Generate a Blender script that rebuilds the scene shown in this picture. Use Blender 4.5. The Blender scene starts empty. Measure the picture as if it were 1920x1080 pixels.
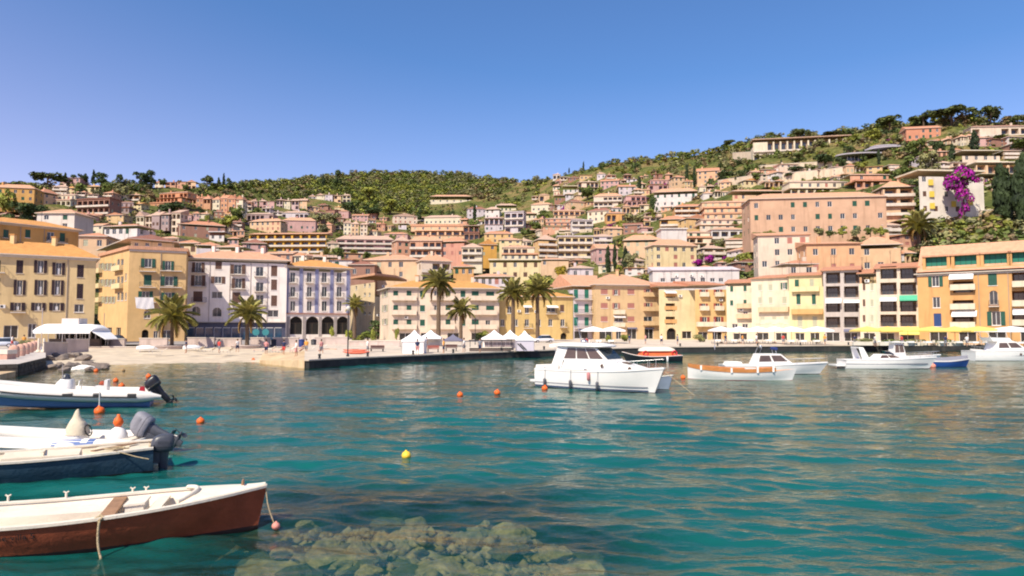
import bpy, bmesh, math, random
import numpy as np
from mathutils import Vector, Matrix, Euler
R = math.radians
rnd = random.Random(7)
scene = bpy.context.scene
COL = scene.collection
# ------------------------------------------------------------------ camera, sky, sun, exposure
CAM_H, HOR, F = 4.0, 615.0, 1280.0
PITCH = math.atan((HOR - 540.0) / F)
cam_d = bpy.data.cameras.new('camera'); cam = bpy.data.objects.new('camera', cam_d); COL.objects.link(cam)
cam_d.lens = 24.0; cam_d.sensor_width = 36.0; cam_d.clip_start = 0.1; cam_d.clip_end = 6000
cam.location = (0, 0, CAM_H); cam.rotation_euler = (R(90) + PITCH, 0, 0)
scene.camera = cam
SUN = Vector((-0.38, -0.62, 0.82)).normalized()
EL = math.asin(SUN.z); AZ = math.atan2(SUN.x, SUN.y)
world = bpy.data.worlds.new('World'); scene.world = world; world.use_nodes = True
wn = world.node_tree.nodes; wl = world.node_tree.links
bg = wn['Background']
sky = wn.new('ShaderNodeTexSky'); sky.sky_type = 'NISHITA'; sky.sun_disc = False
sky.sun_elevation = EL; sky.sun_rotation = AZ; sky.air_density = 1.0; sky.dust_density = 0.3; sky.ozone_density = 3.0; sky.altitude = 0
# colour of the clear air: paler and pinker low down, deeper blue overhead and away from the sun, the same all the way round
tco = wn.new('ShaderNodeTexCoord'); sxyz = wn.new('ShaderNodeSeparateXYZ'); wl.new(tco.outputs['Generated'], sxyz.inputs[0])
el_ = wn.new('ShaderNodeMapRange'); el_.interpolation_type = 'SMOOTHSTEP'; el_.inputs[1].default_value = .10; el_.inputs[2].default_value = .52; wl.new(sxyz.outputs[2], el_.inputs[0])
dp = wn.new('ShaderNodeVectorMath'); dp.operation = 'DOT_PRODUCT'; wl.new(tco.outputs['Generated'], dp.inputs[0]); dp.inputs[1].default_value = (SUN.x / math.hypot(SUN.x, SUN.y), SUN.y / math.hypot(SUN.x, SUN.y), 0)
az_ = wn.new('ShaderNodeMapRange'); az_.interpolation_type = 'SMOOTHSTEP'; az_.inputs[1].default_value = .15; az_.inputs[2].default_value = -1.0; wl.new(dp.outputs['Value'], az_.inputs[0])
mu = wn.new('ShaderNodeMath'); mu.operation = 'MULTIPLY_ADD'; mu.inputs[1].default_value = .55; mu.use_clamp = True; wl.new(az_.outputs[0], mu.inputs[0])
m3 = wn.new('ShaderNodeMath'); m3.operation = 'MULTIPLY'; m3.inputs[1].default_value = .75; wl.new(el_.outputs[0], m3.inputs[0]); wl.new(m3.outputs[0], mu.inputs[2])
tc_ = wn.new('ShaderNodeMix'); tc_.data_type = 'RGBA'; tc_.inputs[6].default_value = (1.46, .965, 1.06, 1); tc_.inputs[7].default_value = (.56, .765, 1.01, 1); wl.new(mu.outputs[0], tc_.inputs[0])
tint = wn.new('ShaderNodeMix'); tint.data_type = 'RGBA'; tint.blend_type = 'MULTIPLY'; tint.inputs[0].default_value = 1.0
wl.new(sky.outputs[0], tint.inputs[6]); wl.new(tc_.outputs[2], tint.inputs[7]); wl.new(tint.outputs[2], bg.inputs[0])
bg.inputs[1].default_value = 0.115
sl = bpy.data.lights.new('sun', 'SUN'); sl.energy = 4.6; sl.angle = R(0.53); sl.color = (1.0, 0.90, 0.73)
so = bpy.data.objects.new('sun', sl); COL.objects.link(so); so.rotation_euler = SUN.to_track_quat('Z', 'Y').to_euler(); so.location = (0, 0, 300)
vs = scene.view_settings; vs.view_transform = 'Standard'; vs.look = 'None'; vs.gamma = 1.0; vs.use_curve_mapping = False
vs.exposure = 0.54
scene.cycles.filter_width = 2.0
scene.cycles.max_bounces = 6; scene.cycles.transparent_max_bounces = 8
scene.cycles.caustics_reflective = False; scene.cycles.caustics_refractive = False
# ------------------------------------------------------------------ picture ray -> place
def ray(u, v):
    a = (u - 960.0) / F; b = (540.0 - v) / F
    y = math.cos(PITCH) - b * math.sin(PITCH); z = math.sin(PITCH) + b * math.cos(PITCH)
    return a / y, z / y
def P(u, v, d):
    a, z = ray(u, v); return Vector((a * d, d, CAM_H + z * d))
def G(u, v, z=0.0):
    a, s = ray(u, v); d = (z - CAM_H) / s; return Vector((a * d, d, z))
def XY(u, d):                      # plan point on the bearing of picture column u at depth d (near the horizon)
    a, _ = ray(u, HOR); return Vector((a * d, d, 0))
# ------------------------------------------------------------------ materials
def lin(c): c /= 255.0; return c / 12.92 if c <= .04045 else ((c + .055) / 1.055) ** 2.4
def S(r, g, b, k=0.72):
    c = [lin(r) * k * .98, lin(g) * k * 1.03, lin(b) * k * 1.14]; m = sum(c) / 3; return tuple(min(.85, m + (x - m) * .88) for x in c)
MATS = {}
def mat(name, col, rough=0.8, var=0.12, scale=0.6, bump=0.0, bscale=8.0, spec=0.3, metal=0.0, stain=None, coat=0.0):
    if name in MATS: return MATS[name]
    m = bpy.data.materials.new(name); m.use_nodes = True; nt = m.node_tree; N = nt.nodes; L = nt.links
    b = N['Principled BSDF']; b.inputs['Roughness'].default_value = rough; b.inputs['Metallic'].default_value = metal
    b.inputs['Specular IOR Level'].default_value = spec; b.inputs['Coat Weight'].default_value = coat
    tc = N.new('ShaderNodeTexCoord'); src = tc.outputs['Object']
    if var > 0:
        n1 = N.new('ShaderNodeTexNoise'); n1.inputs['Scale'].default_value = scale; n1.inputs['Detail'].default_value = 6; n1.inputs['Roughness'].default_value = .65
        L.new(src, n1.inputs['Vector'])
        mr = N.new('ShaderNodeMapRange'); mr.inputs[1].default_value = .25; mr.inputs[2].default_value = .75; mr.inputs[3].default_value = 1 - var; mr.inputs[4].default_value = 1 + var
        L.new(n1.outputs[0], mr.inputs[0])
        mx = N.new('ShaderNodeMix'); mx.data_type = 'RGBA'; mx.blend_type = 'MULTIPLY'; mx.inputs[0].default_value = 1
        mx.inputs[6].default_value = (*col, 1); L.new(mr.outputs[0], mx.inputs[7])
        out = mx.outputs[2]
        if stain:                                    # weather streaks running down the plaster
            mp = N.new('ShaderNodeMapping'); mp.inputs['Scale'].default_value = (1.1, 1.1, .16); L.new(src, mp.inputs[0])
            n2 = N.new('ShaderNodeTexNoise'); n2.inputs['Scale'].default_value = .9; n2.inputs['Detail'].default_value = 5; L.new(mp.outputs[0], n2.inputs['Vector'])
            r2 = N.new('ShaderNodeMapRange'); r2.inputs[1].default_value = .52; r2.inputs[2].default_value = .74; r2.inputs[3].default_value = 0; r2.inputs[4].default_value = .55; L.new(n2.outputs[0], r2.inputs[0])
            m2 = N.new('ShaderNodeMix'); m2.data_type = 'RGBA'; L.new(r2.outputs[0], m2.inputs[0]); L.new(out, m2.inputs[6]); m2.inputs[7].default_value = (*stain, 1)
            out = m2.outputs[2]
        L.new(out, b.inputs['Base Color'])
    else: b.inputs['Base Color'].default_value = (*col, 1)
    if bump > 0:
        n3 = N.new('ShaderNodeTexNoise'); n3.inputs['Scale'].default_value = bscale; n3.inputs['Detail'].default_value = 4; L.new(src, n3.inputs['Vector'])
        bp = N.new('ShaderNodeBump'); bp.inputs['Strength'].default_value = bump; bp.inputs['Distance'].default_value = .05; L.new(n3.outputs[0], bp.inputs['Height']); L.new(bp.outputs[0], b.inputs['Normal'])
    MATS[name] = m; return m
def plaster(name, c): return mat('plaster ' + name, c, .9, .16, .28, .25, 6, .15, stain=(c[0] * .62, c[1] * .58, c[2] * .56))
def tiles(name, c):
    key = 'tiles ' + name
    if key in MATS: return MATS[key]
    m = mat(key, c, .85, .22, 1.3, 0, spec=.2); nt = m.node_tree; N = nt.nodes; L = nt.links; b = N['Principled BSDF']
    tc = N.new('ShaderNodeTexCoord')
    w = N.new('ShaderNodeTexWave'); w.inputs['Scale'].default_value = 1.1; w.inputs['Distortion'].default_value = .6; w.bands_direction = 'X'; L.new(tc.outputs['Object'], w.inputs['Vector'])
    bp = N.new('ShaderNodeBump'); bp.inputs['Strength'].default_value = .5; bp.inputs['Distance'].default_value = .12; L.new(w.outputs['Fac'], bp.inputs['Height']); L.new(bp.outputs[0], b.inputs['Normal'])
    return m
def leafmat(name, c, var=.45):
    key = 'leaf ' + name
    if key in MATS: return MATS[key]
    m = bpy.data.materials.new(key); m.use_nodes = True; nt = m.node_tree; N = nt.nodes; L = nt.links; b = N['Principled BSDF']
    b.inputs['Roughness'].default_value = .7; b.inputs['Specular IOR Level'].default_value = .25
    gm = N.new('ShaderNodeNewGeometry')
    n1 = N.new('ShaderNodeTexNoise'); n1.inputs['Scale'].default_value = .22; n1.inputs['Detail'].default_value = 5; L.new(gm.outputs['Position'], n1.inputs['Vector'])
    ad = N.new('ShaderNodeMath'); ad.operation = 'ADD'; L.new(n1.outputs[0], ad.inputs[0])
    ml = N.new('ShaderNodeMath'); ml.operation = 'MULTIPLY'; ml.inputs[1].default_value = .35; L.new(gm.outputs['Random Per Island'], ml.inputs[0]); L.new(ml.outputs[0], ad.inputs[1])
    cr = N.new('ShaderNodeValToRGB'); cr.color_ramp.elements[0].position = .42; cr.color_ramp.elements[1].position = .95
    cr.color_ramp.elements[0].color = (c[0] * (1 - var), c[1] * (1 - var), c[2] * (1 - var * .6), 1); cr.color_ramp.elements[1].color = (c[0] * (1 + var * 1.2), c[1] * (1 + var), c[2] * (1 + var * .5), 1)
    L.new(ad.outputs[0], cr.inputs[0]); L.new(cr.outputs[0], b.inputs['Base Color'])
    b.inputs['Subsurface Weight'].default_value = 0
    MATS[key] = m; return m
GLASS = mat('window glass', (.03, .04, .05), .08, .5, .8, spec=.6)
GLASSB = mat('blue shop glass', (.02, .06, .11), .08, .5, .5, spec=.6)
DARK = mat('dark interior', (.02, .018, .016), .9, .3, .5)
WHITE = mat('white paint', (.78, .75, .71), .55, .05, .8)
IRON = mat('dark iron', (.03, .03, .035), .5, .2, 4)
STONE = mat('pale stone trim', S(235, 215, 190), .85, .12, .7, .2)
# ------------------------------------------------------------------ objects
def tag(o, label=None, cat=None, group=None, kind=None):
    if label: o['label'] = label
    if cat: o['category'] = cat
    if group: o['group'] = group
    if kind: o['kind'] = kind
    return o
def empty(name, loc=(0, 0, 0), rz=0.0, label=None, cat=None, group=None):
    o = bpy.data.objects.new(name, None); COL.objects.link(o); o.location = loc; o.rotation_euler = (0, 0, rz); o.empty_display_size = .3
    return tag(o, label, cat, group)
def link(name, me, parent=None, M=None):
    o = bpy.data.objects.new(name, me); COL.objects.link(o)
    if parent is not None: o.parent = parent
    if M is not None: o.matrix_local = M
    return o
class MB:
    def __init__(s): s.v = []; s.f = []; s.m = []; s.sm = []
    def add(s, vs, fs, mi=0, smooth=False):
        k = len(s.v); s.v += [tuple(p) for p in vs]
        for f in fs: s.f.append([i + k for i in f]); s.m.append(mi); s.sm.append(smooth)
    def quad(s, a, b, c, d, mi=0): s.add([a, b, c, d], [(0, 1, 2, 3)], mi)
    def hexa(s, p, mi=0):            # p: 4 bottom ccw, 4 top
        s.add(p, [(3, 2, 1, 0), (4, 5, 6, 7), (0, 1, 5, 4), (1, 2, 6, 5), (2, 3, 7, 6), (3, 0, 4, 7)], mi)
    def box(s, x0, y0, z0, x1, y1, z1, mi=0):
        if x0 > x1: x0, x1 = x1, x0
        if y0 > y1: y0, y1 = y1, y0
        if z0 > z1: z0, z1 = z1, z0
        s.hexa([(x0, y0, z0), (x1, y0, z0), (x1, y1, z0), (x0, y1, z0), (x0, y0, z1), (x1, y0, z1), (x1, y1, z1), (x0, y1, z1)], mi)
    def tube(s, pts, rs, n=8, mi=0, cap=True, smooth=True):
        pts = [Vector(p) for p in pts]
        if not isinstance(rs, (list, tuple)): rs = [rs] * len(pts)
        vs = []; fs = []
        for i, p in enumerate(pts):
            t = (pts[min(i + 1, len(pts) - 1)] - pts[max(i - 1, 0)])
            t = t.normalized() if t.length > 1e-9 else Vector((0, 0, 1))
            a = t.cross(Vector((0, 0, 1)) if abs(t.z) < .9 else Vector((1, 0, 0))).normalized(); b = t.cross(a)
            for k in range(n):
                th = 2 * math.pi * k / n; vs.append(p + (a * math.cos(th) + b * math.sin(th)) * rs[i])
        for i in range(len(pts) - 1):
            for k in range(n):
                k2 = (k + 1) % n; fs.append((i * n + k, (i + 1) * n + k, (i + 1) * n + k2, i * n + k2))
        s.add(vs, fs, mi, smooth)
        if cap: s.add(vs[:n], [tuple(range(n))], mi); s.add(vs[-n:], [tuple(reversed(range(n)))], mi)
    def lathe(s, prof, c=(0, 0, 0), n=16, mi=0, sx=1, sy=1):
        vs = []; fs = []
        for r, z in prof:
            for k in range(n):
                th = 2 * math.pi * k / n; vs.append((c[0] + r * sx * math.cos(th), c[1] + r * sy * math.sin(th), c[2] + z))
        for i in range(len(prof) - 1):
            for k in range(n):
                k2 = (k + 1) % n; fs.append((i * n + k, i * n + k2, (i + 1) * n + k2, (i + 1) * n + k))
        s.add(vs, fs, mi, True)
    def loft(s, rings, mi=0, cap=True, smooth=True, closed=True):
        n = len(rings[0]); vs = [p for r in rings for p in r]; fs = []
        for i in range(len(rings) - 1):
            for k in range(n if closed else n - 1):
                k2 = (k + 1) % n; fs.append((i * n + k, i * n + k2, (i + 1) * n + k2, (i + 1) * n + k))
        s.add(vs, fs, mi, smooth)
        if cap: s.add(rings[0], [tuple(reversed(range(n)))], mi); s.add(rings[-1], [tuple(range(n))], mi)
    def mesh(s, name, mats):
        me = bpy.data.meshes.new(name); me.from_pydata(s.v, [], s.f)
        for m in (mats if isinstance(mats, (list, tuple)) else [mats]): me.materials.append(m)
        me.polygons.foreach_set('material_index', s.m); me.polygons.foreach_set('use_smooth', s.sm); me.update(); return me
    def build(s, name, mats, parent=None, M=None): return link(name, s.mesh(name, mats), parent, M)
def npmesh(name, V, Fc, mats, mi=None, smooth=False):
    me = bpy.data.meshes.new(name); V = np.asarray(V, np.float32); Fc = np.asarray(Fc, np.int32)
    me.vertices.add(len(V)); me.vertices.foreach_set('co', V.ravel())
    k = Fc.shape[1]; me.loops.add(Fc.size); me.loops.foreach_set('vertex_index', Fc.ravel())
    me.polygons.add(len(Fc)); me.polygons.foreach_set('loop_start', np.arange(0, Fc.size, k, dtype=np.int32))
    for m in (mats if isinstance(mats, (list, tuple)) else [mats]): me.materials.append(m)
    if mi is not None: me.polygons.foreach_set('material_index', np.asarray(mi, np.int32))
    me.polygons.foreach_set('use_smooth', np.full(len(Fc), smooth)); me.update(calc_edges=True); me.validate(); return me
def se_ring(cx, cy, cz, a, b, e=2.5, n=18, axis='z'):
    out = []
    for k in range(n):
        th = 2 * math.pi * k / n; c, s_ = math.cos(th), math.sin(th)
        p = a * math.copysign(abs(c) ** (2 / e), c); q = b * math.copysign(abs(s_) ** (2 / e), s_)
        out.append((cx + p, cy + q, cz) if axis == 'z' else ((cx, cy + p, cz + q) if axis == 'x' else (cx + p, cy, cz + q)))
    return out
# ------------------------------------------------------------------ terrain model
RU = [-700, -300, 0, 100, 200, 300, 450, 550, 620, 690, 800, 860, 930, 1000, 1060, 1150, 1250, 1340, 1440, 1540, 1640, 1720, 1800, 1900, 2200, 2700]
RV = [380, 362, 354, 350, 350, 352, 349, 342, 330, 325, 326, 328, 340, 344, 329, 304, 297, 285, 260, 254, 240, 232, 226, 226, 215, 215]
RD = [380, 390, 400, 430, 450, 480, 560, 650, 720, 780, 800, 780, 700, 640, 600, 560, 520, 480, 440, 420, 400, 380, 360, 350, 330, 320]
BU = [-700, 0, 300, 600, 960, 1300, 1600, 1900, 2700]; BD = [130, 142, 168, 186, 190, 186, 162, 146, 140]
PU = [-700, 0, 500, 900, 1150, 1400, 1700, 2700]; PEX = [1.35, 1.4, 1.5, 1.5, 1.55, 1.85, 2.05, 2.05]
VB = 610.0
def hillD(u, v):
    vr = np.interp(u, RU, RV); t = np.clip((VB - v) / (VB - vr), 0, 1.0)
    db = np.interp(u, BU, BD); return db + (np.interp(u, RU, RD) - db) * t ** np.interp(u, PU, PEX)
def H(u, v): return P(u, v, float(hillD(u, v)))
def dup(o, parent=None):
    c = o.copy(); COL.objects.link(c)
    if parent is not None: c.parent = parent
    for ch in o.children: dup(ch, c)
    return c
# ================================================================== SETTING
def fbm(x, y, seed=0, octv=4):
    r = np.random.RandomState(seed); z = np.zeros_like(x); a = 1.0; f = 1.0
    for _ in range(octv):
        for _k in range(3):
            th = r.uniform(0, 6.28); ph = r.uniform(0, 6.28); z += a * np.sin(f * (x * np.cos(th) + y * np.sin(th)) + ph) / 3
        a *= .5; f *= 2.1
    return z
def gridfaces(nu, nv):
    i = np.arange(nu - 1)[:, None] * nv + np.arange(nv - 1)[None]; i = i.ravel()
    return np.stack([i, i + nv, i + nv + 1, i + 1], 1)
# ---- hill
def hill_material():
    m = bpy.data.materials.new('hillside scrub and earth'); m.use_nodes = True; nt = m.node_tree; N = nt.nodes; L = nt.links; b = N['Principled BSDF']
    b.inputs['Roughness'].default_value = .95; b.inputs['Specular IOR Level'].default_value = .1
    g = N.new('ShaderNodeNewGeometry')
    def noise(sc, det=6):
        n = N.new('ShaderNodeTexNoise'); n.inputs['Scale'].default_value = sc; n.inputs['Detail'].default_value = det; L.new(g.outputs['Position'], n.inputs['Vector']); return n.outputs[0]
    def ramp(src, stops):
        c = N.new('ShaderNodeValToRGB'); L.new(src, c.inputs[0]); e = c.color_ramp.elements
        e[0].position, e[0].color = stops[0][0], (*stops[0][1], 1); e[1].position, e[1].color = stops[-1][0], (*stops[-1][1], 1)
        for p, q in stops[1:-1]: x = e.new(p); x.color = (*q, 1)
        return c.outputs[0]
    c1 = ramp(noise(.05), [(.35, (.075, .095, .028)), (.5, (.13, .135, .042)), (.62, (.23, .17, .08)), (.75, (.16, .11, .06))])
    c2 = ramp(noise(.6), [(.35, (.45, .5, .4)), (.65, (1.3, 1.25, 1.2))])
    mx = N.new('ShaderNodeMix'); mx.data_type = 'RGBA'; mx.blend_type = 'MULTIPLY'; mx.inputs[0].default_value = 1; L.new(c1, mx.inputs[6]); L.new(c2, mx.inputs[7]); L.new(mx.outputs[2], b.inputs['Base Color'])
    bp = N.new('ShaderNodeBump'); bp.inputs['Strength'].default_value = .9; bp.inputs['Distance'].default_value = 1.0; L.new(noise(.9), bp.inputs['Height']); L.new(bp.outputs[0], b.inputs['Normal'])
    return m
us = np.arange(-700, 2701, 14.0); ts = np.linspace(0, 1, 80); back = [40, 110, 220]
nu, nv = len(us), 2 + len(ts) + len(back)
HV = np.zeros((nu, nv, 3))
for i, u in enumerate(us):
    vr = np.interp(u, RU, RV); a, _ = ray(u, HOR)
    for j, t in enumerate(ts):
        v = VB + (vr - VB) * t; d = float(hillD(u, v)); p = P(u, v, d); HV[i, j + 2] = p
    p0 = HV[i, 2]; db = p0[1]
    HV[i, 1] = (a * (db - 3), db - 3, 1.2); HV[i, 0] = (a * (db - 4), db - 4, -3)
    e = HV[i, len(ts) + 1]
    for k, d in enumerate(back):
        D = e[1] + d; HV[i, len(ts) + 2 + k] = (a * D, D, e[2] + (2.0, -6, -60)[k])
HV[..., 2] += .9 * fbm(HV[..., 0] * .07, HV[..., 1] * .07, 3) * np.clip((HV[..., 1] - 200) / 60, 0, 1)
hill = link('hill', npmesh('hill', HV.reshape(-1, 3), gridfaces(nu, nv), hill_material(), smooth=True)); tag(hill, kind='structure')
# ---- shore
def smooth(t): t = np.clip(t, 0, 1); return t * t * (3 - 2 * t)
SHU = [85, 120, 200, 300, 400, 480, 520, 600]; SHD = [72, 73, 74, 76.5, 79, 80.5, 80, 80]
SAND = mat('beach sand', S(240, 214, 176, .64), .95, .26, .5, .5, 3, .1, stain=S(225, 195, 150, .8))
PAVE = mat('promenade paving', S(236, 212, 180, .70), .9, .18, .25, .3, 2, .15, stain=S(190, 170, 150, .7))
STREET = mat('street asphalt', S(178, 165, 152, .7), .92, .15, .3, .3, 6, .15)
us = np.arange(80, 601, 8.0); fr = np.concatenate([np.linspace(-25, 0, 8), np.linspace(.6, 41, 26)])
V = np.zeros((len(us), len(fr), 3))
for i, u in enumerate(us):
    ds = np.interp(u, SHU, SHD) + .5 * math.sin(u * .07) + .3 * math.sin(u * .19); a, _ = ray(u, HOR)
    for j, f_ in enumerate(fr):
        D = ds + (f_ if f_ < 0 else f_ / 41 * (113.5 - ds)); z = f_ * .075 if f_ < 0 else .95 * smooth((f_ + 3) / 40) - .005
        V[i, j] = (a * D, D, z)
V[..., 2] += .04 * fbm(V[..., 0] * .8, V[..., 1] * .8, 5)
beach = tag(link('beach', npmesh('beach', V.reshape(-1, 3), gridfaces(*V.shape[:2]), SAND, smooth=True)), kind='structure')
def sheet(name, us, dfun, zfun, d1, rows, m):
    V = np.zeros((len(us), rows, 3))
    for i, u in enumerate(us):
        a, _ = ray(u, HOR); d0 = dfun(u)
        for j in range(rows):
            D = d0 + (d1 - d0) * (j / (rows - 1)) ** 1.4; V[i, j] = (a * D, D, zfun(u, D - d0))
    return tag(link(name, npmesh(name, V.reshape(-1, 3), gridfaces(len(us), rows), m)), kind='structure')
sheet('street', np.arange(-700, 571, 10.0), lambda u: 112.5, lambda u, q: 1.29, 206, 12, STREET)
QU = [500, 578, 800, 1045, 1262, 1560, 1920, 2700]; QD = [70, 68, 81, 97, 110, 117, 121, 124]
QZ = [.8, .85, .88, .95, 1.0, 1.05, 1.1, 1.1]
qd = lambda u: float(np.interp(u, QU, QD)); qz = lambda u: float(np.interp(u, QU, QZ))
sheet('promenade', np.arange(572, 2701, 9.0), qd, lambda u, q: qz(u) + (1.3 - qz(u)) * float(smooth((q - 6) / 20)), 206, 20, PAVE)
QW = mat('dark wet quay stone', (.035, .035, .034), .8, .45, .9, .8, 3, .3, stain=(.10, .09, .075))
mb = MB(); us = np.arange(572, 2701, 9.0)
for u0, u1 in zip(us[:-1], us[1:]):
    a = XY(u0, qd(u0)); b = XY(u1, qd(u1)); za, zb = qz(u0), qz(u1)
    mb.quad((a.x, a.y - .02, -4), (b.x, b.y - .02, -4), (b.x, b.y - .02, zb - .12), (a.x, a.y - .02, za - .12), 0)
    mb.quad((a.x, a.y - .14, za - .12), (b.x, b.y - .14, zb - .12), (b.x, b.y - .14, zb + .02), (a.x, a.y - .14, za + .02), 1)
    mb.quad((a.x, a.y - .14, za + .02), (b.x, b.y - .14, zb + .02), (b.x, b.y + .5, zb + .02), (a.x, a.y + .5, za + .02), 1)
    mb.quad((a.x, a.y - .02, za - .12), (b.x, b.y - .02, zb - .12), (b.x, b.y - .14, zb - .12), (a.x, a.y - .14, za - .12), 1)
tag(mb.build('quay_wall', [QW, PAVE]), kind='structure')
RAMP = mat('worn concrete ramp', S(232, 196, 145, .75), .9, .25, .6, .4, 3, .15, stain=S(200, 130, 70, .6))
mb = MB(); a, b, c, d = XY(572, 68), XY(488, 78), XY(494, 92), XY(572, 92)
mb.hexa([(a.x, a.y, -3), (d.x, d.y, -3), (c.x, c.y, -3), (b.x, b.y, -3), (a.x, a.y, .82), (d.x, d.y, .9), (c.x, c.y, .62), (b.x, b.y, .30)])
tag(mb.build('slipway', RAMP), kind='structure')
# ---- stone quay at the left with its blocks
LQ = mat('grey quay masonry', (.075, .068, .06), .9, .35, .8, .7, 4, .2, stain=(.17, .15, .12))
LQT = mat('quay coping', S(222, 205, 185, .7), .9, .2, .6, .4, 3, .2)
mb = MB(); poly = [XY(88, 70), XY(37, 57.5), XY(-45, 55.5), XY(-330, 48), XY(-560, 116), XY(86, 116)]
mb.add([(p.x, p.y, -3) for p in poly] + [(p.x, p.y, 1.0) for p in poly], [(0, 6, 7, 1), (1, 7, 8, 2), (2, 8, 9, 3), (3, 9, 10, 4), (4, 10, 11, 5), (5, 11, 6, 0)], 0)
mb.add([(p.x, p.y, 1.0) for p in poly], [tuple(reversed(range(6)))], 1)
lq = tag(mb.build('stone_quay', [LQ, LQT]), kind='structure')
bm_cache = {}
for (A, B, n) in ((XY(88, 70), XY(37, 57.5), 15), (XY(37, 57.5), XY(-45, 55.5), 5)):
    e = (B - A); ln = e.length; e.normalize(); nrm = Vector((-e.y, e.x, 0)) * -1
    if nrm.y > 0 and n == 5: nrm = -nrm
    if n == 15 and nrm.x < 0: nrm = -nrm
    for r in range(3):
        x = 0.0
        while x < ln - .3:
            w = min(rnd.uniform(.7, 1.25), ln - x); key = (round(w, 1), r)
            if key not in bm_cache:
                m2 = MB(); g = .03; m2.hexa([(g, 0, g), (key[0] - g, 0, g), (key[0] - g, .12, g), (g, .12, g), (g, .02, .37), (key[0] - g, .02, .36), (key[0] - g, .12, .36), (g, .12, .37)]); bm_cache[key] = m2.mesh('stone_block', LQ)
            p = A + e * x + nrm * (.10 + rnd.uniform(-.03, .02)); ang = math.atan2(e.y, e.x)
            M = Matrix.Translation((p.x, p.y, -.18 + r * .4)) @ Matrix.Rotation(ang, 4, 'Z')
            ly = M.to_3x3() @ Vector((0, 1, 0))
            if ly.dot(nrm) > 0: M = M @ Matrix.Translation((key[0], 0, 0)) @ Matrix.Rotation(math.pi, 4, 'Z')
            link('stone_block', bm_cache[key], lq, M); x += w
mb = MB(); a, b = XY(33, 57), XY(-60, 46); mb.hexa([(a.x, a.y, -3), (b.x, b.y, -3), (b.x - 4, b.y + .5, -3), (a.x - 4, a.y + .5, -3), (a.x, a.y, .42), (b.x, b.y, .42), (b.x - 4, b.y + .5, .42), (a.x - 4, a.y + .5, .42)])
tag(mb.build('landing_step', [RAMP]), kind='structure')
# ---- sea bed
def bedz(x, y):
    u = 960 + F * x / np.maximum(y, 1); ds = np.interp(u, SHU + [640, 3000], SHD + [75, 130]); ds = np.interp(u, [40, 85], [66, 72]) * (u < 85) + ds * (u >= 85)
    beachz = np.where((u > -100) & (u < 640), -.085 * np.maximum(ds - y, 0) - .05, -4.8)
    s = np.exp(-(np.abs((x + 2.0 + .14 * (y - 13) + .35 * np.sin(y * 1.3)) / 5.3)) ** 6 - (np.abs((y - 11.6) / 6.9)) ** 10)
    sh = -4.8 + 3.95 * s + .30 * fbm(x * 2.1, y * 2.1, 8, 5)
    left = -4.8 + 3.2 * np.exp(-((x + 6.2) / 2.6) ** 2 - ((y - 11.0) / 2.6) ** 2)
    return np.maximum(np.maximum(np.maximum(beachz, sh), left), -4.8)
xs = np.concatenate([np.linspace(-150, -16, 50), np.linspace(-15, 10, 150), np.linspace(11, 170, 50)]); ys = np.concatenate([np.linspace(-40, 3, 10), np.linspace(4, 19.4, 110), np.linspace(19.5, 135, 90)])
X, Y = np.meshgrid(xs, ys, indexing='ij'); Z = bedz(X, Y) - .12
BED = mat('sea bed', (.29, .235, .115), .95, .6, 2.4, .6, 4, .1, stain=(.05, .055, .03))
bed = tag(link('seabed', npmesh('seabed', np.stack([X, Y, Z], -1).reshape(-1, 3), gridfaces(*X.shape), BED, smooth=True)), kind='structure')
ROCK = mat('algae covered rock', (.25, .185, .085), .9, .7, 2.6, .8, 5, .2, stain=(.06, .065, .025))
DRYROCK = mat('shore rock', S(180, 158, 138, .48), .9, .35, 1.2, .7, 5, .15)
def rock_mesh(name, seed, m, sub=2):
    bm = bmesh.new(); bmesh.ops.create_icosphere(bm, subdivisions=sub + 1, radius=1); r = random.Random(seed)
    pl = [(Vector((r.uniform(-1, 1), r.uniform(-1, 1), r.uniform(-.6, 1))).normalized(), r.uniform(.42, .78)) for _ in range(11)]
    for v in bm.verts:
        for n, d in pl:
            k = v.co.dot(n)
            if k > d: v.co -= n * (k - d) * .85
        v.co *= 1 + .07 * math.sin(v.co.x * 7 + seed) * math.cos(v.co.y * 6) + .05 * math.sin(v.co.z * 13 + v.co.x * 9) + r.uniform(-.025, .025)
    me = bpy.data.meshes.new(name); bm.to_mesh(me); bm.free(); me.materials.append(m)
    for p in me.polygons: p.use_smooth = False
    return me
ROCKD = mat('dark weed covered rock', (.085, .075, .035), .9, .6, 2.6, .8, 5, .2, stain=(.30, .24, .11))
RM = [rock_mesh('boulder', 20 + i, (ROCK, ROCKD)[i % 3 == 1]) for i in range(7)]
k = 0
for i in range(900):
    x, y = rnd.uniform(-7.4, 3.2), rnd.uniform(11.2, 18.0); zb = float(bedz(np.array(x), np.array(y)))
    if zb < -2.2: continue
    s_ = rnd.choice((.14, .2, .26, .4, .62)); o = link('boulder', RM[k % 7]); o.location = (x, y, min(zb + rnd.uniform(-.12, .22), -.38 - s_ * .55)); o.scale = (s_ * rnd.uniform(.9, 1.4), s_ * rnd.uniform(.8, 1.2), s_ * rnd.uniform(.4, .65)); o.rotation_euler = (rnd.uniform(-.3, .3), rnd.uniform(-.3, .3), rnd.uniform(0, 6.3))
    tag(o, 'algae covered boulder under the clear water in the rocky shallows at bottom centre', 'boulder', 'boulders under the shallow water'); k += 1
    if k >= 230: break
mbr = MB(); r2 = random.Random(5)
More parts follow.
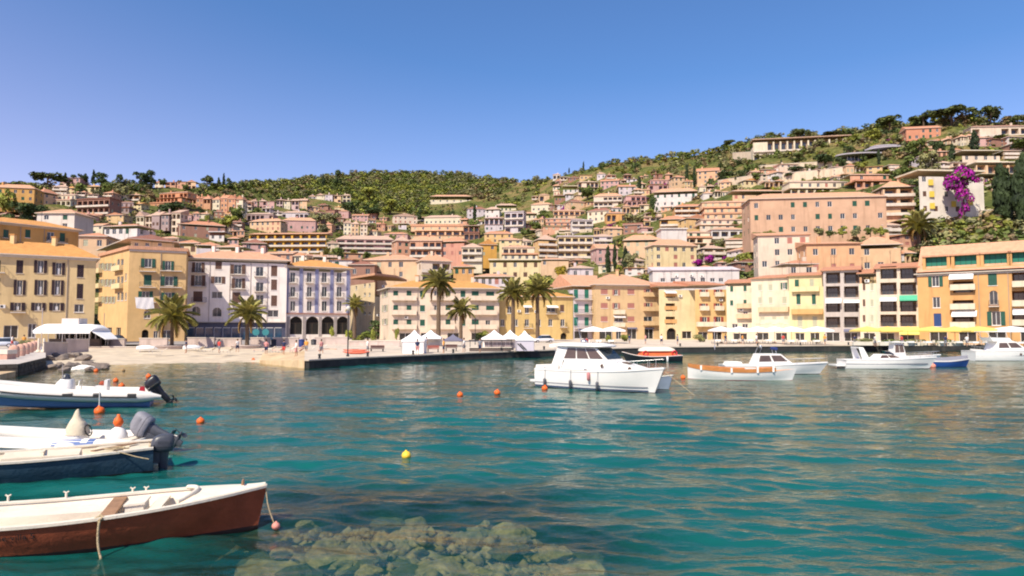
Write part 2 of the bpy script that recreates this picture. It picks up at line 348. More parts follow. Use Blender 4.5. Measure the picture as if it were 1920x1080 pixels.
for i in range(1500):
    x, y = r2.uniform(-7.8, 2.8), r2.uniform(11.2, 18.2); zb = float(bedz(np.array(x), np.array(y)))
    if zb < -2.4: continue
    s_ = r2.uniform(.08, .22); c = Vector((x, y, min(zb, -.2))); pts = []
    for q in range(6):
        d = Vector(((1, 0, 0), (-1, 0, 0), (0, 1, 0), (0, -1, 0), (0, 0, .7), (0, 0, -.7))[q]); pts.append(c + d * s_ * r2.uniform(.7, 1.2))
    mbr.add(pts, [(0, 2, 4), (2, 1, 4), (1, 3, 4), (3, 0, 4), (2, 0, 5), (1, 2, 5), (3, 1, 5), (0, 3, 5)], 0, True)
tag(mbr.build('seabed_rubble', ROCK), kind='stuff')
# ---- water
def water_material():
    m = bpy.data.materials.new('harbour water'); m.use_nodes = True; nt = m.node_tree; N = nt.nodes; L = nt.links
    N.remove(N['Principled BSDF']); out = N['Material Output']
    g = N.new('ShaderNodeNewGeometry')
    mp = N.new('ShaderNodeMapping'); mp.inputs['Rotation'].default_value = (0, 0, R(14)); mp.inputs['Scale'].default_value = (.55, 1.0, 1); L.new(g.outputs['Position'], mp.inputs[0])
    n1 = N.new('ShaderNodeTexNoise'); n1.inputs['Scale'].default_value = 3.3; n1.inputs['Detail'].default_value = 5; n1.inputs['Roughness'].default_value = .55; L.new(mp.outputs[0], n1.inputs['Vector'])
    bp = N.new('ShaderNodeBump'); bp.inputs['Strength'].default_value = .5; bp.inputs['Distance'].default_value = .085; L.new(n1.outputs[0], bp.inputs['Height'])
    lw = N.new('ShaderNodeLayerWeight'); lw.inputs[0].default_value = .5; L.new(bp.outputs[0], lw.inputs['Normal'])      # Schlick reflectance of water
    pw = N.new('ShaderNodeMath'); pw.operation = 'POWER'; pw.inputs[1].default_value = 5.0; L.new(lw.outputs['Facing'], pw.inputs[0])
    fr = N.new('ShaderNodeMath'); fr.operation = 'MULTIPLY_ADD'; fr.inputs[1].default_value = .98; fr.inputs[2].default_value = .02; L.new(pw.outputs[0], fr.inputs[0])
    gl = N.new('ShaderNodeBsdfGlossy'); gl.inputs['Roughness'].default_value = .015; gl.inputs['Color'].default_value = (.82, .755, .67, 1); L.new(bp.outputs[0], gl.inputs['Normal'])
    tr = N.new('ShaderNodeBsdfTransparent'); tr.inputs[0].default_value = (.88, .95, .86, 1)
    df = N.new('ShaderNodeBsdfDiffuse'); at = N.new('ShaderNodeAttribute'); at.attribute_name = 'murk'
    n2 = N.new('ShaderNodeTexNoise'); n2.inputs['Scale'].default_value = .12; n2.inputs['Detail'].default_value = 4; L.new(g.outputs['Position'], n2.inputs['Vector'])
    cr = N.new('ShaderNodeValToRGB'); cr.color_ramp.elements[0].position = .35; cr.color_ramp.elements[1].position = .7
    cr.color_ramp.elements[0].color = (.0045, .080, .074, 1); cr.color_ramp.elements[1].color = (.006, .118, .106, 1); L.new(n2.outputs[0], cr.inputs[0]); L.new(cr.outputs[0], df.inputs[0])
    m1 = N.new('ShaderNodeMixShader'); L.new(at.outputs['Fac'], m1.inputs[0]); L.new(tr.outputs[0], m1.inputs[1]); L.new(df.outputs[0], m1.inputs[2])
    m2 = N.new('ShaderNodeMixShader'); L.new(fr.outputs[0], m2.inputs[0]); L.new(m1.outputs[0], m2.inputs[1]); L.new(gl.outputs[0], m2.inputs[2]); L.new(m2.outputs[0], out.inputs[0])
    return m
na, nr = 520, 640
az = np.linspace(R(-50), R(50), na); rr = 5.0 * (215 / 5.0) ** (np.arange(nr) / (nr - 1))
A, RR = np.meshgrid(az, rr, indexing='ij'); X = RR * np.sin(A); Y = RR * np.cos(A); Z = np.zeros_like(X)
spc = RR * (math.log(215 / 5.0) / (nr - 1))
wr = np.random.RandomState(11)
for i in range(110):
    lam = .30 * (4.0 / .30) ** wr.uniform(0, 1); th = R(76) + wr.normal(0, .42); kx = 2 * np.pi / lam
    am = .0032 * lam ** .72 * wr.uniform(.5, 1.2); ph = wr.uniform(0, 6.28)
    q = np.sin(kx * (X * np.cos(th) + Y * np.sin(th)) + ph); Z += am * np.exp(-(spc / lam * 2.6) ** 2) * (q + .25 * (q * q - .5))
Z *= 1 + .5 * fbm(X * .06, Y * .06, 21, 2)
edge = np.clip((50 - np.abs(np.degrees(A))) / 2, 0, 1) * np.clip((RR - 5) / .5, 0, 1) * np.clip((214 - RR) / 20, 0, 1); Z *= edge
WV = np.stack([X, Y, Z], -1).reshape(-1, 3); WF = gridfaces(na, nr)
me = npmesh('water', WV, WF, water_material(), smooth=True)
dep = -bedz(WV[:, 0], WV[:, 1]); murk = 1 - np.exp(-.40 * np.clip(dep, 0, 9) ** 1.45)
at = me.attributes.new('murk', 'FLOAT', 'POINT'); at.data.foreach_set('value', murk.astype(np.float32))
water = tag(link('water', me), kind='structure')
aa = np.linspace(R(50), R(310), 60); ri = np.array([5.0, 40, 215]); 
A2, R2 = np.meshgrid(aa, ri, indexing='ij'); V2 = np.stack([R2 * np.sin(A2), R2 * np.cos(A2), 0 * A2], -1).reshape(-1, 3)
me2 = npmesh('open_water', V2[:180], gridfaces(60, 3), bpy.data.materials['harbour water'], smooth=True)
at = me2.attributes.new('murk', 'FLOAT', 'POINT'); at.data.foreach_set('value', np.full(180, .97, np.float32)); tag(link('open_water', me2), kind='structure')
# ================================================================== BUILDINGS
SHC = {'g': S(40, 92, 72, .8), 'n': S(112, 78, 60, .8), 'd': S(62, 42, 44, .8), 'p': S(190, 185, 150, .8), 't': S(30, 125, 100, .8), 'r': S(170, 70, 55, .8), 'y': S(235, 200, 50, .85), 'b': S(40, 70, 120, .8), 'm': S(190, 120, 100, .8)}
def shmat(c): return mat('shutter paint ' + c, SHC[c], .6, .12, 2)
CURT = mat('white curtain', (.7, .68, .66), .9, .1, 3)
LOGW = mat('loggia wall painted shade', (.16, .105, .075), .9, .3, .8)  # shade of the balcony recesses put into the back wall's colour
LOGF = mat('dark door frame', (.10, .075, .06), .6, .2, 3)
SHOPG = mat('dark shop glass', (.035, .033, .03), .15, .6, .9, spec=.5)  # darker pane colour for the street level shops
_wc = {}
def cached(key, fn):
    if key not in _wc: _wc[key] = fn()
    return _wc[key]
def frame_mesh(w, h, m, pane=None, sill=True):
    def f():
        b = MB(); t = .07
        for (x0, z0, x1, z1) in ((0, 0, t, h), (w - t, 0, w, h), (t, 0, w - t, t), (t, h - t, w - t, h), (w / 2 - .035, t, w / 2 + .035, h - t)): b.box(x0, .10, z0, x1, .17, z1, 0)
        if pane: b.quad((t, .15, t), (w - t, .15, t), (w - t, .15, h - t), (t, .15, h - t), 1)
        if sill: b.box(-.08, -.09, -.09, w + .08, .1, -.005, 0)
        return b.mesh('window', [m] + ([pane] if pane else []))
    return cached(('fr', w, h, m.name, bool(pane), sill), f)
def pane_mesh(w, h, m, y=.14):
    def f(): b = MB(); b.quad((.07, y, .07), (w - .07, y, .07), (w - .07, y, h - .07), (.07, y, h - .07)); return b.mesh('pane', m)
    return cached(('pn', w, h, m.name, y), f)
def shutter_mesh(w, h, c):
    def f():
        b = MB(); b.box(0, 0, 0, w, .025, h); t = .07
        for (x0, z0, x1, z1) in ((0, 0, t, h), (w - t, 0, w, h), (t, 0, w - t, t), (t, h - t, w - t, h), (t, h * .48, w - t, h * .48 + t)): b.box(x0, -.025, z0, x1, -.002, z1)
        return b.mesh('shutter', shmat(c))
    return cached(('sh', w, h, c), f)
def rail_mesh(L_, h, m, p=.85):
    def f():
        b = MB(); n = max(2, int(L_ / .22))
        for i in range(n + 1): x = i * L_ / n; b.box(x - .014, -p - .014, 0, x + .014, -p + .014, h)
        for x in (0, L_):
            for k in (1, 2): b.box(x - .014, -p * k / 3 - .014, 0, x + .014, -p * k / 3 + .014, h)
            b.box(x - .025, -p - .025, h, x + .025, -.01, h + .045)
        b.box(.03, -p - .025, h, L_ - .03, -p + .025, h + .045); return b.mesh('railing', m)
    return cached(('rl', round(L_, 1), h, m.name, p), f)
def slab_mesh(L_, p, m, t=.16):
    def f(): b = MB(); b.box(-.06, -p - .06, -t, L_ + .06, -.003, 0); return b.mesh('balcony', m)
    return cached(('sl', round(L_, 1), p, m.name, t), f)
def parapet_mesh(L_, p, h, m):
    def f():
        b = MB(); b.box(-.06, -p - .06, .004, L_ + .06, -p + .05, h); b.box(-.06, -p + .053, .004, .05, -.003, h); b.box(L_ - .05, -p + .053, .004, L_ + .06, -.003, h); return b.mesh('parapet', m)
    return cached(('pp', round(L_, 1), p, h, m.name), f)
def awning_mesh(L_, out, drop, m, val=.18):
    def f():
        b = MB(); b.hexa([(0, -out, -drop), (L_, -out, -drop), (L_, -.01, -.03), (0, -.01, -.03), (0, -out, -drop + .04), (L_, -out, -drop + .04), (L_, -.01, .02), (0, -.01, .02)])
        b.box(0, -out - .02, -drop - val, L_, -out - .004, -drop + .04)
        n = max(2, int(L_ / .8)); return b.mesh('awning', m)
    return cached(('aw', round(L_, 1), out, drop, m.name, val), f)
class Wall:
    def __init__(s, P_, Q_): s.P = Vector(P_); s.ex = (Vector(Q_) - s.P); s.ex.z = 0; s.W = s.ex.length; s.ex.normalize(); s.ey = Vector((-s.ex.y, s.ex.x, 0)); s.op = []
    def M(s, x, z, y=0.0):
        o = s.P + s.ex * x + s.ey * y; return Matrix(((s.ex.x, s.ey.x, 0, o.x), (s.ex.y, s.ey.y, 0, o.y), (0, 0, 1, o.z + z), (0, 0, 0, 1)))
    def pt(s, x, y, z): return s.P + s.ex * x + s.ey * y + Vector((0, 0, z))
    def pix(s, root, u, v):
        a, zz = ray(u, v); d = Vector((a, 1, zz)); o = Vector((0, 0, CAM_H)) - root - s.P; t = -(o.dot(s.ey)) / d.dot(s.ey); h = o + d * t; return h.dot(s.ex), h.z
    def emit(s, mb, zb, H_, mi=0, mr=None):
        q = lambda a: round(a, 3)
        xs = sorted({0.0, q(s.W)} | {q(o[0]) for o in s.op} | {q(o[2]) for o in s.op}); zs = sorted({q(zb), q(H_)} | {q(o[1]) for o in s.op} | {q(o[3]) for o in s.op})
        xs = [x for x in xs if -1e-6 <= x <= s.W + 1e-3]; zs = [z for z in zs if zb - 1e-6 <= z <= H_ + 1e-6]
        for z0, z1 in zip(zs[:-1], zs[1:]):
            run = None
            for x0, x1 in zip(xs[:-1], xs[1:]):
                cx, cz = (x0 + x1) / 2, (z0 + z1) / 2; hole = any(o[0] < cx < o[2] and o[1] < cz < o[3] for o in s.op)
                if hole:
                    if run is not None: mb.quad(s.pt(run, 0, z0), s.pt(x0, 0, z0), s.pt(x0, 0, z1), s.pt(run, 0, z1), mi); run = None
                elif run is None: run = x0
            if run is not None: mb.quad(s.pt(run, 0, z0), s.pt(xs[-1], 0, z0), s.pt(xs[-1], 0, z1), s.pt(run, 0, z1), mi)
        for (x0, z0, x1, z1, d, kind) in s.op:
            r = mi
            mb.quad(s.pt(x0, 0, z0), s.pt(x0, d, z0), s.pt(x0, d, z1), s.pt(x0, 0, z1), r); mb.quad(s.pt(x1, d, z0), s.pt(x1, 0, z0), s.pt(x1, 0, z1), s.pt(x1, d, z1), r)
            mb.quad(s.pt(x0, d, z0), s.pt(x0, 0, z0), s.pt(x1, 0, z0), s.pt(x1, d, z0), r); mb.quad(s.pt(x0, 0, z1), s.pt(x0, d, z1), s.pt(x1, d, z1), s.pt(x1, 0, z1), r)
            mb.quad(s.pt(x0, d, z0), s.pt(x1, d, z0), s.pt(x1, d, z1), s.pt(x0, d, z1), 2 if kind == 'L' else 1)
            if kind in 'Aa':
                rx = (x1 - x0) / 2; xc = (x0 + x1) / 2; n = 8
                for sg in (-1, 1):
                    arc = [(xc + sg * rx * math.cos(t * math.pi / 2 / n), z1 - rx + rx * math.sin(t * math.pi / 2 / n)) for t in range(n + 1)]
                    for k in range(n):
                        p0, p1 = arc[k], arc[k + 1]; ed = xc + sg * rx
                        pts = [s.pt(ed, .004, z1), s.pt(p0[0], .004, p0[1]), s.pt(p1[0], .004, p1[1])]; mb.add(pts if sg < 0 else pts[::-1], [(0, 1, 2)], mi)
                        mb.quad(s.pt(p0[0], .004, p0[1]), s.pt(p1[0], .004, p1[1]), s.pt(p1[0], d, p1[1]), s.pt(p0[0], d, p0[1]), mi)
q05 = lambda a: max(.3, round(a * 20) / 20)
def put_window(root, wl_, x0, z0, w, h, kind, simple=False):
    """cut an opening and fill it; kind codes: lower case letter = open shutters of that paint, upper = closed, k/w/S/L/A/a special"""
    w, h = q05(w), q05(h); x1, z1 = x0 + w, z0 + h; x0 = max(.05, min(x0, wl_.W - w - .05)); x1 = x0 + w
    for o in wl_.op:
        if x0 < o[2] + .02 and x1 > o[0] - .02 and z0 < o[3] + .02 and z1 > o[1] - .02: return
    d = {'L': 1.5, 'S': .4, 'A': .7}.get(kind, .22); wl_.op.append((x0, z0, x1, z1, d, kind)); M = wl_.M(x0, z0)
    if simple:
        if (x0 * 7.3 + z0 * 3.1 + root.location.x) % 1 < .38:
            return link('shutter', cached(('cs', w, h, int(root.location.x) % 4), lambda: shutter_pair(w, h, 'gnpm'[int(root.location.x) % 4])), root, wl_.M(x0, z0, .08))
        return link('window', frame_mesh(w, h, WHITE if kind != 'K' else STONE, GLASS, False), root, M)
    if kind == 'L':
        o = link('balcony_door', cached(('bd', w, h), lambda: loggia_door(w, h)), root, wl_.M(x0, z0, 1.42)); return o
    if kind == 'S':
        o = link('shop_window', frame_mesh(w, h, WHITE, None, False), root, wl_.M(x0, z0, .1)); link('pane', pane_mesh(w, h, SHOPG), o); return o
    if kind == 'A':
        o = link('arch_door', cached(('ad', w, h), lambda: arch_door(w, h)), root, wl_.M(x0, z0, .45)); return o
    fm = STONE if kind in 'dDa' else WHITE
    o = link('window', frame_mesh(w, h, fm), root, M); link('pane', pane_mesh(w, h, GLASS), o)
    if kind == 'd': link('curtain', pane_mesh(round(w * .5, 2), round(h * .55, 2), CURT, .09), o, Matrix.Translation((w * .25, 0, .05)))
    if kind == 'a': return o
    c = kind.lower()
    if c in SHC:
        sw = round(w / 2, 3)
        if kind.islower(): Ms = (Matrix.Translation((-sw - .02, -.07 - rnd.uniform(0, .02), 0)), Matrix.Translation((w + .02, -.07, 0)))
        else: Ms = (Matrix.Translation((.005, .05, 0)), Matrix.Translation((sw + .003, .05, 0)))
        for Mq in Ms: link('shutter', shutter_mesh(sw - .008, h, c), o, Mq)
    return o
def shutter_pair(w, h, c):
    b = MB(); b.box(.01, 0, .01, w / 2 - .012, .03, h - .01); b.box(w / 2 + .012, 0, .01, w - .01, .03, h - .01)
    for x0 in (.01, w / 2 + .012):
        for k in (.02, .48, .93): b.box(x0 + .03, -.02, h * k, x0 + w / 2 - .06, -.002, h * k + .06)
    return b.mesh('shutter', shmat(c))
def loggia_door(w, h):
    b = MB(); t = .06
    b.box(w * .08, 0, 0, w * .8, .05, h * .82, 1)
    for x in (.08, .32, .56, .8): b.box(w * x - t / 2, -.04, 0, w * x + t / 2, -.002, h * .82, 0)
    b.box(w * .08, -.04, h * .82, w * .8, 0.0, h * .82 + t, 0); return b.mesh('balcony_door', [LOGF, GLASS])
def arch_door(w, h):
    b = MB(); b.box(w * .1, 0, 0, w * .9, .06, h * .62, 1); b.box(w * .47, -.03, 0, w * .53, -.002, h * .62, 0); b.box(w * .06, -.04, h * .62, w * .94, .05, h * .62 + .12, 0); return b.mesh('arch_door', [mat('dark timber', (.05, .035, .025), .6), DARK])
def roof_mesh(c, z, h, kind, ov, m, under=None, th=.16):
    """c: four plan corners front-left, front-right, back-right, back-left (local)"""
    c = [Vector((p[0], p[1], 0)) for p in c]; ctr = sum(c, Vector()) / 4; mb = MB()
    o = []
    for i, p in enumerate(c):
        a = (p - c[i - 1]).normalized(); b = (p - c[(i + 1) % 4]).normalized(); o.append(p + (a + b) * ov)
    zl = z - th; up = lambda p, zz: (p.x, p.y, zz)
    fl, fr, br, bl = o
    lo = [up(p, zl) for p in o]; hi = [up(p, z) for p in o]
    if kind != 'flat': mb.add(lo, [(3, 2, 1, 0)], 1)
    if kind == 'flat':
        mb.hexa(lo + [up(p, z + h) for p in o], 0); return mb
    if kind == 'shed':
        top = [hi[0], hi[1], up(br, z + h), up(bl, z + h)]; mb.add(lo + top, [(4, 5, 6, 7), (0, 1, 5, 4), (1, 2, 6, 5), (2, 3, 7, 6), (3, 0, 4, 7)], 0); return mb
    if kind in ('hip', 'gx'):
        W = (fr - fl).length; Dp = (bl - fl).length; k = (min(.5, .5 * Dp / W) * .9) if kind == 'hip' else 0
        ml, mr = (fl + bl) / 2, (fr + br) / 2; r0, r1 = ml.lerp(mr, k), ml.lerp(mr, 1 - k)
        if kind == 'hip' and Dp > W:
            k = .5 * W / Dp * .9; mf, mk = (fl + fr) / 2, (bl + br) / 2; r0, r1 = mf.lerp(mk, k), mf.lerp(mk, 1 - k)
            mb.add(hi + [up(r0, z + h), up(r1, z + h)], [(0, 1, 4), (1, 2, 5, 4), (2, 3, 5), (3, 0, 4, 5)], 0)
        else: mb.add(hi + [up(r0, z + h), up(r1, z + h)], [(0, 1, 5, 4), (1, 2, 5), (2, 3, 4, 5), (3, 0, 4)], 0)
    else:   # gy: ridge runs front to back
        mf, mk = (fl + fr) / 2, (bl + br) / 2; mb.add(hi + [up(mf, z + h), up(mk, z + h)], [(0, 1, 4), (1, 2, 5, 4), (2, 3, 5), (3, 0, 4, 5)], 0)
    mb.add(lo + hi, [(0, 1, 5, 4), (1, 2, 6, 5), (2, 3, 7, 6), (3, 0, 4, 7)], 1)
    return mb
def building(name, label, A, B, eave, wallm, roofm, roof=('hip', 2.0, .5), depth=11, back=None, zb=1.3, wins=(), balc=(), awn=(), cat='building', group=None, cornice=None, chim=0, simple=False, pipes=()):
    a, b = XY(*A), XY(*B); a.z = b.z = zb; root = Vector(a)
    e = (b - a); W = e.length; e.normalize(); n = Vector((-e.y, e.x, 0))
    if back: c_, d_ = XY(*back[1]), XY(*back[0]); c_.z = d_.z = zb
    else: c_, d_ = b + n * depth, a + n * depth
    L = [Vector((0, 0, 0)), b - a, c_ - a, d_ - a]
    w = {'F': Wall(L[0], L[1]), 'R': Wall(L[1], L[2]), 'K': Wall(L[2], L[3]), 'L': Wall(L[3], L[0])}
    _, H_ = w['F'].pix(root, *eave)
    o = empty(name, root, 0, label, cat, group)
    o['_w'] = 0
    for it in wins:
        k, kind, uu, vv, wp, hp = it; wa = w[k]
        for u in (uu if isinstance(uu, (list, tuple)) else [uu]):
            for v in (vv if isinstance(vv, (list, tuple)) else [vv]):
                x0, z1 = wa.pix(root, u - wp / 2, v - hp / 2); x1, z0 = wa.pix(root, u + wp / 2, v + hp / 2)
                if x1 < x0: x0, x1 = x1, x0
                z0 = max(z0, .02); put_window(o, wa, x0, z0, x1 - x0, z1 - z0, kind, simple)
    for it in balc:
        k, u0, u1, v, st = it[:5]; wa = w[k]; pm = it[5] if len(it) > 5 else STONE
        for vv in (v if isinstance(v, (list, tuple)) else [v]):
            x0, z = wa.pix(root, u0, vv); x1, _ = wa.pix(root, u1, vv)
            if x1 < x0: x0, x1 = x1, x0
            L_ = round(x1 - x0, 1); p = 1.0 if 'l' in st else .75
            if st[0] == 'f': # railing between the piers of a loggia
                link('railing', rail_mesh(L_, .95, IRON, .02), o, wa.M(x0, z)); continue
            if st[0] == 'w':
                bb = MB(); bb.box(0, -.06, 0, L_, .08, .9); bb.build('parapet', pm, o, wa.M(x0, z)); continue
            s_ = link('balcony', slab_mesh(L_, p, STONE if st[0] != 'p' else pm), o, wa.M(x0, z))
            if st[0] == 'r': link('railing', rail_mesh(L_, .95, IRON, p), s_)
            if st[0] == 'p': link('parapet', parapet_mesh(L_, p, .9, pm), s_)
    for it in awn:
        k, u0, u1, v, out, drop, am = it; wa = w[k]; x0, z = wa.pix(root, u0, v); x1, _ = wa.pix(root, u1, v); link('awning', awning_mesh(round(x1 - x0, 1), out, drop, am), o, wa.M(x0, z))
    mb = MB()
    for k in w: w[k].emit(mb, -1.0 if zb < 3 else -5.0, H_, 0)
    if roof and roof[0] in ('gx', 'gy'):
        h = roof[1]
        for (p, q) in (((L[0], L[3]), (L[1], L[2])) if roof[0] == 'gx' else ((L[0], L[1]), (L[2], L[3]))):
            m_ = (p + q) / 2; up = Vector((0, 0, 1)); mb.add([p + up * H_, q + up * H_, m_ + up * (H_ + h - .12)], [(0, 1, 2)], 0)
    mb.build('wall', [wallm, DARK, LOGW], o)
    if roof:
        rm = roof_mesh(L, H_ + .17, roof[1], roof[0], roof[2], roofm).build('roof', [roofm, STONE if roof[0] != 'flat' else roofm], o)
        for i in range(chim):
            t = (i + 1) / (chim + 1) + rnd.uniform(-.06, .06); p = (L[0].lerp(L[1], t)).lerp(L[3].lerp(L[2], t), .42)
            cb = MB(); cb.box(-.35, -.3, 0, .35, .3, roof[1] + 1.1); cb.box(-.45, -.4, roof[1] + 1.104, .45, .4, roof[1] + 1.25, 1); cb.build('chimney', [wallm, roofm], rm, Matrix.Translation((p.x, p.y, H_ + .05)))
    if roof and not simple:
        for i in range(2):
            t = rnd.uniform(.15, .85); p = L[0].lerp(L[1], t).lerp(L[3].lerp(L[2], t), .5); zr = H_ + (roof[1] * .8 if roof[0] != 'flat' else roof[1])
            ab = MB(); ab.tube([(0, 0, 0), (0, 0, 2.6)], .03, 5); [ab.tube([(-.6 + .1 * k, 0, 2.5 - .25 * k), (.6 - .1 * k, 0, 2.5 - .25 * k)], .02, 4) for k in range(3)]; ab.build('aerial', IRON, rm, Matrix.Translation((p.x, p.y, zr)) @ Matrix.Rotation(rnd.uniform(0, 3), 4, 'Z'))
        Wf = w['F']
        for i in range(3):
            x, z = rnd.uniform(.6, max(.7, Wf.W - 1.5)), rnd.uniform(3.6, max(3.7, H_ - 1.6))
            if all(x > q[2] + .75 or x + .85 < q[0] - .75 or z > q[3] + .1 or z + .6 < q[1] - .35 for q in Wf.op):
                ab = MB(); ab.box(0, -.32, 0, .8, -.01, .55); ab.box(.12, -.335, .1, .5, -.322, .46, 1); ab.build('air_conditioner', [WHITE, IRON], o, Wf.M(x, z))
    if cornice:
        cb = MB(); F_ = w['F']; cb.box(-.05, -.14, H_ - cornice, F_.W + .05, -.004, H_ - .004); cb.build('cornice', STONE, o, F_.M(0, 0))
    for pu in pipes:
        x, _ = w['F'].pix(root, pu, HOR); pb = MB(); pb.tube([(x, -.08, 0), (x, -.08, H_ - .3)], .06, 6); pb.build('downpipe', mat('zinc pipe', (.35, .3, .26), .5, .1, 2), o, w['F'].M(0, 0))
    return o, w, H_, root
CR = plaster('cream', S(244, 212, 160)); CR2 = plaster('pale cream', S(246, 226, 186)); YE = plaster('yellow', S(246, 198, 126)); YE2 = plaster('light yellow', S(250, 222, 160)); OC = plaster('ochre', S(230, 172, 88))
WH = plaster('white', S(242, 228, 212)); WWH = plaster('warm white', S(250, 232, 212, .82)); LI = plaster('lilac white', S(232, 214, 208)); PI = plaster('pink cream', S(246, 218, 184)); TA = plaster('tan', S(238, 196, 136)); OR = plaster('orange', S(240, 176, 100)); SA = plaster('salmon', S(234, 172, 132)); PK = plaster('dusty pink', S(222, 172, 158)); MV = plaster('mauve stone', S(190, 162, 152)); YA = plaster('saffron', S(240, 180, 50)); PE = plaster('peach', S(246, 200, 150)); BR = plaster('brown stone', S(180, 130, 105))
TR = tiles('terracotta', S(226, 152, 108)); TO = tiles('orange', S(240, 165, 78)); TS = tiles('salmon', S(238, 172, 126)); TP = tiles('faded', S(224, 180, 148)); TB = tiles('brown', S(172, 112, 88))
AWW = mat('white awning cloth', S(250, 244, 232, .85), .85, .05, 1); AWY = mat('yellow awning cloth', S(252, 214, 90, .85), .85, .06, 1); AWO = mat('amber awning cloth', S(246, 186, 66, .85), .85, .06, 1); AWG = mat('green awning cloth', S(80, 190, 140, .8), .85, .06, 1); AWL = mat('slate awning cloth', S(120, 115, 130, .8), .85, .06, 1); AWB = mat('navy awning cloth', S(40, 60, 120, .8), .85, .06, 1)
wf = 'waterfront_house'; GP = 'houses along the waterfront'
# --- left end of the bay
building('apartment_house', 'cream four storey house at the left edge with dark maroon shutters above the cafe canopy', (-70, 110.6), (176, 121), (100, 482), plaster('warm cream', S(252, 212, 142)), TO, ('hip', 2.6, .6), 8, wins=[
    ('F', 'D', [-6, 37], 500, 12, 25), ('F', 'd', 76, 500, 11, 24), ('F', 'd', 110, 504, 11, 23), ('F', 'D', 151, 508, 12, 24), ('F', 'd', [37, 76, 108], 539, 10, 28), ('F', 'D', 150, 546, 11, 28), ('F', 'D', -6, 535, 11, 28),
    ('F', 'd', [33, 72, 106], 575, 13, 15), ('F', 'k', 148, 578, 17, 15), ('F', 'S', 20, 622, 26, 24), ('F', 'k', 60, 620, 14, 26)], balc=[('F', -14, 8, 510, 'r'), ('F', 20, 48, 585, 'r')], cornice=.35, pipes=[123], group=GP, chim=2)
building('apartment_house', 'ochre yellow building with green windows rising behind the cream left edge house', (-40, 136), (141, 150), (60, 424), OC, TO, ('hip', 1.8, .8), 11, wins=[('F', 'G', [11, 52], 438, 9, 16), ('F', 'k', 95, 443, 13, 17), ('F', 'G', 117, 445, 9, 17), ('F', 'k', [51, 92], 459, 8, 9), ('F', 'k', 118, 464, 10, 12)], balc=[('F', -4, 28, 452, 'r'), ('F', 86, 124, 453, 'r')], cornice=.3, pipes=[31, 76], group=GP)
# --- yellow corner house
o, w, Hh, rt = building('corner_house', 'tall yellow corner house with a sunlit side street face and white sheet on its balcony', (238, 138), (346, 142.5), (290, 469), YE, TS, ('flat', .5, .35), back=[(183, 153), (352, 158)], wins=[
    ('F', 'g', 278, 493, 13, 17), ('F', 'g', 315, 498, 10, 18), ('F', 'G', 277, 525, 14, 20), ('F', 'g', 317, 527, 15, 18), ('F', 'g', 273, 553, 13, 14), ('F', 'g', 315, 556, 12, 15), ('F', 'k', 276, 590, 12, 14), ('F', 'A', 272, 627, 12, 18), ('F', 'k', 312, 627, 16, 16), ('F', 'k', 292, 628, 8, 14),
    ('L', 'p', [190, 199, 206, 213], [500, 530, 562], 3.4, 12), ('L', 'k', [222, 229], [494, 526, 556], 4.5, 15), ('L', 'k', 236, [520, 556], 2.5, 14), ('L', 'S', [222, 205], 625, 8, 22)],
    balc=[('F', 262, 292, [508, 538, 566], 'r'), ('F', 301, 340, [507, 538, 566], 'r'), ('L', 183, 192, [512, 540, 566], 'p', YE2), ('L', 216, 231, [508, 541], 'p', YE2)], cornice=.4, pipes=[298], group=GP)
p_ = P(270, 569, 137.2); sh_ = empty('hanging_sheet', p_, 0, 'white sheet hung over the balcony on the front of the yellow corner house', 'sheet'); F_ = w['F']; k_ = 137.2 / F
mb = MB(); mb.loft([[(-15 * k_ + 30 * k_ * i / 10 + .05 * j, .06 * math.sin(i * 1.7 + j), 11 * k_ - 22 * k_ * j / 5 * (1 - .02 * abs(i - 5))) for i in range(11)] for j in range(6)], 0, False, True, False); mb.build('cloth', mat('white sheet', (.78, .75, .76), .9, .05, 2), sh_, Matrix.Rotation(math.atan2(F_.ex.y, F_.ex.x), 4, 'Z')); mb = MB(); mb.tube([(-16 * k_, .05, 11 * k_ + .03), (16 * k_, .05, 11 * k_ + .03)], .03, 6); mb.build('line', WHITE, sh_, Matrix.Rotation(math.atan2(F_.ex.y, F_.ex.x), 4, 'Z'))
building('rooftop_storey', 'set back roof storey with a long tiled eave above the yellow corner house', (240, 148), (322, 154), (280, 451), YE2, TB, ('hip', 1.6, .9), back=[(183, 170), (330, 172)], zb=16, wins=[('F', 'k', [256, 276, 300], 458, 7, 7)], group=GP)
# --- white house and arcade house
WFG = mat('white frame', (.7, .68, .64), .6)
o, w, Hh, rt = building(wf, 'white five storey house with bowed iron balconies over a dark blue shopfront', (346, 151), (536, 158), (440, 487), WWH, TS, ('hip', 2.4, .8), 12, wins=[
    ('F', 'n', 372, 502, 11, 20), ('F', 'N', 410, 498, 12, 14), ('F', 'n', 446, 505, 14, 18), ('F', 'n', 372, 526, 13, 20), ('F', 'n', 409, 525, 13, 13), ('F', 'n', 447, 531, 12, 19), ('F', 'N', 371, 556, 17, 20), ('F', 'k', 407, 553, 20, 13), ('F', 'N', 443, 558, 15, 20),
    ('F', 'a', 368, 583, 15, 17), ('F', 'a', 407, 585, 17, 17), ('F', 'k', 445, 586, 13, 13), ('F', 'k', 487, [509, 538, 562], 14, 18), ('F', 'N', 514, [508, 534, 564], 11, 20), ('F', 'k', [482, 512], 588, 20, 13)],
    balc=[('F', 360, 387, [511, 537, 566], 'r'), ('F', 433, 460, [514, 541, 569], 'r'), ('F', 477, 497, [518, 546, 571], 'r')], pipes=[391, 429, 468, 500], cornice=.3, group=GP, chim=3)
F_ = w['F']; mb = MB(); SHOPF = mat('blue grey shopfront', S(80, 82, 100, .8), .5, .15, 1.5, .2)
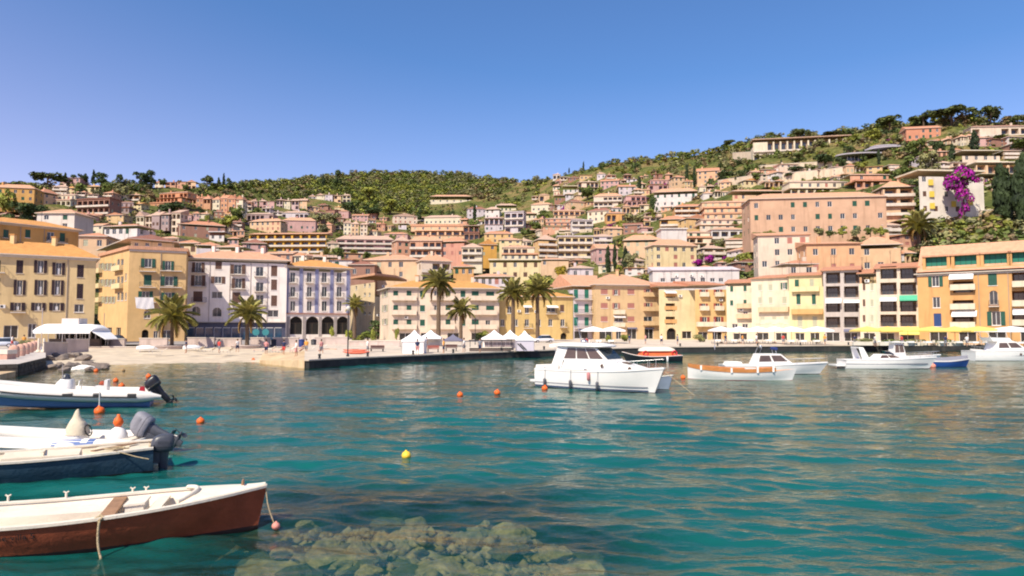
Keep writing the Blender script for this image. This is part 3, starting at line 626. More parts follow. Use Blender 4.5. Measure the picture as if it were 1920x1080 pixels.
mb.box(.1, -.22, .02, F_.W - .1, -.004, 3.9); sf = mb.build('shopfront', SHOPF, o, F_.M(0, 0)); mb = MB()
for i in range(11):
    x = .6 + i * (F_.W - 1.2) / 11; ww = (F_.W - 1.2) / 11 - .35; gm = (0, 1)[i % 3 == 1]
    mb = MB(); mb.box(x, -.26, .1, x + ww, -.224, 2.7, 0); mb.box(x, -.28, 2.703, x + ww, -.224, 2.82, 1); mb.box(x - .06, -.28, .1, x, -.224, 2.7, 1); mb.build('shop_window', [GLASSB, WFG], sf)
mb = MB(); mb.box(.1, -.9, 3.95, F_.W - .1, -.004, 4.15); mb.build('canopy', STONE, o, F_.M(0, 0))
for u in (480, 498):
    x, z = F_.pix(rt, u, 623); mb = MB(); mb.tube([(x, -.32, z), (x, -.29, z)], .75, 20, 0); mb.build('shop_sign', mat('teal sign', S(60, 150, 150, .8), .5), sf)
o, w, Hh, rt = building(wf, 'white house with blue pilasters, orange roof and a stone arcade at street level', (536, 158.6), (656, 166), (595, 502), WWH, TO, ('hip', 2.2, .8), 12, wins=[('F', 'k', [549, 580, 608, 636], [520, 547, 574], 9, 19), ('F', 'A', [555, 586, 615, 643], 610, 24, 34)],
    balc=[('F', 542, 557, [530, 557], 'r'), ('F', 573, 588, [530, 557], 'r'), ('F', 601, 616, [530, 557], 'r'), ('F', 629, 644, [530, 557], 'r')], cornice=.3, group=GP, chim=2)
F_ = w['F']; PIL = mat('blue grey pilaster', S(150, 150, 180), .8, .1, .6)
for u in (538.5, 565, 594.5, 622.5, 653):
    x, zt = F_.pix(rt, u, 503); x1, zl = F_.pix(rt, u, 587); mb = MB(); mb.box(x - .4, -.12, zl, x + .4, -.004, Hh - .32); mb.build('pilaster', PIL, o, F_.M(0, 0))
mb = MB(); x, zl = F_.pix(rt, 590, 587); mb.box(-.05, -.25, zl - .3, F_.W + .05, -.004, zl - .003); mb.build('string_course', plaster('red band', S(185, 130, 110)), o, F_.M(0, 0))
ARC = mat('grey arcade stone', S(175, 160, 148), .9, .2, .8, .4, 4)
for i, u in enumerate((541, 570.5, 600.5, 629, 654)):
    x, z = F_.pix(rt, u, 600); mb = MB(); mb.box(x - .35, -.1, .02, x + .35, -.004, zl - .9); mb.build('arcade_pier', ARC, o, F_.M(0, 0))
# --- cream house standing back
building(wf, 'cream house with a bright narrow side, set back behind the arcade house garden', (702, 172), (741, 180), (710, 517), CR, TS, ('flat', .4, .3), back=[(656, 186), (760, 195)], wins=[('L', 'k', [684, 693], [535, 552, 569, 587], 3.5, 6), ('L', 'k', 668, [540, 570], 3, 7), ('F', 'k', 722, [560, 590], 4, 6)], group=GP)
# --- pink cream long house
DKG = 'g'
building(wf, 'long pink and cream house with an orange roof behind the white marquees', (731, 151), (936, 156), (830, 541), PI, TO, ('hip', 2.0, .7), back=[(712, 163), (935, 168)], wins=[('F', 'G', [742, 767, 792, 840, 868], [551, 578, 605], 9, 12), ('F', 'k', 818, [551, 578], 8, 12), ('F', 'G', 891, [552, 578, 605], 13, 12), ('F', 'G', 919, [552, 579], 15, 11), ('F', 'k', 915, 606, 9, 11), ('L', 'p', 722, [551, 578, 603], 5, 11), ('F', 'S', [760, 800, 850, 895], 632, 22, 16)],
    balc=[('F', 735, 780, [562, 589, 616], 'p', PI), ('F', 806, 852, [562, 589, 616], 'p', PI), ('F', 880, 931, [562, 589, 616], 'p', PI)], cornice=.35, pipes=[783], group=GP, chim=3)
building(wf, 'small golden yellow house behind the two palms, white awning on one window', (937, 158), (1074, 163), (1030, 557), plaster('golden', S(242, 200, 118)), TO, ('hip', 1.5, .5), 9, wins=[('F', 'k', [955, 988], 581, 8, 13), ('F', 'k', [942, 967, 988, 1010, 1032, 1055], 605, 8, 13), ('F', 'k', 1033, 580, 16, 10), ('F', 'N', 1054, 578, 8, 13), ('F', 'A', 1057, 632, 12, 16), ('F', 'S', 985, 632, 18, 14)], balc=[('F', 982, 997, 615, 'r'), ('F', 1024, 1042, 588, 'r'), ('F', 1050, 1061, 613, 'r')], awn=[('F', 1024, 1045, 573, .9, .35, AWW), ('F', 981, 996, 573, .6, .3, AWW)], group=GP)
# --- gabled white house, left gable face sunlit
building(wf, 'white gabled house with green shutters between the golden and tan houses', (1075, 163), (1118, 165), (1095, 537), LI, TS, ('gx', 3.2, .4), back=[(1030, 178), (1118, 182)], wins=[('F', 'T', [1080, 1100], [551, 578, 603], 8, 16), ('F', 'k', 1111, [604, 580], 5, 9), ('F', 'S', 1090, 628, 26, 14)], balc=[('F', 1077, 1112, [561, 588, 615], 'r')], awn=[('F', 1084, 1112, 616, 1.4, .5, AWB)], group=GP)
building(wf, 'tan four storey house with square brown windows and grey shop doors', (1118, 162), (1236, 166), (1175, 535), TA, TS, ('hip', 3.0, .7), 14, wins=[('F', 'M', 1133, [547, 573, 598], 13, 10), ('F', 'm', 1155, [548, 573], 7, 10), ('F', 'k', 1160, 600, 17, 7), ('F', 'M', 1183, [547, 573, 598], 13, 10), ('F', 'm', 1215, [547, 573], 8, 10), ('F', 'k', 1215, 598, 16, 9), ('F', 'S', 1185, 627, 18, 26), ('F', 'S', 1217, 629, 17, 26), ('F', 'S', 1136, 628, 24, 18), ('F', 'k', 1160, 627, 10, 18)], balc=[('F', 1150, 1170, [588, 612], 'p', CR2), ('F', 1206, 1234, [555, 582, 609], 'p', TA)], awn=[('F', 1150, 1171, 592, .7, .3, AWW), ('F', 1176, 1194, 614, .3, .2, AWL), ('F', 1209, 1226, 614, .3, .2, AWL)], cornice=.25, group=GP, chim=1)
building(wf, 'light yellow house with a plain centre and stacked loggias on its left', (1236, 160), (1304, 161), (1270, 537), YE2, TR, ('shed', 1.6, .5), 11, wins=[('F', 'L', 1257, [551, 576, 601], 18, 15), ('F', 'A', 1259, 628, 18, 26), ('F', 'S', 1288, 628, 18, 14)], balc=[('F', 1246, 1269, [556, 581, 606], 'w', OR)], awn=[('F', 1245, 1266, 545, 1.2, .5, AWW)], group=GP)
building(wf, 'yellow house with an orange projecting bay and four pairs of red windows', (1304, 157), (1363, 158), (1330, 535), plaster('apricot', S(246, 198, 120)), TR, ('shed', 1.6, .5), 12, wins=[('F', 'r', [1319, 1346], [548, 574], 8, 10), ('F', 'r', [1321, 1347], 599, 9, 10), ('F', 'S', [1318, 1345], 630, 18, 16)], balc=[('F', 1306, 1362, 611, 'pl', CR2), ('F', 1312, 1327, [555, 581], 'p', CR2), ('F', 1340, 1355, [555, 581], 'p', CR2)], group=GP)
building('penthouse', 'white rooftop storey with rows of windows above the light yellow houses', (1225, 178), (1388, 176), (1300, 507), WH, LI, ('shed', 1.6, .3), 9, zb=13.5, wins=[('F', 'k', [1243, 1262, 1281, 1300, 1318, 1336, 1352], 525, 9, 7)], group=GP)
building(wf, 'pale yellow narrow house with a salmon balcony near its foot', (1363, 155), (1410, 153), (1385, 531), CR2, TR, ('shed', 1.5, .4), 11, wins=[('F', 'G', 1372, [542, 568], 6, 10), ('F', 'G', [1397], [541, 567], 6, 10), ('F', 'k', [1378, 1397], 611, 11, 8), ('F', 'k', 1398, 589, 9, 9), ('F', 'S', 1388, 632, 26, 14)], balc=[('F', 1382, 1409, [577, 596], 'p', PE)], group=GP)
building(wf, 'plain cream house with few pale windows right of the pale yellow house', (1410, 151), (1481, 146), (1440, 522), CR2, TR, ('shed', 1.4, .5), 11, wins=[('F', 'P', [1425, 1445], [539, 563], 7, 11), ('F', 'g', 1470, 536, 6, 12), ('F', 'P', 1471, 563, 8, 12), ('F', 'P', [1430, 1452, 1474], 600, 8, 12), ('F', 'S', [1430, 1465], 632, 22, 16)], balc=[('F', 1424, 1480, 584, 'p', PE), ('F', 1412, 1478, 607, 'w', CR2)], group=GP)
building(wf, 'pale yellow house with an orange balcony band and green shutters', (1481, 144), (1546, 141), (1515, 517), plaster('straw', S(250, 226, 160)), TR, ('shed', 1.4, .5), 11, wins=[('F', 'G', 1494, 533, 8, 17), ('F', 'P', 1522, 531, 8, 15), ('F', 'G', [1497, 1526], 561, 8, 19), ('F', 'P', [1500, 1528], 603, 9, 20), ('F', 'S', [1500, 1528], 632, 18, 16)], balc=[('F', 1485, 1543, 588, 'pl', OR), ('F', 1485, 1536, 546, 'p', YE2)], group=GP)
GRF = plaster('grey frame', S(214, 196, 178))
building('balcony_block', 'four storeys of deep shaded balconies in a grey frame, left of the cream strip house', (1546, 139), (1613, 136), (1580, 507), GRF, TR, ('shed', 1.6, .5), 11, wins=[('F', 'L', [1562, 1596], [521, 547, 575, 604], 27, 20), ('F', 'S', [1562, 1596], 634, 26, 22)], balc=[('F', 1548, 1576, [529, 556, 584, 613], 'f'), ('F', 1582, 1610, [529, 556, 584, 613], 'f')], awn=[('F', 1548, 1578, 561, 1.1, .7, AWW), ('F', 1582, 1612, 563, .9, .4, AWW), ('F', 1582, 1613, 617, .8, .4, AWL)], group=GP)
building(wf, 'narrow cream strip house with two columns of small shuttered windows between balcony blocks', (1613, 135), (1646, 133.5), (1630, 513), CR2, TR, ('shed', 1.5, .4), 10, wins=[('F', 'N', 1620, [538, 568, 597], 5, 13), ('F', 'P', 1635, [538, 568, 597], 5, 13), ('F', 'S', 1630, 632, 22, 16)], group=GP)
building('balcony_block', 'balcony block with a green awning, above amber and yellow awnings at street level', (1646, 133), (1723, 129.5), (1685, 503), plaster('cream frame', S(240, 214, 180)), TR, ('shed', 1.8, .5), 11, wins=[('F', 'L', [1666, 1703], [511, 541, 573, 601], 31, 22), ('F', 'S', [1664, 1702], 634, 28, 20)], balc=[('F', 1650, 1682, [522, 552, 583, 612], 'f'), ('F', 1687, 1719, [522, 552, 583, 612], 'f')], awn=[('F', 1650, 1681, 559, .9, .5, AWW), ('F', 1686, 1720, 554, 1.1, .9, AWG), ('F', 1650, 1686, 614, 1.6, .7, AWO), ('F', 1687, 1723, 613, 2.2, 1.3, AWY)], group=GP)
ORB = building('orange_apartments', 'large orange apartment house with a tiled attic of green dormers at the right edge', (1723, 128.5), (1975, 116), (1800, 512), OR, TS, ('hip', .5, .5), 13, wins=[
    ('F', 'g', 1754, 527, 14, 20), ('F', 'k', 1756, 567, 15, 20), ('F', 'B', 1758, 600, 15, 24), ('F', 'L', [1806], [538, 573, 604], 40, 20), ('F', 'G', 1861, 523, 18, 24), ('F', 'a', 1863, 558, 17, 26), ('F', 'g', 1868, 597, 18, 26), ('F', 'L', 1916, [521, 556, 594], 38, 20), ('F', 'S', [1760, 1815, 1870, 1930], 633, 34, 22)],
    balc=[('F', 1783, 1829, [543, 579, 613], 'p', CR2), ('F', 1899, 1940, [537, 573, 609], 'p', CR2), ('F', 1855, 1873, 574, 'r')], awn=[('F', 1780, 1826, 513, 1.2, 1.0, AWW), ('F', 1785, 1832, 583, 1.2, .9, AWW), ('F', 1899, 1940, 579, 1.2, .9, AWW)], cornice=.35, pipes=[1838, 1894], group=GP)
o, w, Hh, rt = ORB; F_ = w['F']; e, n = F_.ex, F_.ey; mb = MB()
AT = TS; z0 = Hh + .45
pa, pb = F_.pt(0, -.3, z0), F_.pt(F_.W, -.3, z0); mb.hexa([pa, pb, pb + n * 12, pa + n * 12, pa + n * 6 + Vector((0, 0, 5.4)), pb + n * 6 + Vector((0, 0, 5.4)), pb + n * 6.6 + Vector((0, 0, 5.4)), pa + n * 6.6 + Vector((0, 0, 5.4))]); mb.build('attic_roof', AT, o)
for u, v in ((1755, 498), (1810, 494), (1866, 489), (1920, 485)):
    x, z = F_.pix(rt, u, v); mb = MB(); x0, x1 = x - 1.7, x + 1.7; zz = z0 + .5
    mb.box(x0 - .5, .2, zz - .4, x0, 5, zz + 2.3, 0); mb.box(x1, .2, zz - .4, x1 + .5, 5, zz + 2.3, 0); mb.box(x0 - .6, 0, zz + 2.304, x1 + .6, 5.6, zz + 2.6, 1); mb.box(x0 + .003, .2, zz - .4, x1 - .003, .5, zz + .1, 0); dm = mb.build('dormer', [OR, TS], o, F_.M(0, 0))
    mb = MB(); mb.box(x0 + .05, .9, zz + .1, x1 - .05, .98, zz + 2.3, 0)
    for k in range(5): xx = x0 + .05 + k * (x1 - x0 - .1) / 4; mb.box(xx - .04, .84, zz + .1, xx + .04, .897, zz + 2.3, 1)
    mb.build('window', [shmat('t'), shmat('g')], dm)
# ================================================================== HOUSES ON THE HILLSIDE
HOUSES = []          # picture rectangles, for keeping trees clear
MARKS = []           # landmark phrases for tree labels
LOGH = mat('terrace wall painted shade', (.30, .21, .155), .9, .25, .8)  # lighter tone for hill house loggias, their shade put into the colour
BAL = plaster('balcony cream', S(240, 220, 195))
def hill_house(u0, u1, vt, vb, style, wallm, roofm, label, key=None, rot=0, fl=None, roof='hip', dep=8.5, kinds='k', cols=None, cat='house', d=None, gap=.12):
    uc = (u0 + u1) / 2; D = d or float(hillD(uc, vb)); base = P(uc, vb, D); px = D / F
    W = (u1 - u0) * px; Ht = (vb - vt) * px; name = {'b': 'terrace_apartments', 't': 'terraced_villa', 'r': 'row_houses'}.get(style, 'hillside_house')
    HOUSES.append((u0, u1, vt, vb)); MARKS.append((key or label, uc, (vt + vb) / 2))
    th = R(rot); c, s = math.cos(th), math.sin(th); Wl = W / (abs(c) + abs(s) * min(1, dep / W) * .9) if rot else W
    ex = Vector((c, s, 0)); ey = Vector((-s, c, 0)); o0 = -ex * Wl / 2
    root = empty(name, base, 0, label, cat, 'houses on the hillside'); seed = random.Random(int(u0 * 7 + vt)); up = Vector((0, 0, 1))
    def block(x0, x1, y0, y1, z0, z1, roofk, rh, ov, nfl, ncol, kind, below=5.0, rm=roofm, chim=True, wm=wallm):
        L = [o0 + ex * x0 + ey * y0, o0 + ex * x1 + ey * y0, o0 + ex * x1 + ey * y1, o0 + ex * x0 + ey * y1]
        w = {'F': Wall(L[0], L[1]), 'R': Wall(L[1], L[2]), 'K': Wall(L[2], L[3]), 'L': Wall(L[3], L[0])}
        fh = (z1 - z0) / max(1, nfl)
        for i in range(nfl):
            for k_ in ('F', 'L', 'R'):
                wa = w[k_]; nc = ncol if k_ == 'F' else 2
                if k_ != 'F' and abs(rot) < 6: continue
                for j in range(nc):
                    if seed.random() < gap and k_ == 'F': continue
                    if kind == 'L' and k_ == 'F': ww, hh, zz = wa.W / nc * .78, fh * .72, fh * .06
                    else: ww, hh, zz = min(1.25, wa.W / nc * .55) * seed.uniform(.85, 1.1), min(1.6, fh * .55), fh * .27
                    kk = kind if k_ == 'F' else 'k'
                    put_window(root, wa, (j + .5) * wa.W / nc - ww / 2, z0 + i * fh + zz, ww, hh, kk if kk == 'L' else ('K' if seed.random() < .3 else 'k'), kk != 'L')
        mb = MB()
        for k_ in w: w[k_].emit(mb, z0 - below, z1, 0)
        if roofk in ('gx', 'gy'):
            for (p, q) in (((L[0], L[3]), (L[1], L[2])) if roofk == 'gx' else ((L[0], L[1]), (L[2], L[3]))):
                m_ = (p + q) / 2; mb.add([p + up * z1, q + up * z1, m_ + up * (z1 + rh - .1)], [(0, 1, 2)], 0)
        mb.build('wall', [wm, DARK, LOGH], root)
        r_ = roof_mesh(L, z1 + .16, rh, roofk, ov, rm).build('roof', [rm, STONE], root)
        if chim and seed.random() < .6:
            t = seed.uniform(.2, .8); p = L[0].lerp(L[1], t).lerp(L[3].lerp(L[2], t), .4); cb = MB(); cb.box(-.4, -.35, 0, .4, .35, rh + .9); cb.build('chimney', wm, r_, Matrix.Translation((p.x, p.y, z1)))
        return w, fh
    rh = {'flat': .3, 'shed': Ht * .16}.get(roof, min(2.6, Ht * .27)); nf = fl or max(1, round((Ht - rh) / 2.9)); nc = cols or max(2, round(Wl / 3.4))
    if style == 'h': block(0, Wl, 0, dep, 0, Ht - rh, roof, rh, .45, nf, nc, 'k')
    elif style == 'b':
        w, fh = block(0, Wl, 0, dep, 0, Ht - rh, roof, rh, .4, nf, nc, 'L')
        for i in range(nf):
            L_ = round(w['F'].W - .2, 1); s_ = link('balcony', slab_mesh(L_, .9, BAL), root, w['F'].M(.1, i * fh + .02)); link('parapet', parapet_mesh(L_, .9, .8, BAL), s_)
    elif style == 't':
        lh = Ht / nf; st = min(3.2, lh * .9); y = 0
        for i in range(nf):
            a, b = seed.uniform(0, .12) * Wl, Wl * (1 - seed.uniform(0, .12)); rk = 'shed' if seed.random() < .6 else 'flat'
            block(a, b, i * st, i * st + dep, i * lh, (i + 1) * lh - .5, rk if i < nf - 1 else roof, .5 if i < nf - 1 else min(1.4, lh * .4), .35, 1, nc, 'L' if seed.random() < .5 else 'k', below=5 if i == 0 else .5, chim=i == nf - 1)
    elif style == 'r':
        n = cols or max(2, round(Wl / 7)); x = 0
        for i in range(n):
            wv = Wl / n * seed.uniform(.8, .98); dz = (i - n / 2) * seed.uniform(-.15, .35); hh = Ht * seed.uniform(.72, .9); g = ('gx', 'gy', 'hip', 'shed')[seed.randrange(4)]
            block(x, x + wv, seed.uniform(0, 3), dep, dz, dz + hh, g, Ht * .22, .35, max(1, round(hh / 3)), 2, 'L' if seed.random() < .4 else 'k', wm=wallm if seed.random() < .6 else (CR2, PE, PI)[seed.randrange(3)]); x += Wl / n
    return root
hh = hill_house
# left slope
hh(-20, 62, 342, 378, 'h', OC, TS, 'ochre villa with small dark windows at the left edge high on the slope', rot=12, dep=10, d=330)
hh(60, 86, 352, 384, 'h', PE, TR, 'peach house wedged against the ochre villa on the left slope', rot=-20)
hh(82, 142, 362, 386, 't', CR2, TP, 'low pale stepped villa above the white tower house', rot=-8, fl=2)
hh(136, 212, 372, 402, 'b', BR, TB, 'brown shaded block of two terraces right of the white tower house', fl=2, roof='flat', rot=-12)
hh(68, 139, 388, 432, 'h', plaster('tower white', S(244, 226, 204)), TS, 'plain white tower house with four small windows over the ochre building', fl=2, cols=2, rot=0, d=185, gap=0)
hh(146, 200, 434, 468, 'h', PE, TR, 'salmon roofed house squeezed behind the gap of the first two front houses', rot=8, d=172)
hh(188, 264, 417, 444, 'h', WH, TR, 'white bungalow with a row of dark windows behind the yellow corner house', fl=1, cols=5, rot=-10, d=215)
hh(205, 246, 376, 400, 't', MV, TB, 'mauve stone house on the upper left slope under the twin round trees', fl=2)
hh(246, 338, 393, 436, 'r', MV, TP, 'weathered stone row with tall narrow windows behind the white bungalow', cols=5, rot=-6)
hh(272, 346, 356, 390, 't', plaster('clay', S(230, 160, 110)), TR, 'stepped clay coloured block, left of the dark hedge on the slope', fl=3, rot=-14)
hh(346, 458, 364, 398, 'r', plaster('clay two', S(232, 168, 120)), TR, 'jagged row of clay and cream gables right of the dark hedge', cols=7, rot=-8)
hh(288, 370, 338, 353, 'r', SA, TR, 'low salmon row under the ridge on the left', cols=4)
hh(112, 150, 330, 343, 'h', PK, TB, 'pinkish house half hidden among the ridge pines at left', fl=1)
hh(333, 422, 412, 448, 'h', BR, TR, 'brown house with a broad red hip roof and a sunlit cream end', rot=24, fl=2, cols=4, dep=12)
hh(392, 420, 434, 452, 'h', WH, LI, 'small white cube house with two dark openings below the red hip roof', roof='flat', fl=1, cols=2)
hh(282, 334, 442, 470, 't', CR2, TS, 'cream stepped house right behind the yellow corner house roof', fl=2, d=215)
hh(330, 372, 448, 478, 'h', CR, TR, 'yellowish small house above the left end of the white five storey roof', d=200)
hh(366, 412, 452, 482, 'h', LI, TR, 'lilac white house with a bluish wall above the white five storey house', d=200, rot=10)
hh(404, 456, 456, 484, 'b', CR2, TS, 'cream attic house with one long opening above the white five storey house', fl=1, d=196)
hh(452, 500, 446, 484, 'h', PK, TB, 'dusty pink house left of the saffron apartment block', rot=14, d=235)
# middle left
hh(468, 514, 374, 392, 'r', PK, TP, 'first pink row under the wood, leftmost of three', cols=3)
hh(516, 574, 372, 392, 'r', plaster('rose', S(226, 190, 178)), TP, 'second pink row under the wood, middle of three', cols=4)
hh(576, 658, 362, 379, 'r', LI, TP, 'whitish pink row under the wood, rightmost of three', cols=5)
hh(452, 510, 398, 425, 't', MV, TP, 'mauve stepped house with a dark arch below the first pink row', fl=2)
hh(528, 578, 394, 412, 'b', LI, TP, 'lilac house with a violet shaded terrace under the second pink row', fl=1)
hh(464, 530, 408, 434, 'h', PE, TS, 'wide salmon roofed house with two arches above the saffron block, left one', fl=2, rot=-10)
hh(530, 592, 406, 434, 'h', PK, TS, 'wide pink house with deep eave above the saffron block, right one', fl=1, rot=8)
hh(464, 614, 432, 474, 'b', YA, TS, 'saffron yellow apartment block with stacked grey balconies', fl=3, cols=9, roof='shed', rot=-3)
hh(498, 548, 470, 492, 'h', SA, TS, 'salmon roofed cottage directly below the saffron block, left one', roof='gx', d=225)
hh(546, 580, 474, 496, 'h', CR2, TS, 'cream cottage directly below the saffron block, right one', roof='gy', d=220, rot=-20)
hh(586, 634, 476, 500, 'h', PE, TP, 'pale gabled house above the orange roof of the arcade house', roof='gx', rot=18, d=215)
hh(622, 660, 484, 504, 'h', WH, TR, 'white cottage with a red eave above the right end of the arcade house', roof='shed', d=210)
hh(652, 702, 488, 520, 'h', BR, TB, 'brown barn roofed house above the set back cream house', roof='hip', d=208)
hh(642, 690, 414, 442, 'r', PI, TP, 'pale pink house with tall windows beside the grey green trees', cols=3)
hh(660, 690, 400, 416, 'h', PK, TR, 'red roofed cottage in the trees above the pale pink house', roof='gx')
hh(630, 738, 440, 476, 'b', PK, TP, 'dusty rose block of crowded terraces right of the saffron block', fl=3, cols=6, rot=6)
hh(676, 786, 474, 524, 'h', PE, TS, 'long peach hall with a low roof above the pink and cream waterfront house', fl=2, cols=5, rot=-4, d=212, dep=14)
hh(784, 852, 474, 532, 'b', PI, TS, 'pink house with lilac verandas and a bright side wall above the tall palm', fl=2, cols=3, rot=22, d=208)
hh(850, 888, 494, 518, 'h', OR, TR, 'little orange house with brown windows right of the tall palm crown', fl=1, cols=3, d=235)
hh(806, 884, 363, 382, 'h', CR2, TS, 'lone cream villa with a wide salmon roof high in the wood', fl=1, cols=6, dep=12)
hh(736, 784, 400, 420, 'h', PI, TP, 'pink gabled villa left of the pale twin villa under the wood', roof='gy', rot=15)
hh(794, 866, 402, 422, 'h', CR2, TP, 'pale wide villa right of the pink gabled villa under the wood', fl=1, rot=-6)
hh(762, 890, 420, 450, 't', PE, TS, 'beige house in three long open terraces', fl=3, cols=7, roof='flat')
hh(720, 764, 434, 452, 'h', PK, TR, 'small house with a pinkish red roof left of the beige terraces', fl=1)
hh(740, 772, 442, 478, 'h', SA, TP, 'narrow salmon house with a sunlit end wall', rot=25, d=300)
hh(768, 828, 440, 482, 'b', SA, TS, 'salmon house over a row of dark shop like openings', fl=2, cols=5, d=290)
hh(822, 874, 442, 482, 'h', plaster('coral', S(228, 160, 130)), TR, 'coral house with one large blue black doorway', fl=2, cols=3, rot=-14, d=290)
hh(866, 904, 454, 490, 'b', CR2, TP, 'cream balconied house right of the coral house', fl=2, cols=3, d=285)
hh(868, 900, 420, 450, 't', BR, TB, 'reddish brown stepped house right of the beige terraces', fl=2)
# centre
hh(876, 914, 386, 408, 'h', LI, TB, 'lilac white villa behind a thin cypress', rot=10)
hh(908, 938, 386, 410, 'h', WH, TP, 'white villa beside the lilac villa, right of the thin cypress', rot=-10)
hh(930, 968, 380, 398, 'h', CR2, TP, 'cream villa at the edge of the wood above the big lilac house', fl=1)
hh(906, 946, 406, 434, 't', LI, PK, 'lower left wing of the big lilac hillside house', fl=2)
hh(944, 984, 396, 438, 'b', LI, LI, 'big lilac house of three storeys in the centre of the hillside', fl=3, cols=3, roof='flat', rot=-12)
hh(980, 1006, 396, 412, 'h', CR2, TS, 'cream bungalow with a shaded porch right of the big lilac house', fl=1)
hh(994, 1036, 378, 398, 'h', CR2, TS, 'cream villa with a salmon roof at the foot of the bare hill', fl=1, rot=-12)
hh(908, 962, 432, 456, 'h', YE, TR, 'yellow house with green doors below the big lilac house', fl=2, cols=4)
hh(896, 934, 450, 482, 'h', plaster('marigold', S(240, 176, 70)), TO, 'marigold house with an arched orange gable', roof='gy', rot=10, d=300)
hh(936, 978, 444, 466, 'h', YE2, TS, 'pale yellow house with green doors right of the marigold gable', fl=2, d=300)
hh(934, 1008, 460, 490, 't', CR2, TS, 'cream terraced house above the pale yellow garden house', fl=2, cols=5, d=275)
hh(918, 1014, 486, 524, 'h', YE2, CR2, 'pale yellow house with round green shrubs in its garden', fl=2, cols=5, roof='flat', d=238)
hh(888, 962, 512, 538, 'h', LI, TS, 'lilac house low behind the right end of the pink and cream house', fl=1, cols=6, d=205)
hh(1006, 1048, 438, 482, 'b', YE, TP, 'yellow block with a salmon corner and three dark bays', fl=3, cols=2, rot=14, d=290)
hh(1046, 1112, 442, 484, 'b', YE2, LI, 'yellow apartments with a lilac roof terrace above the magenta bush', fl=3, cols=5, roof='flat', d=292)
hh(1068, 1112, 496, 522, 'h', LI, TP, 'lilac white cottage beside the yellow autumn tree', d=225, fl=1)
hh(1012, 1066, 482, 500, 'h', PE, TS, 'peach cottage under the magenta bush left of the cypress group', d=262, fl=1)
# right of centre, up the bare slope
hh(1056, 1084, 348, 364, 'h', WH, CR2, 'small white cabin with a flat roof on the bare slope', roof='flat', fl=1)
hh(1084, 1126, 338, 362, 't', PI, TP, 'pink house under the ridge, left of the red roof', fl=2)
hh(1124, 1162, 334, 354, 'h', PK, TR, 'house with a red violet roof under the ridge', roof='gx', rot=-14)
hh(1112, 1168, 360, 388, 'b', PI, TS, 'long pink villa with a loggia row on the bare slope', fl=2, cols=6, rot=-8)
hh(1160, 1192, 344, 366, 'h', LI, TR, 'white villa with a pinkish roof left of the single cypress', roof='gx')
hh(1174, 1218, 364, 386, 't', PK, TR, 'pinkish red roofed house right of the long pink villa', fl=2)
hh(1064, 1100, 372, 396, 'h', PE, TB, 'peach house with a brown roof right of the small magenta shrub', rot=18)
hh(1036, 1100, 392, 412, 't', PE, TS, 'low peach terraces above the pink stepped block', fl=2)
hh(1016, 1102, 406, 432, 't', SA, TP, 'pink stepped block of many small terraces', fl=3, cols=6)
hh(1098, 1148, 388, 416, 'h', CR2, TB, 'cream house with black windows and a brown shaded side', fl=2, cols=4, rot=-22)
hh(1072, 1112, 412, 434, 'b', WH, LI, 'whitish terraces jutting out below the cream house with black windows', fl=2, cols=3, roof='flat')
hh(1134, 1178, 398, 416, 't', OR, TR, 'small orange house over the violet flowered hedge', fl=1)
hh(1168, 1218, 382, 400, 'r', PE, TS, 'peach row left of the white apartment villa', cols=3)
hh(1116, 1162, 456, 494, 'h', PK, TS, 'pinkish house left of the tall cypress group', roof='gx', d=270, rot=10)
hh(1226, 1308, 350, 388, 'h', WH, TS, 'white apartment villa with three columns of windows below the cypress pair', fl=2, cols=6, rot=-12, gap=0)
hh(1216, 1262, 334, 356, 't', PK, TR, 'rose house with magenta climbers left of the cypress pair', fl=2)
hh(1262, 1292, 326, 350, 'h', PE, TR, 'peach house just behind the cypress pair', rot=10)
hh(1306, 1350, 312, 344, 'h', plaster('apricot two', S(242, 190, 140)), TR, 'apricot house with a red roof right of the cypress pair', roof='gx', rot=-14)
hh(1264, 1348, 380, 406, 'b', OR, TR, 'orange apartments with dark balconies below the white apartment villa', fl=2, cols=6, rot=-6)
hh(1236, 1290, 402, 436, 'b', plaster('honey', S(242, 190, 110)), TR, 'honey coloured house with a white awning above the white wall', fl=2, cols=3, rot=-10)
hh(1284, 1332, 402, 432, 'h', YE, TR, 'yellow house with a brown arch right of the honey house', roof='gy', rot=14)
hh(1168, 1240, 438, 482, 'h', PE, TS, 'peach house with a red framed porch right of the tall cypress group', fl=2, cols=4, rot=-8, d=265)
hh(1240, 1288, 428, 452, 'h', WH, WH, 'blank bright white garden wall house above the cream manor', roof='flat', fl=1, cols=2, gap=.9, d=262)
hh(1222, 1312, 446, 504, 'h', YE2, TS, 'cream manor with tall dark windows above the white rooftop storey', fl=3, cols=5, rot=10, d=232, gap=.25)
hh(1318, 1412, 372, 412, 't', PE, TS, 'long stepped villa with deep dark eaves left of the long pink house', fl=3, cols=6, rot=-6)
hh(1308, 1410, 408, 432, 't', PI, TS, 'pinkish terraces left of the foot of the long pink house', fl=2, cols=6)
hh(1334, 1402, 424, 448, 'b', WH, TS, 'white house over a dark garage mouth', fl=1, cols=4, d=262)
hh(1290, 1342, 430, 466, 't', CR2, TS, 'cream stepped house with grey balconies right of the cream manor', fl=3, cols=3, d=258)
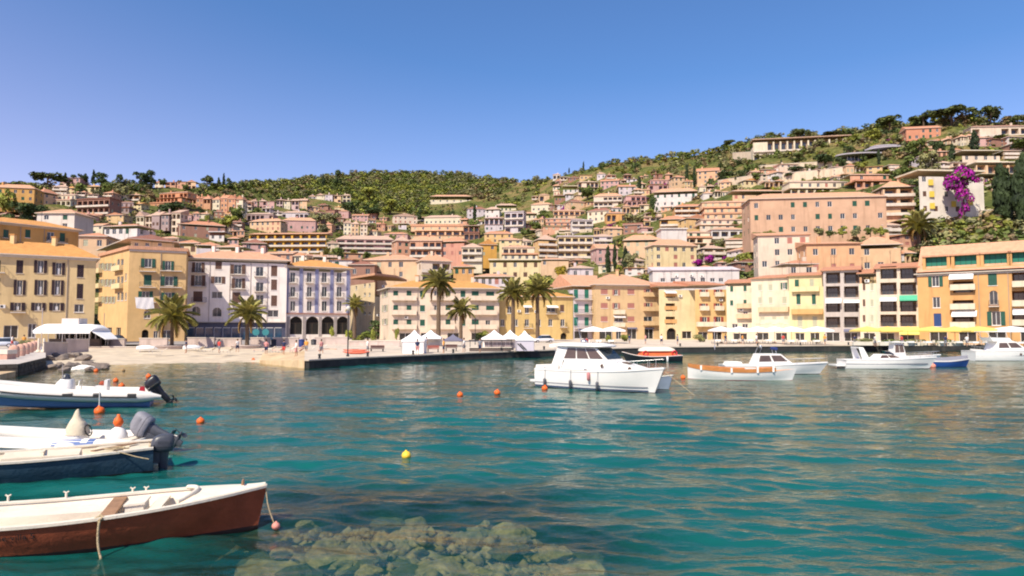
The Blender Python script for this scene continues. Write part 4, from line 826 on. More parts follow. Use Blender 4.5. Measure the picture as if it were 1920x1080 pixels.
# right
hh(1408, 1660, 354, 440, 'h', plaster('long pink', S(232, 182, 140)), TS, 'very long pink building with small green shutters in the middle of the right slope', fl=3, cols=11, rot=-7, roof='hip', dep=12, gap=.2, d=205)
hh(1656, 1716, 334, 404, 'b', PE, TS, 'balcony house of three open floors beside the long pink building', fl=3, cols=2, rot=-8, d=212)
hh(1720, 1852, 318, 404, 'h', plaster('villa white', S(248, 232, 206)), CR2, 'white villa with yellow shutters behind the magenta bougainvillea', fl=3, cols=6, rot=4, roof='flat', dep=10, d=206)
hh(1850, 1945, 292, 372, 't', PE, CR2, 'peach stepped walls at the right edge above the dark cypresses', fl=3, cols=4, d=235)
hh(1420, 1520, 428, 506, 'h', PI, TS, 'tall cream pink house with red shutters above the pale waterfront houses', fl=3, cols=4, rot=-12, d=178, roof='shed')
hh(1512, 1616, 446, 514, 'h', plaster('melon', S(244, 184, 128)), TS, 'melon coloured block with few green windows above the balcony blocks', fl=2, cols=3, rot=-8, d=168, roof='shed', gap=.2)
hh(1612, 1692, 440, 510, 'h', plaster('melon pale', S(246, 196, 142)), TS, 'paler melon house stepping down beside the melon block', fl=2, cols=3, rot=-14, d=172, roof='hip')
hh(1474, 1532, 486, 520, 'h', PI, TR, 'low pink annexe in front of the melon block', fl=1, cols=2, d=160)
hh(1415, 1592, 256, 306, 'b', CR2, TP, 'long cream hotel of balconied bays near the skyline', fl=2, cols=14, rot=-10, roof='flat', d=395)
hh(1598, 1684, 322, 352, 't', SA, TR, 'brown red roofed terraces above the long pink building', fl=2, cols=5)
hh(1480, 1600, 336, 366, 't', CR2, TP, 'low cream terraces behind the roof of the long pink building', fl=2, cols=7)
hh(1366, 1484, 356, 378, 't', PE, TS, 'long salmon roofed bungalow above the deep eaved stepped villa', fl=1, cols=8)
hh(1700, 1764, 232, 262, 'h', plaster('brick orange', S(226, 150, 110)), TR, 'brick orange house among the pines on the upper right', rot=-10, roof='gx')
hh(1822, 1930, 230, 256, 'b', PI, TB, 'upper right villa with a white awning and brown roof', fl=1, cols=6, rot=-4)
hh(1795, 1880, 280, 306, 't', PI, CR2, 'low pale garden house above the bougainvillea villa', fl=1, cols=4)
# modern villa with curved slab roofs
D_ = 335; b_ = P(1648, 308, D_); mv = empty('modern_villa', b_, 0, 'modern villa with thin curved grey roof slabs high on the right', 'villa', 'houses on the hillside'); HOUSES.append((1576, 1722, 260, 310)); MARKS.append(('modern villa with curved roof slabs', 1648, 285))
GSL = mat('grey concrete slab', S(190, 180, 182), .8, .12, .6)
def slab(pts, z, t, nm='roof'):
    m_ = MB(); n = len(pts); m_.add([(x, y, z) for x, y in pts] + [(x, y, z + t) for x, y in pts], [tuple(reversed(range(n))), tuple(range(n, 2 * n))] + [(i, (i + 1) % n, (i + 1) % n + n, i + n) for i in range(n)]); return m_.build(nm, GSL, mv)
ell = lambda cx, cy, rx, ry, n=28: [(cx + rx * math.cos(2 * math.pi * i / n), cy + ry * math.sin(2 * math.pi * i / n)) for i in range(n)]
slab(ell(-4, 5, 15, 7), 5.2, .6); slab(ell(9, 7, 12, 8), 8.6, .7); slab(ell(8, 8, 8, 5), 10.4, .5)
for x0, x1, y0, z0, z1, m_ in ((-15, -6, 2.5, -4, 2.4, PI), (-5.5, 7, 5, -4, 5.2, PK), (8, 13, 1.5, -4, 8.6, SA), (13.2, 19, 6, -4, 8.6, DARK)):
    q = MB(); q.box(x0, y0, z0, x1, y0 + 6, z1 - .003); q.build('wall', m_, mv)
for x0, x1, z0, z1, y in ((-14, -6.5, 2.6, 4.9, 3.4), (-5, 6.5, 1.2, 4.6, 4.9), (13.5, 18.5, 2, 7.5, 5.9)):
    q = MB(); q.box(x0, y, z0, x1, y + .06, z1); o = q.build('window', GLASS, mv); q = MB()
    for i in range(5): xx = x0 + i * (x1 - x0) / 4; q.box(xx - .08, y - .08, z0, xx + .08, y - .003, z1)
    q.build('mullion', WHITE, o)
q = MB(); q.box(-6, .5, -.2, 8, 4.9, .1); q.box(-6, .3, .104, 8, .5, 1.0); q.build('terrace', WHITE, mv)
# villa with yellow shutters: its shutters and white balconies
YS = shmat('y')
vp = P(1786, 404, 205)
yv = [o for o in scene.objects if o.get('label', '').startswith('white villa with yellow')][0]
for (u, v) in ((1745, 342), (1747, 364), (1748, 386), (1790, 382), (1823, 378)):
    p = P(u, v, 205.2) - yv.location; q = MB(); q.box(-.75, -.06, -.9, .75, 0, .9); q.box(-.03, -.09, -.9, .03, -.062, .9)
    q.build('shutter', YS, yv, Matrix.Translation((p.x, -.4 + .07 * p.x, p.z)))
# garden walls stepping across the slope
GW = mat('cream garden wall', S(240, 214, 176), .9, .16, .4, .4, 2, .1, stain=S(200, 160, 120, .6))
def garden_wall(pts, h, label):
    r_ = empty('garden_wall', H(*pts[0]), 0, label, 'wall', 'retaining walls on the slope'); mb = MB(); q = [H(*p) - r_.location for p in pts]
    for a, b in zip(q[:-1], q[1:]): mb.hexa([(a.x, a.y - .3, a.z - 3), (b.x, b.y - .3, b.z - 3), (b.x, b.y + .4, b.z - 3), (a.x, a.y + .4, a.z - 3), (a.x, a.y - .3, a.z + h), (b.x, b.y - .3, b.z + h), (b.x, b.y + .4, b.z + h), (a.x, a.y + .4, a.z + h)])
    mb.build('wall', GW, r_); mb = MB()
    for a, b in zip(q[:-1], q[1:]): mb.hexa([(a.x, a.y - .4, a.z + h + .003), (b.x, b.y - .4, b.z + h + .003), (b.x, b.y + .5, b.z + h + .003), (a.x, a.y + .5, a.z + h + .003), (a.x, a.y - .4, a.z + h + .2), (b.x, b.y - .4, b.z + h + .2), (b.x, b.y + .5, b.z + h + .2), (a.x, a.y + .5, a.z + h + .2)])
    mb.build('coping', STONE, r_)
garden_wall([(1346, 352), (1400, 345), (1470, 340), (1545, 334), (1580, 330)], 4, 'long cream retaining wall rising to the right above the salmon bungalow')
garden_wall([(1374, 300), (1400, 299), (1420, 298)], 4.5, 'pale retaining wall at the left end of the long cream hotel')
garden_wall([(1420, 318), (1480, 314), (1560, 310)], 2.0, 'tan terrace wall in the scrub below the long cream hotel')
garden_wall([(1700, 412), (1780, 408), (1860, 404), (1930, 402)], 1.6, 'yellowish garden wall under the bougainvillea villa')
garden_wall([(640, 398), (700, 396), (760, 393), (800, 391)], 1.2, 'thin pale wall through the trees below the lone cream villa')
garden_wall([(1016, 440), (1060, 437), (1110, 435)], 1.6, 'tan wall under the pink stepped block')

# smaller houses packed between the named ones; each is described by its colour and the nearest landmark
FW = [('cream', CR2, TS), ('peach', PE, TS), ('salmon', SA, TR), ('pinkish', PI, TP), ('dusty pink', PK, TR), ('white', WH, TS), ('yellow', YE2, TO), ('tan', TA, TR), ('lilac white', LI, TP), ('brown', BR, TB)]
FK = [('h', 'house'), ('h', 'cottage'), ('t', 'stepped house'), ('b', 'balconied house'), ('r', 'double house')]
ZONES = [(180, 470, 372, 470), (0, 180, 360, 420), (640, 1010, 412, 520), (1000, 1420, 372, 520), (1040, 1360, 335, 400), (470, 650, 392, 436), (470, 640, 470, 505), (1600, 1920, 270, 330), (1410, 1600, 322, 350), (640, 900, 440, 520), (1420, 1720, 430, 500)]
ff = random.Random(41); FL_USED = set(); n_f = 0
base_marks = list(MARKS)
for i in range(14000):
    z = ZONES[ff.randrange(len(ZONES))]; u = ff.uniform(z[0], z[1]); v = ff.uniform(z[2], z[3]); D = float(hillD(u, v)); wpx = ff.uniform(5.5, 10.5) * F / D; hpx = ff.uniform(3.2, 6.2) * F / D
    wpx = min(wpx, 46); hpx = min(hpx, 30); r = (u - wpx / 2, u + wpx / 2, v - hpx, v)
    if any(min(q[1], r[1]) - max(q[0], r[0]) > .28 * wpx and min(q[3], r[3]) - max(q[2], r[2]) > .3 * hpx for q in HOUSES): continue
    if 430 < u < 1000 and v < 338 + 62 * math.sin(math.pi * (u - 430) / 580): continue
    cn, wm_, rm_ = FW[ff.randrange(len(FW))]; st_, sn = FK[ff.randrange(len(FK))]; lab = None
    for m in sorted(base_marks, key=lambda m: (m[1] - u) ** 2 + 2 * (m[2] - v + hpx / 2) ** 2)[:6]:
        dx, dy = u - m[1], v - hpx / 2 - m[2]; rel = ('right of' if dx > 0 else 'left of') if abs(dx) > abs(dy) else ('below' if dy > 0 else 'above')
        art = ' '.join(m[0].split()[:8])
        for w_ in (' with', ' in', ' of', ' at', ' and', ' over', ' on', ' a', ' the', ' by', ' behind', ' under', ' right', ' left', ' above', ' below', ' two'):
            if art.endswith(w_): art = art[:-len(w_)]
        s = f'small {cn} {sn} {rel} the {art}'
        if s not in FL_USED: FL_USED.add(s); lab = ' '.join(s.split()[:16]); break
    if not lab: continue
    hh(r[0], r[1], r[2], r[3], st_, wm_, rm_, lab, rot=ff.uniform(-24, 24) if st_ == 'h' else ff.uniform(-10, 10), fl=2 if hpx > 15 else 1, roof=ff.choice(['hip', 'gx', 'gy', 'shed']) if st_ == 'h' else 'hip', dep=7); n_f += 1
    if n_f >= 230: break
# ================================================================== TREES
LM = {'dk': leafmat('dark', (.052, .082, .026)), 'md': leafmat('mid', (.115, .155, .036)), 'lt': leafmat('light', (.23, .255, .045)), 'ol': leafmat('olive', (.21, .215, .095)), 'ye': leafmat('yellow', (.30, .24, .025)), 'mg': leafmat('magenta', (.33, .014, .28), .4), 'pi': leafmat('pine', (.075, .098, .030)), 'cy': leafmat('cypress', (.026, .044, .017)), 'br': leafmat('bare', (.22, .165, .085))}
BARK = mat('bark', (.10, .075, .05), .95, .3, 2, .6, 6)
def leaves(rs, centers, radii, n, leaf, flat=1.0):
    """n leaf quads spread over the lumps' shells and insides"""
    c = np.array(centers); r = np.array(radii); w = (r ** 2).prod(1) ** .33; idx = rs.choice(len(c), n, p=w / w.sum())
    d = rs.normal(size=(n, 3)); d /= np.linalg.norm(d, axis=1)[:, None]; d[:, 2] = np.where(d[:, 2] < -.55, -d[:, 2], d[:, 2])
    p = c[idx] + d * r[idx] * (1 - .45 * rs.rand(n, 1) ** 2)
    nn = d + rs.normal(scale=.55, size=(n, 3)); nn /= np.linalg.norm(nn, axis=1)[:, None]
    t = np.cross(nn, rs.normal(size=(n, 3))); t /= np.linalg.norm(t, axis=1)[:, None]; b = np.cross(nn, t)
    s = leaf * (.6 + .8 * rs.rand(n, 1)); V = np.stack([p - t * s - b * s * .6, p + t * s - b * s * .5, p + t * s * .7 + b * s * .7, p - t * s * .8 + b * s * .6], 1)
    return V.reshape(-1, 3)
def crown_np(kind, seed, n, leaf):
    rs = np.random.RandomState(seed)
    if kind == 'broad':
        k = 11; a = rs.uniform(0, 6.28, k); q = rs.uniform(.08, .34, k); z = rs.uniform(.20, .78, k); c = np.stack([q * np.cos(a), q * np.sin(a), z], 1); r = np.stack([rs.uniform(.12, .22, k)] * 2 + [rs.uniform(.11, .19, k)], 1)
    elif kind == 'pine':
        k = 11; a = rs.uniform(0, 6.28, k); q = .40 * np.sqrt(rs.uniform(0, 1, k)); z = .74 - q * .35 + rs.uniform(-.06, .10, k); c = np.stack([q * np.cos(a), q * np.sin(a), z], 1); r = np.stack([rs.uniform(.13, .2, k)] * 2 + [rs.uniform(.12, .2, k)], 1)
    elif kind == 'cypress':
        z = np.linspace(.10, .92, 12); w_ = .46 * np.sin(np.pi * np.clip(z * .93 + .03, 0, 1)) ** .7 * (1 - .35 * z); c = np.stack([rs.normal(0, .05, 12), rs.normal(0, .05, 12), z], 1); r = np.stack([w_, w_, np.full(12, .09)], 1)
    else:
        k = 9; a = rs.uniform(0, 6.28, k); q = rs.uniform(.05, .36, k); z = rs.uniform(.2, .68, k) - q * .3; c = np.stack([q * np.cos(a), q * np.sin(a), z], 1); r = np.stack([rs.uniform(.15, .24, k)] * 2 + [rs.uniform(.18, .3, k)], 1)
    return leaves(rs, c, r, n, leaf)
_cm = {}
def crown_mesh(kind, var, col, n=900, leaf=.042):
    k = (kind, var, col, n)
    if k not in _cm:
        V = crown_np(kind, 31 * var + len(kind), n, leaf); _cm[k] = npmesh('crown', V, np.arange(len(V)).reshape(-1, 4), LM[col])
    return _cm[k]
def trunk_mesh(kind, var):
    k = ('trunk', kind, var)
    if k not in _cm:
        b = MB(); r = random.Random(var); top = {'broad': .55, 'pine': .72, 'cypress': .3, 'bush': .3}[kind]
        b.tube([(0, 0, -.12), (r.uniform(-.02, .02), 0, top * .5), (r.uniform(-.04, .04), r.uniform(-.03, .03), top)], [.035, .028, .018], 7)
        if kind != 'cypress':
            for i in range(5): a = i * 1.26 + r.uniform(-.3, .3); q = .26; b.tube([(0, 0, top * (.55 + .07 * i)), (q * .5 * math.cos(a), q * .5 * math.sin(a), top * (.8 + .05 * i)), (q * math.cos(a), q * math.sin(a), top * 1.08)], [.016, .011, .005], 5)
        _cm[k] = b.mesh('trunk', BARK)
    return _cm[k]
USED = set()
KN = {'broad': 'tree', 'pine': 'umbrella pine', 'cypress': 'cypress', 'bush': 'shrub'}
CN = {'dk': 'dark green', 'md': 'green', 'lt': 'bright green', 'ol': 'olive grey', 'ye': 'golden yellow', 'mg': 'magenta flowering', 'pi': 'deep green', 'cy': 'dark', 'br': 'dry brown'}
MARKS += [('cream left edge house', 90, 540), ('ochre building', 60, 445), ('yellow corner house', 285, 520), ('white five storey house', 440, 540), ('arcade house', 595, 560), ('pink and cream waterfront house', 830, 575), ('golden yellow house', 1030, 590), ('white gabled house', 1090, 570), ('melon block', 1560, 480), ('long pink building', 1530, 395), ('long cream hotel', 1500, 280), ('orange apartment house', 1820, 530)]
SHORT = lambda s: ' '.join(s.split()[:9])
def tree_label(kind, col, u, v, w, extra=''):
    size = 'wide' if w > 45 else ('large' if w > 30 else ('small' if w < 14 else ''))
    if kind == 'cypress': size = 'tall' if w > 6 else 'slim'
    ms = sorted(MARKS, key=lambda m: (m[1] - u) ** 2 + 2.2 * (m[2] - v) ** 2)[:7]
    for m in ms:
        dx, dy = u - m[1], v - m[2]; rel = ('right of' if dx > 0 else 'left of') if abs(dx) > 1.2 * abs(dy) else ('below' if dy > 0 else 'above')
        if abs(dx) > .45 * abs(dy) and abs(dy) > .45 * abs(dx): rel = ('below and ' if dy > 0 else 'above and ') + ('right of' if dx > 0 else 'left of')
        art = SHORT(m[0]);
        for w_ in (' with', ' in', ' of', ' at', ' and', ' over', ' on', ' a', ' the', ' by'):
            if art.endswith(w_): art = art[:-len(w_)]
        s = ' '.join(f'{size} {CN[col]} {KN[kind]} {rel} the {art}'.split())
        s = ' '.join(s.split()[:16])
        if s not in USED: USED.add(s); return s
    s = ' '.join(f'{size} {CN[col]} {KN[kind]} on the slope'.split()); return s
TRECT = []
def tree(kind, u, v, h, w, col, d=None, n=900, label=None, group=None, z=None):
    D = d or float(hillD(u, v)); p = P(u, v, D)
    if z is not None: p.z = z
    hm, wm = h * D / F, w * D / F; var = rnd.randrange(4)
    if group is None: group = {'mg': 'flowering shrubs on the slope'}.get(col, {'broad': 'trees on the hillside', 'pine': 'umbrella pines on the ridge', 'cypress': 'cypresses on the hillside', 'bush': 'shrubs among the houses'}[kind])
    o = empty({'broad': 'broadleaf_tree', 'pine': 'umbrella_pine', 'cypress': 'cypress', 'bush': 'shrub'}[kind], p, rnd.uniform(0, 6.28), label or tree_label(kind, col, u, v - h / 2, w), {'bush': 'shrub'}.get(kind, 'tree'), group)
    o.scale = (wm, wm, hm) if kind != 'pine' else (wm, wm, hm)
    link('trunk', trunk_mesh(kind, var), o); link('crown' if kind != 'bush' else 'foliage', crown_mesh(kind, var, col, n, .042 if kind != 'cypress' else .05), o); TRECT.append((u - w / 2, u + w / 2, v - h, v)); return o
T = tree
for a in ((88, 354, 37, 62, 'pi'), (388, 354, 28, 28, 'pi'), (1498, 266, 28, 40, 'pi'), (1668, 246, 30, 56, 'pi'), (1732, 240, 34, 54, 'pi'), (1784, 236, 38, 84, 'pi'), (1858, 236, 40, 54, 'pi'), (1908, 240, 26, 34, 'pi'), (1366, 278, 16, 28, 'pi'), (1560, 258, 10, 50, 'pi')): T('pine', *a)
for a in ((122, 345, 22, 9), (175, 348, 30, 9), (410, 356, 24, 9), (419, 354, 30, 7), (606, 352, 26, 8), (1094, 322, 20, 5), (1067, 326, 12, 4), (152, 374, 20, 13), (890, 416, 34, 10), (1199, 364, 34, 11), (1140, 514, 54, 13), (1153, 512, 60, 10), (1173, 512, 50, 17), (1288, 352, 46, 9), (1302, 352, 42, 8), (1648, 308, 30, 9), (1786, 306, 38, 15), (1828, 290, 46, 22), (1620, 300, 22, 6), (1465, 318, 20, 6), (505, 352, 18, 6), (1232, 500, 30, 14)): T('cypress', *a, 'cy')
T('cypress', 1884, 420, 112, 46, 'cy', d=196, n=2600, label='broad dark cypress in front of the peach stepped walls at right, left one of two'); T('cypress', 1918, 420, 132, 40, 'cy', d=190, n=2600, label='tallest dark cypress cut by the right edge, right one of two')
for a in ((136, 346, 20, 20, 'dk'), (157, 348, 26, 26, 'dk'), (190, 352, 32, 40, 'dk'), (222, 354, 32, 15, 'dk'), (237, 354, 22, 18, 'ol'), (262, 352, 34, 36, 'dk'), (282, 352, 37, 28, 'dk'), (306, 352, 20, 20, 'md'), (337, 350, 14, 10, 'dk'), (350, 350, 10, 12, 'dk'), (430, 356, 24, 16, 'dk'), (452, 354, 16, 18, 'md'), (16, 354, 14, 16, 'dk'), (632, 352, 36, 22, 'dk'), (762, 330, 14, 18, 'dk'), (795, 330, 8, 24, 'dk'),
          (150, 372, 34, 36, 'md'), (205, 370, 40, 38, 'md'), (224, 374, 34, 34, 'ol'), (182, 376, 26, 26, 'ol'), (38, 420, 48, 56, 'dk'), (12, 412, 66, 44, 'lt'), (70, 414, 34, 30, 'dk'), (10, 432, 34, 40, 'md'), (50, 432, 24, 34, 'lt'), (150, 436, 36, 44, 'dk'), (172, 434, 26, 26, 'lt'), (130, 385, 16, 22, 'md'), (320, 404, 36, 64, 'dk'), (376, 406, 20, 20, 'dk'), (402, 408, 20, 16, 'dk'), (389, 420, 24, 16, 'lt'), (424, 436, 44, 46, 'lt'), (446, 420, 40, 36, 'md'), (268, 446, 24, 18, 'lt'), (298, 442, 16, 24, 'lt'), (348, 360, 18, 16, 'md'),
          (592, 424, 34, 44, 'ol'), (626, 430, 34, 44, 'ol'), (606, 446, 30, 34, 'ol'), (652, 404, 28, 34, 'dk'), (700, 412, 30, 46, 'dk'), (732, 402, 30, 44, 'lt'), (690, 384, 34, 50, 'lt'), (566, 408, 20, 18, 'md'), (480, 402, 14, 20, 'md'), (632, 486, 24, 30, 'md'), (664, 482, 16, 18, 'lt'), (688, 486, 18, 22, 'md'), (786, 416, 26, 18, 'dk'), (890, 446, 38, 26, 'md'), (735, 458, 22, 18, 'md'), (874, 508, 40, 36, 'dk'), (898, 512, 34, 28, 'md'), (860, 505, 24, 18, 'dk'), (1053, 526, 38, 36, 'ye'), (1004, 548, 42, 56, 'lt'), (1005, 436, 28, 28, 'md'), (984, 446, 22, 26, 'md'), (1018, 410, 18, 28, 'md'), (1330, 358, 32, 20, 'dk'), (1226, 402, 36, 18, 'dk'), (1222, 414, 24, 26, 'lt'), (1190, 432, 42, 50, 'ol'), (1164, 434, 24, 26, 'lt'), (1186, 514, 44, 34, 'ol'), (1160, 516, 26, 18, 'lt'), (1102, 376, 32, 38, 'md'), (1124, 370, 20, 22, 'lt'), (1074, 400, 14, 16, 'md'), (1040, 352, 14, 20, 'dk'),
          (1306, 498, 28, 30, 'ol'), (1400, 506, 46, 50, 'lt'), (1374, 506, 28, 30, 'lt'), (1352, 470, 26, 40, 'ol'), (1362, 344, 28, 38, 'dk'), (1392, 342, 26, 34, 'dk'), (1424, 344, 28, 34, 'md'), (1490, 336, 24, 56, 'dk'), (1546, 312, 34, 52, 'dk'), (1578, 320, 28, 32, 'dk'), (1497, 306, 20, 34, 'md'), (1610, 322, 22, 40, 'lt'), (1700, 336, 46, 46, 'md'), (1748, 330, 52, 48, 'ol'), (1726, 296, 40, 44, 'md'), (1760, 292, 40, 34, 'dk'), (1664, 334, 22, 40, 'lt'), (1690, 262, 24, 30, 'md'), (1640, 262, 22, 36, 'lt'), (1600, 268, 18, 30, 'lt'), (1800, 270, 26, 40, 'ol'), (1870, 268, 18, 60, 'md'), (1920, 284, 30, 60, 'md'), (1570, 452, 30, 30, 'md'), (1600, 456, 26, 30, 'lt'), (1456, 344, 20, 26, 'md'), (1400, 392, 10, 20, 'md')): T('broad', *a)
for a in ((1022, 416, 14, 18, 'mg'), (1056, 396, 14, 12, 'mg'), (1054, 490, 17, 15, 'mg'), (1150, 424, 9, 26, 'mg'), (1226, 356, 14, 20, 'mg'), (1246, 352, 10, 14, 'mg'), (1212, 376, 8, 18, 'mg'), (1310, 499, 16, 26, 'mg'), (1332, 494, 20, 24, 'mg'), (1362, 490, 12, 24, 'mg'), (1408, 504, 13, 18, 'mg'), (1344, 350, 9, 14, 'mg'), (1670, 266, 10, 16, 'mg'), (1400, 370, 10, 26, 'mg'), (1262, 500, 11, 13, 'mg'), (870, 440, 22, 14, 'mg')): T('bush', *a)
for a in ((1738, 462, 30, 70, 'md'), (1700, 474, 30, 34, 'md'), (1796, 456, 30, 74, 'lt'), (1850, 450, 28, 62, 'lt'), (1905, 448, 30, 60, 'md'), (1770, 434, 22, 50, 'lt'), (1830, 428, 18, 60, 'lt'), (1700, 424, 26, 34, 'md'), (932, 516, 16, 20, 'md'), (972, 516, 20, 16, 'md'), (988, 517, 18, 18, 'md'), (1030, 504, 12, 34, 'md'), (1100, 478, 12, 22, 'md'), (1440, 372, 10, 40, 'md'), (1540, 366, 10, 40, 'lt'), (1370, 392, 10, 30, 'lt'), (770, 480, 10, 20, 'lt')): T('bush', *a, d=(192 if a[0] > 1690 and a[1] > 440 else None))
for i_, u_ in enumerate((1420, 1442, 1536, 1556, 1580, 1606, 1632, 1652)): T('bush' if i_ % 2 else 'broad', u_, 446 - i_ * .6, 14 + (i_ * 5) % 13, 24, ('md', 'lt', 'ol')[i_ % 3], d=200)
# bougainvillea climbing tree in front of the white villa
bo = empty('bougainvillea', P(1806, 404, 200), 0, 'magenta bougainvillea tree in full bloom against the white villa', 'tree'); pxm = 200 / F
mb = MB(); mb.tube([(0, 0, -1), (.3, 0, 5), (-.2, 0, 9), (0, 0, 11)], [.28, .2, .16, .1], 7); mb.build('trunk', BARK, bo)
for (u, v, w, h, nn) in ((1806, 335, 54, 60, 1700), (1834, 338, 26, 18, 300), (1790, 348, 24, 20, 300), (1808, 364, 32, 44, 700), (1806, 392, 22, 42, 560)):
    V = crown_np('bush', int(u + v), nn, .05); c = link('blossom', npmesh('blossom', V, np.arange(len(V)).reshape(-1, 4), [LM['mg'], LM['md'], LM['dk']], [rnd.choice((0, 0, 0, 0, 0, 1, 2)) for _ in range(len(V) // 4)]), bo); q = P(u, v + h * .42, 200) - bo.location; c.location = (q.x, q.y, q.z); c.scale = (w * pxm, w * pxm, h * pxm)
# unnamed filler trees between the houses, each its own
def clear(u, v, h, w, tol=.25):
    for (a, b, t, q) in HOUSES:
        ox = min(b, u + w / 2) - max(a, u - w / 2)
        if ox > 0:
            if q - 9 < v < q + 1 and ox > .2 * w: return False
            if v >= q - 2:
                oy = min(q, v) - max(t, v - h)
                if oy > 0 and ox * oy > tol * w * h: return False
    return True
fr_ = random.Random(99); k = 0
for i in range(6000):
    u = fr_.uniform(-10, 1930); vr = float(np.interp(u, RU, RV)); v = vr + 4 + (520 - vr) * fr_.random() ** .9; h = fr_.uniform(11, 24); w = h * fr_.uniform(.8, 1.5)
    if 430 < u < 1000 and v < 385: continue
    if not clear(u, v, h, w, .12): continue
    if any(min(b, u + w / 2) - max(a, u - w / 2) > .55 * w and abs(v - q) < 7 for (a, b, t, q) in TRECT): continue
    T('broad' if fr_.random() < .7 else 'bush', u, v, h, w, fr_.choice(['md', 'md', 'ol', 'ol', 'lt', 'dk', 'br'] if u < 1000 else ['md', 'ol', 'ol', 'br', 'lt', 'dk']), n=500); k += 1
    if k >= 190: break
# far woodland below the ridge and low scrub over the slopes: masses nobody could count
def mass(name, pts, n, leaf, kinds, mats_):
    base = [crown_np('broad' if name == 'woodland' else 'bush', 700 + i, n, leaf) for i in range(6)]; rs = np.random.RandomState(3); Vs = []; Ms = []
    for (p, w, h, m) in pts:
        b = base[rs.randint(6)]; th = rs.uniform(0, 6.28); c, s = math.cos(th), math.sin(th)
        q = np.stack([(b[:, 0] * c - b[:, 1] * s) * w + p.x, (b[:, 0] * s + b[:, 1] * c) * w + p.y, (b[:, 2] - .12) * h + p.z], 1); Vs.append(q); Ms += [m] * (len(q) // 4)
    V = np.concatenate(Vs); return tag(link(name, npmesh(name, V, np.arange(len(V)).reshape(-1, 4), mats_, Ms)), kind='stuff')
ms_ = [LM['lt'], LM['ol'], LM['md'], LM['dk'], LM['br']]; pts = []; sc = []
for i in range(22000):
    u = fr_.uniform(-60, 1990); vr = float(np.interp(u, RU, RV)); v = vr + (535 - vr) * fr_.random() ** 1.15
    wood = (430 < u < 1010 and v < 338 + 62 * math.sin(math.pi * (u - 430) / 580) + 8 * math.sin(u * .05)) or (v - vr < 7 and fr_.random() < .5)
    D = float(hillD(u, v)); n_ = math.sin(u * .021 + 1) + math.sin(v * .09 + u * .013)
    if wood and len(pts) < 3300:
        h = fr_.uniform(4, 7.5) if 430 < u < 1010 else fr_.uniform(3.2, 6.2); w = h * fr_.uniform(1.2, 1.8)
        if not clear(u, v, h * F / D, w * F / D, .1): continue
        br = 580 < u < 830 and 345 < v < 410; m = fr_.choice([0, 0, 2, 1, 2] if br else ([1, 1, 2, 4, 0] if n_ > .3 else [2, 1, 2, 0, 1])); pts.append((P(u, v, D), w, h, m))
    elif not wood and len(sc) < 3800:
        h = fr_.uniform(1.8, 5.0); w = h * fr_.uniform(1.0, 1.9)
        if not clear(u, v, h * F / D, w * F / D, .3): continue
        sc.append((P(u, v, D), w, h, fr_.choice([1, 1, 2, 4, 0] if n_ > 0 else [2, 1, 3, 4])))
mass('woodland', pts, 90, .075, 0, ms_); mass('hillside_scrub', sc, 46, .11, 0, ms_)
# ------------------------------------------------------------------ palms
PALMB = mat('palm trunk', (.13, .09, .06), .95, .35, 3, .8, 5); FG = leafmat('palm frond', (.30, .29, .085)); FD = leafmat('dry palm frond', (.30, .19, .06)); FDATE = mat('date clusters', (.45, .16, .02), .8, .3, 3)
def frond_mesh(L_, droop, m, seed):
    r = random.Random(seed); b = MB(); n = 18; pts = []
    for i in range(n + 1):
        t = i / n; pts.append(Vector((L_ * (t - .18 * droop * t * t), 0, L_ * (.30 * t - (.42 + .55 * droop) * t * t))))
    b.tube(pts, [.045 * (1 - .8 * i / n) + .006 for i in range(n + 1)], 4, 0, False)
    for i in range(3, n + 1):
        t = i / n; ll = L_ * .24 * math.sin(math.pi * min(.95, t * .86 + .1)) ** .7
        for s in (-1, 1):
            for q in (0, .5):
                p = pts[i - 1].lerp(pts[i], q); tip = p + Vector((ll * .55, s * ll * .8, -ll * (.18 + .3 * r.random()))); wv = Vector((.07, 0, .02)); b.add([p - wv, p + wv, tip], [(0, 1, 2)], 0)
    return b.mesh('frond', m)
FR = [frond_mesh(1, d, FG, i) for i, d in enumerate((.15, .45, .8))]; FRD = frond_mesh(1, 1.1, FD, 9)
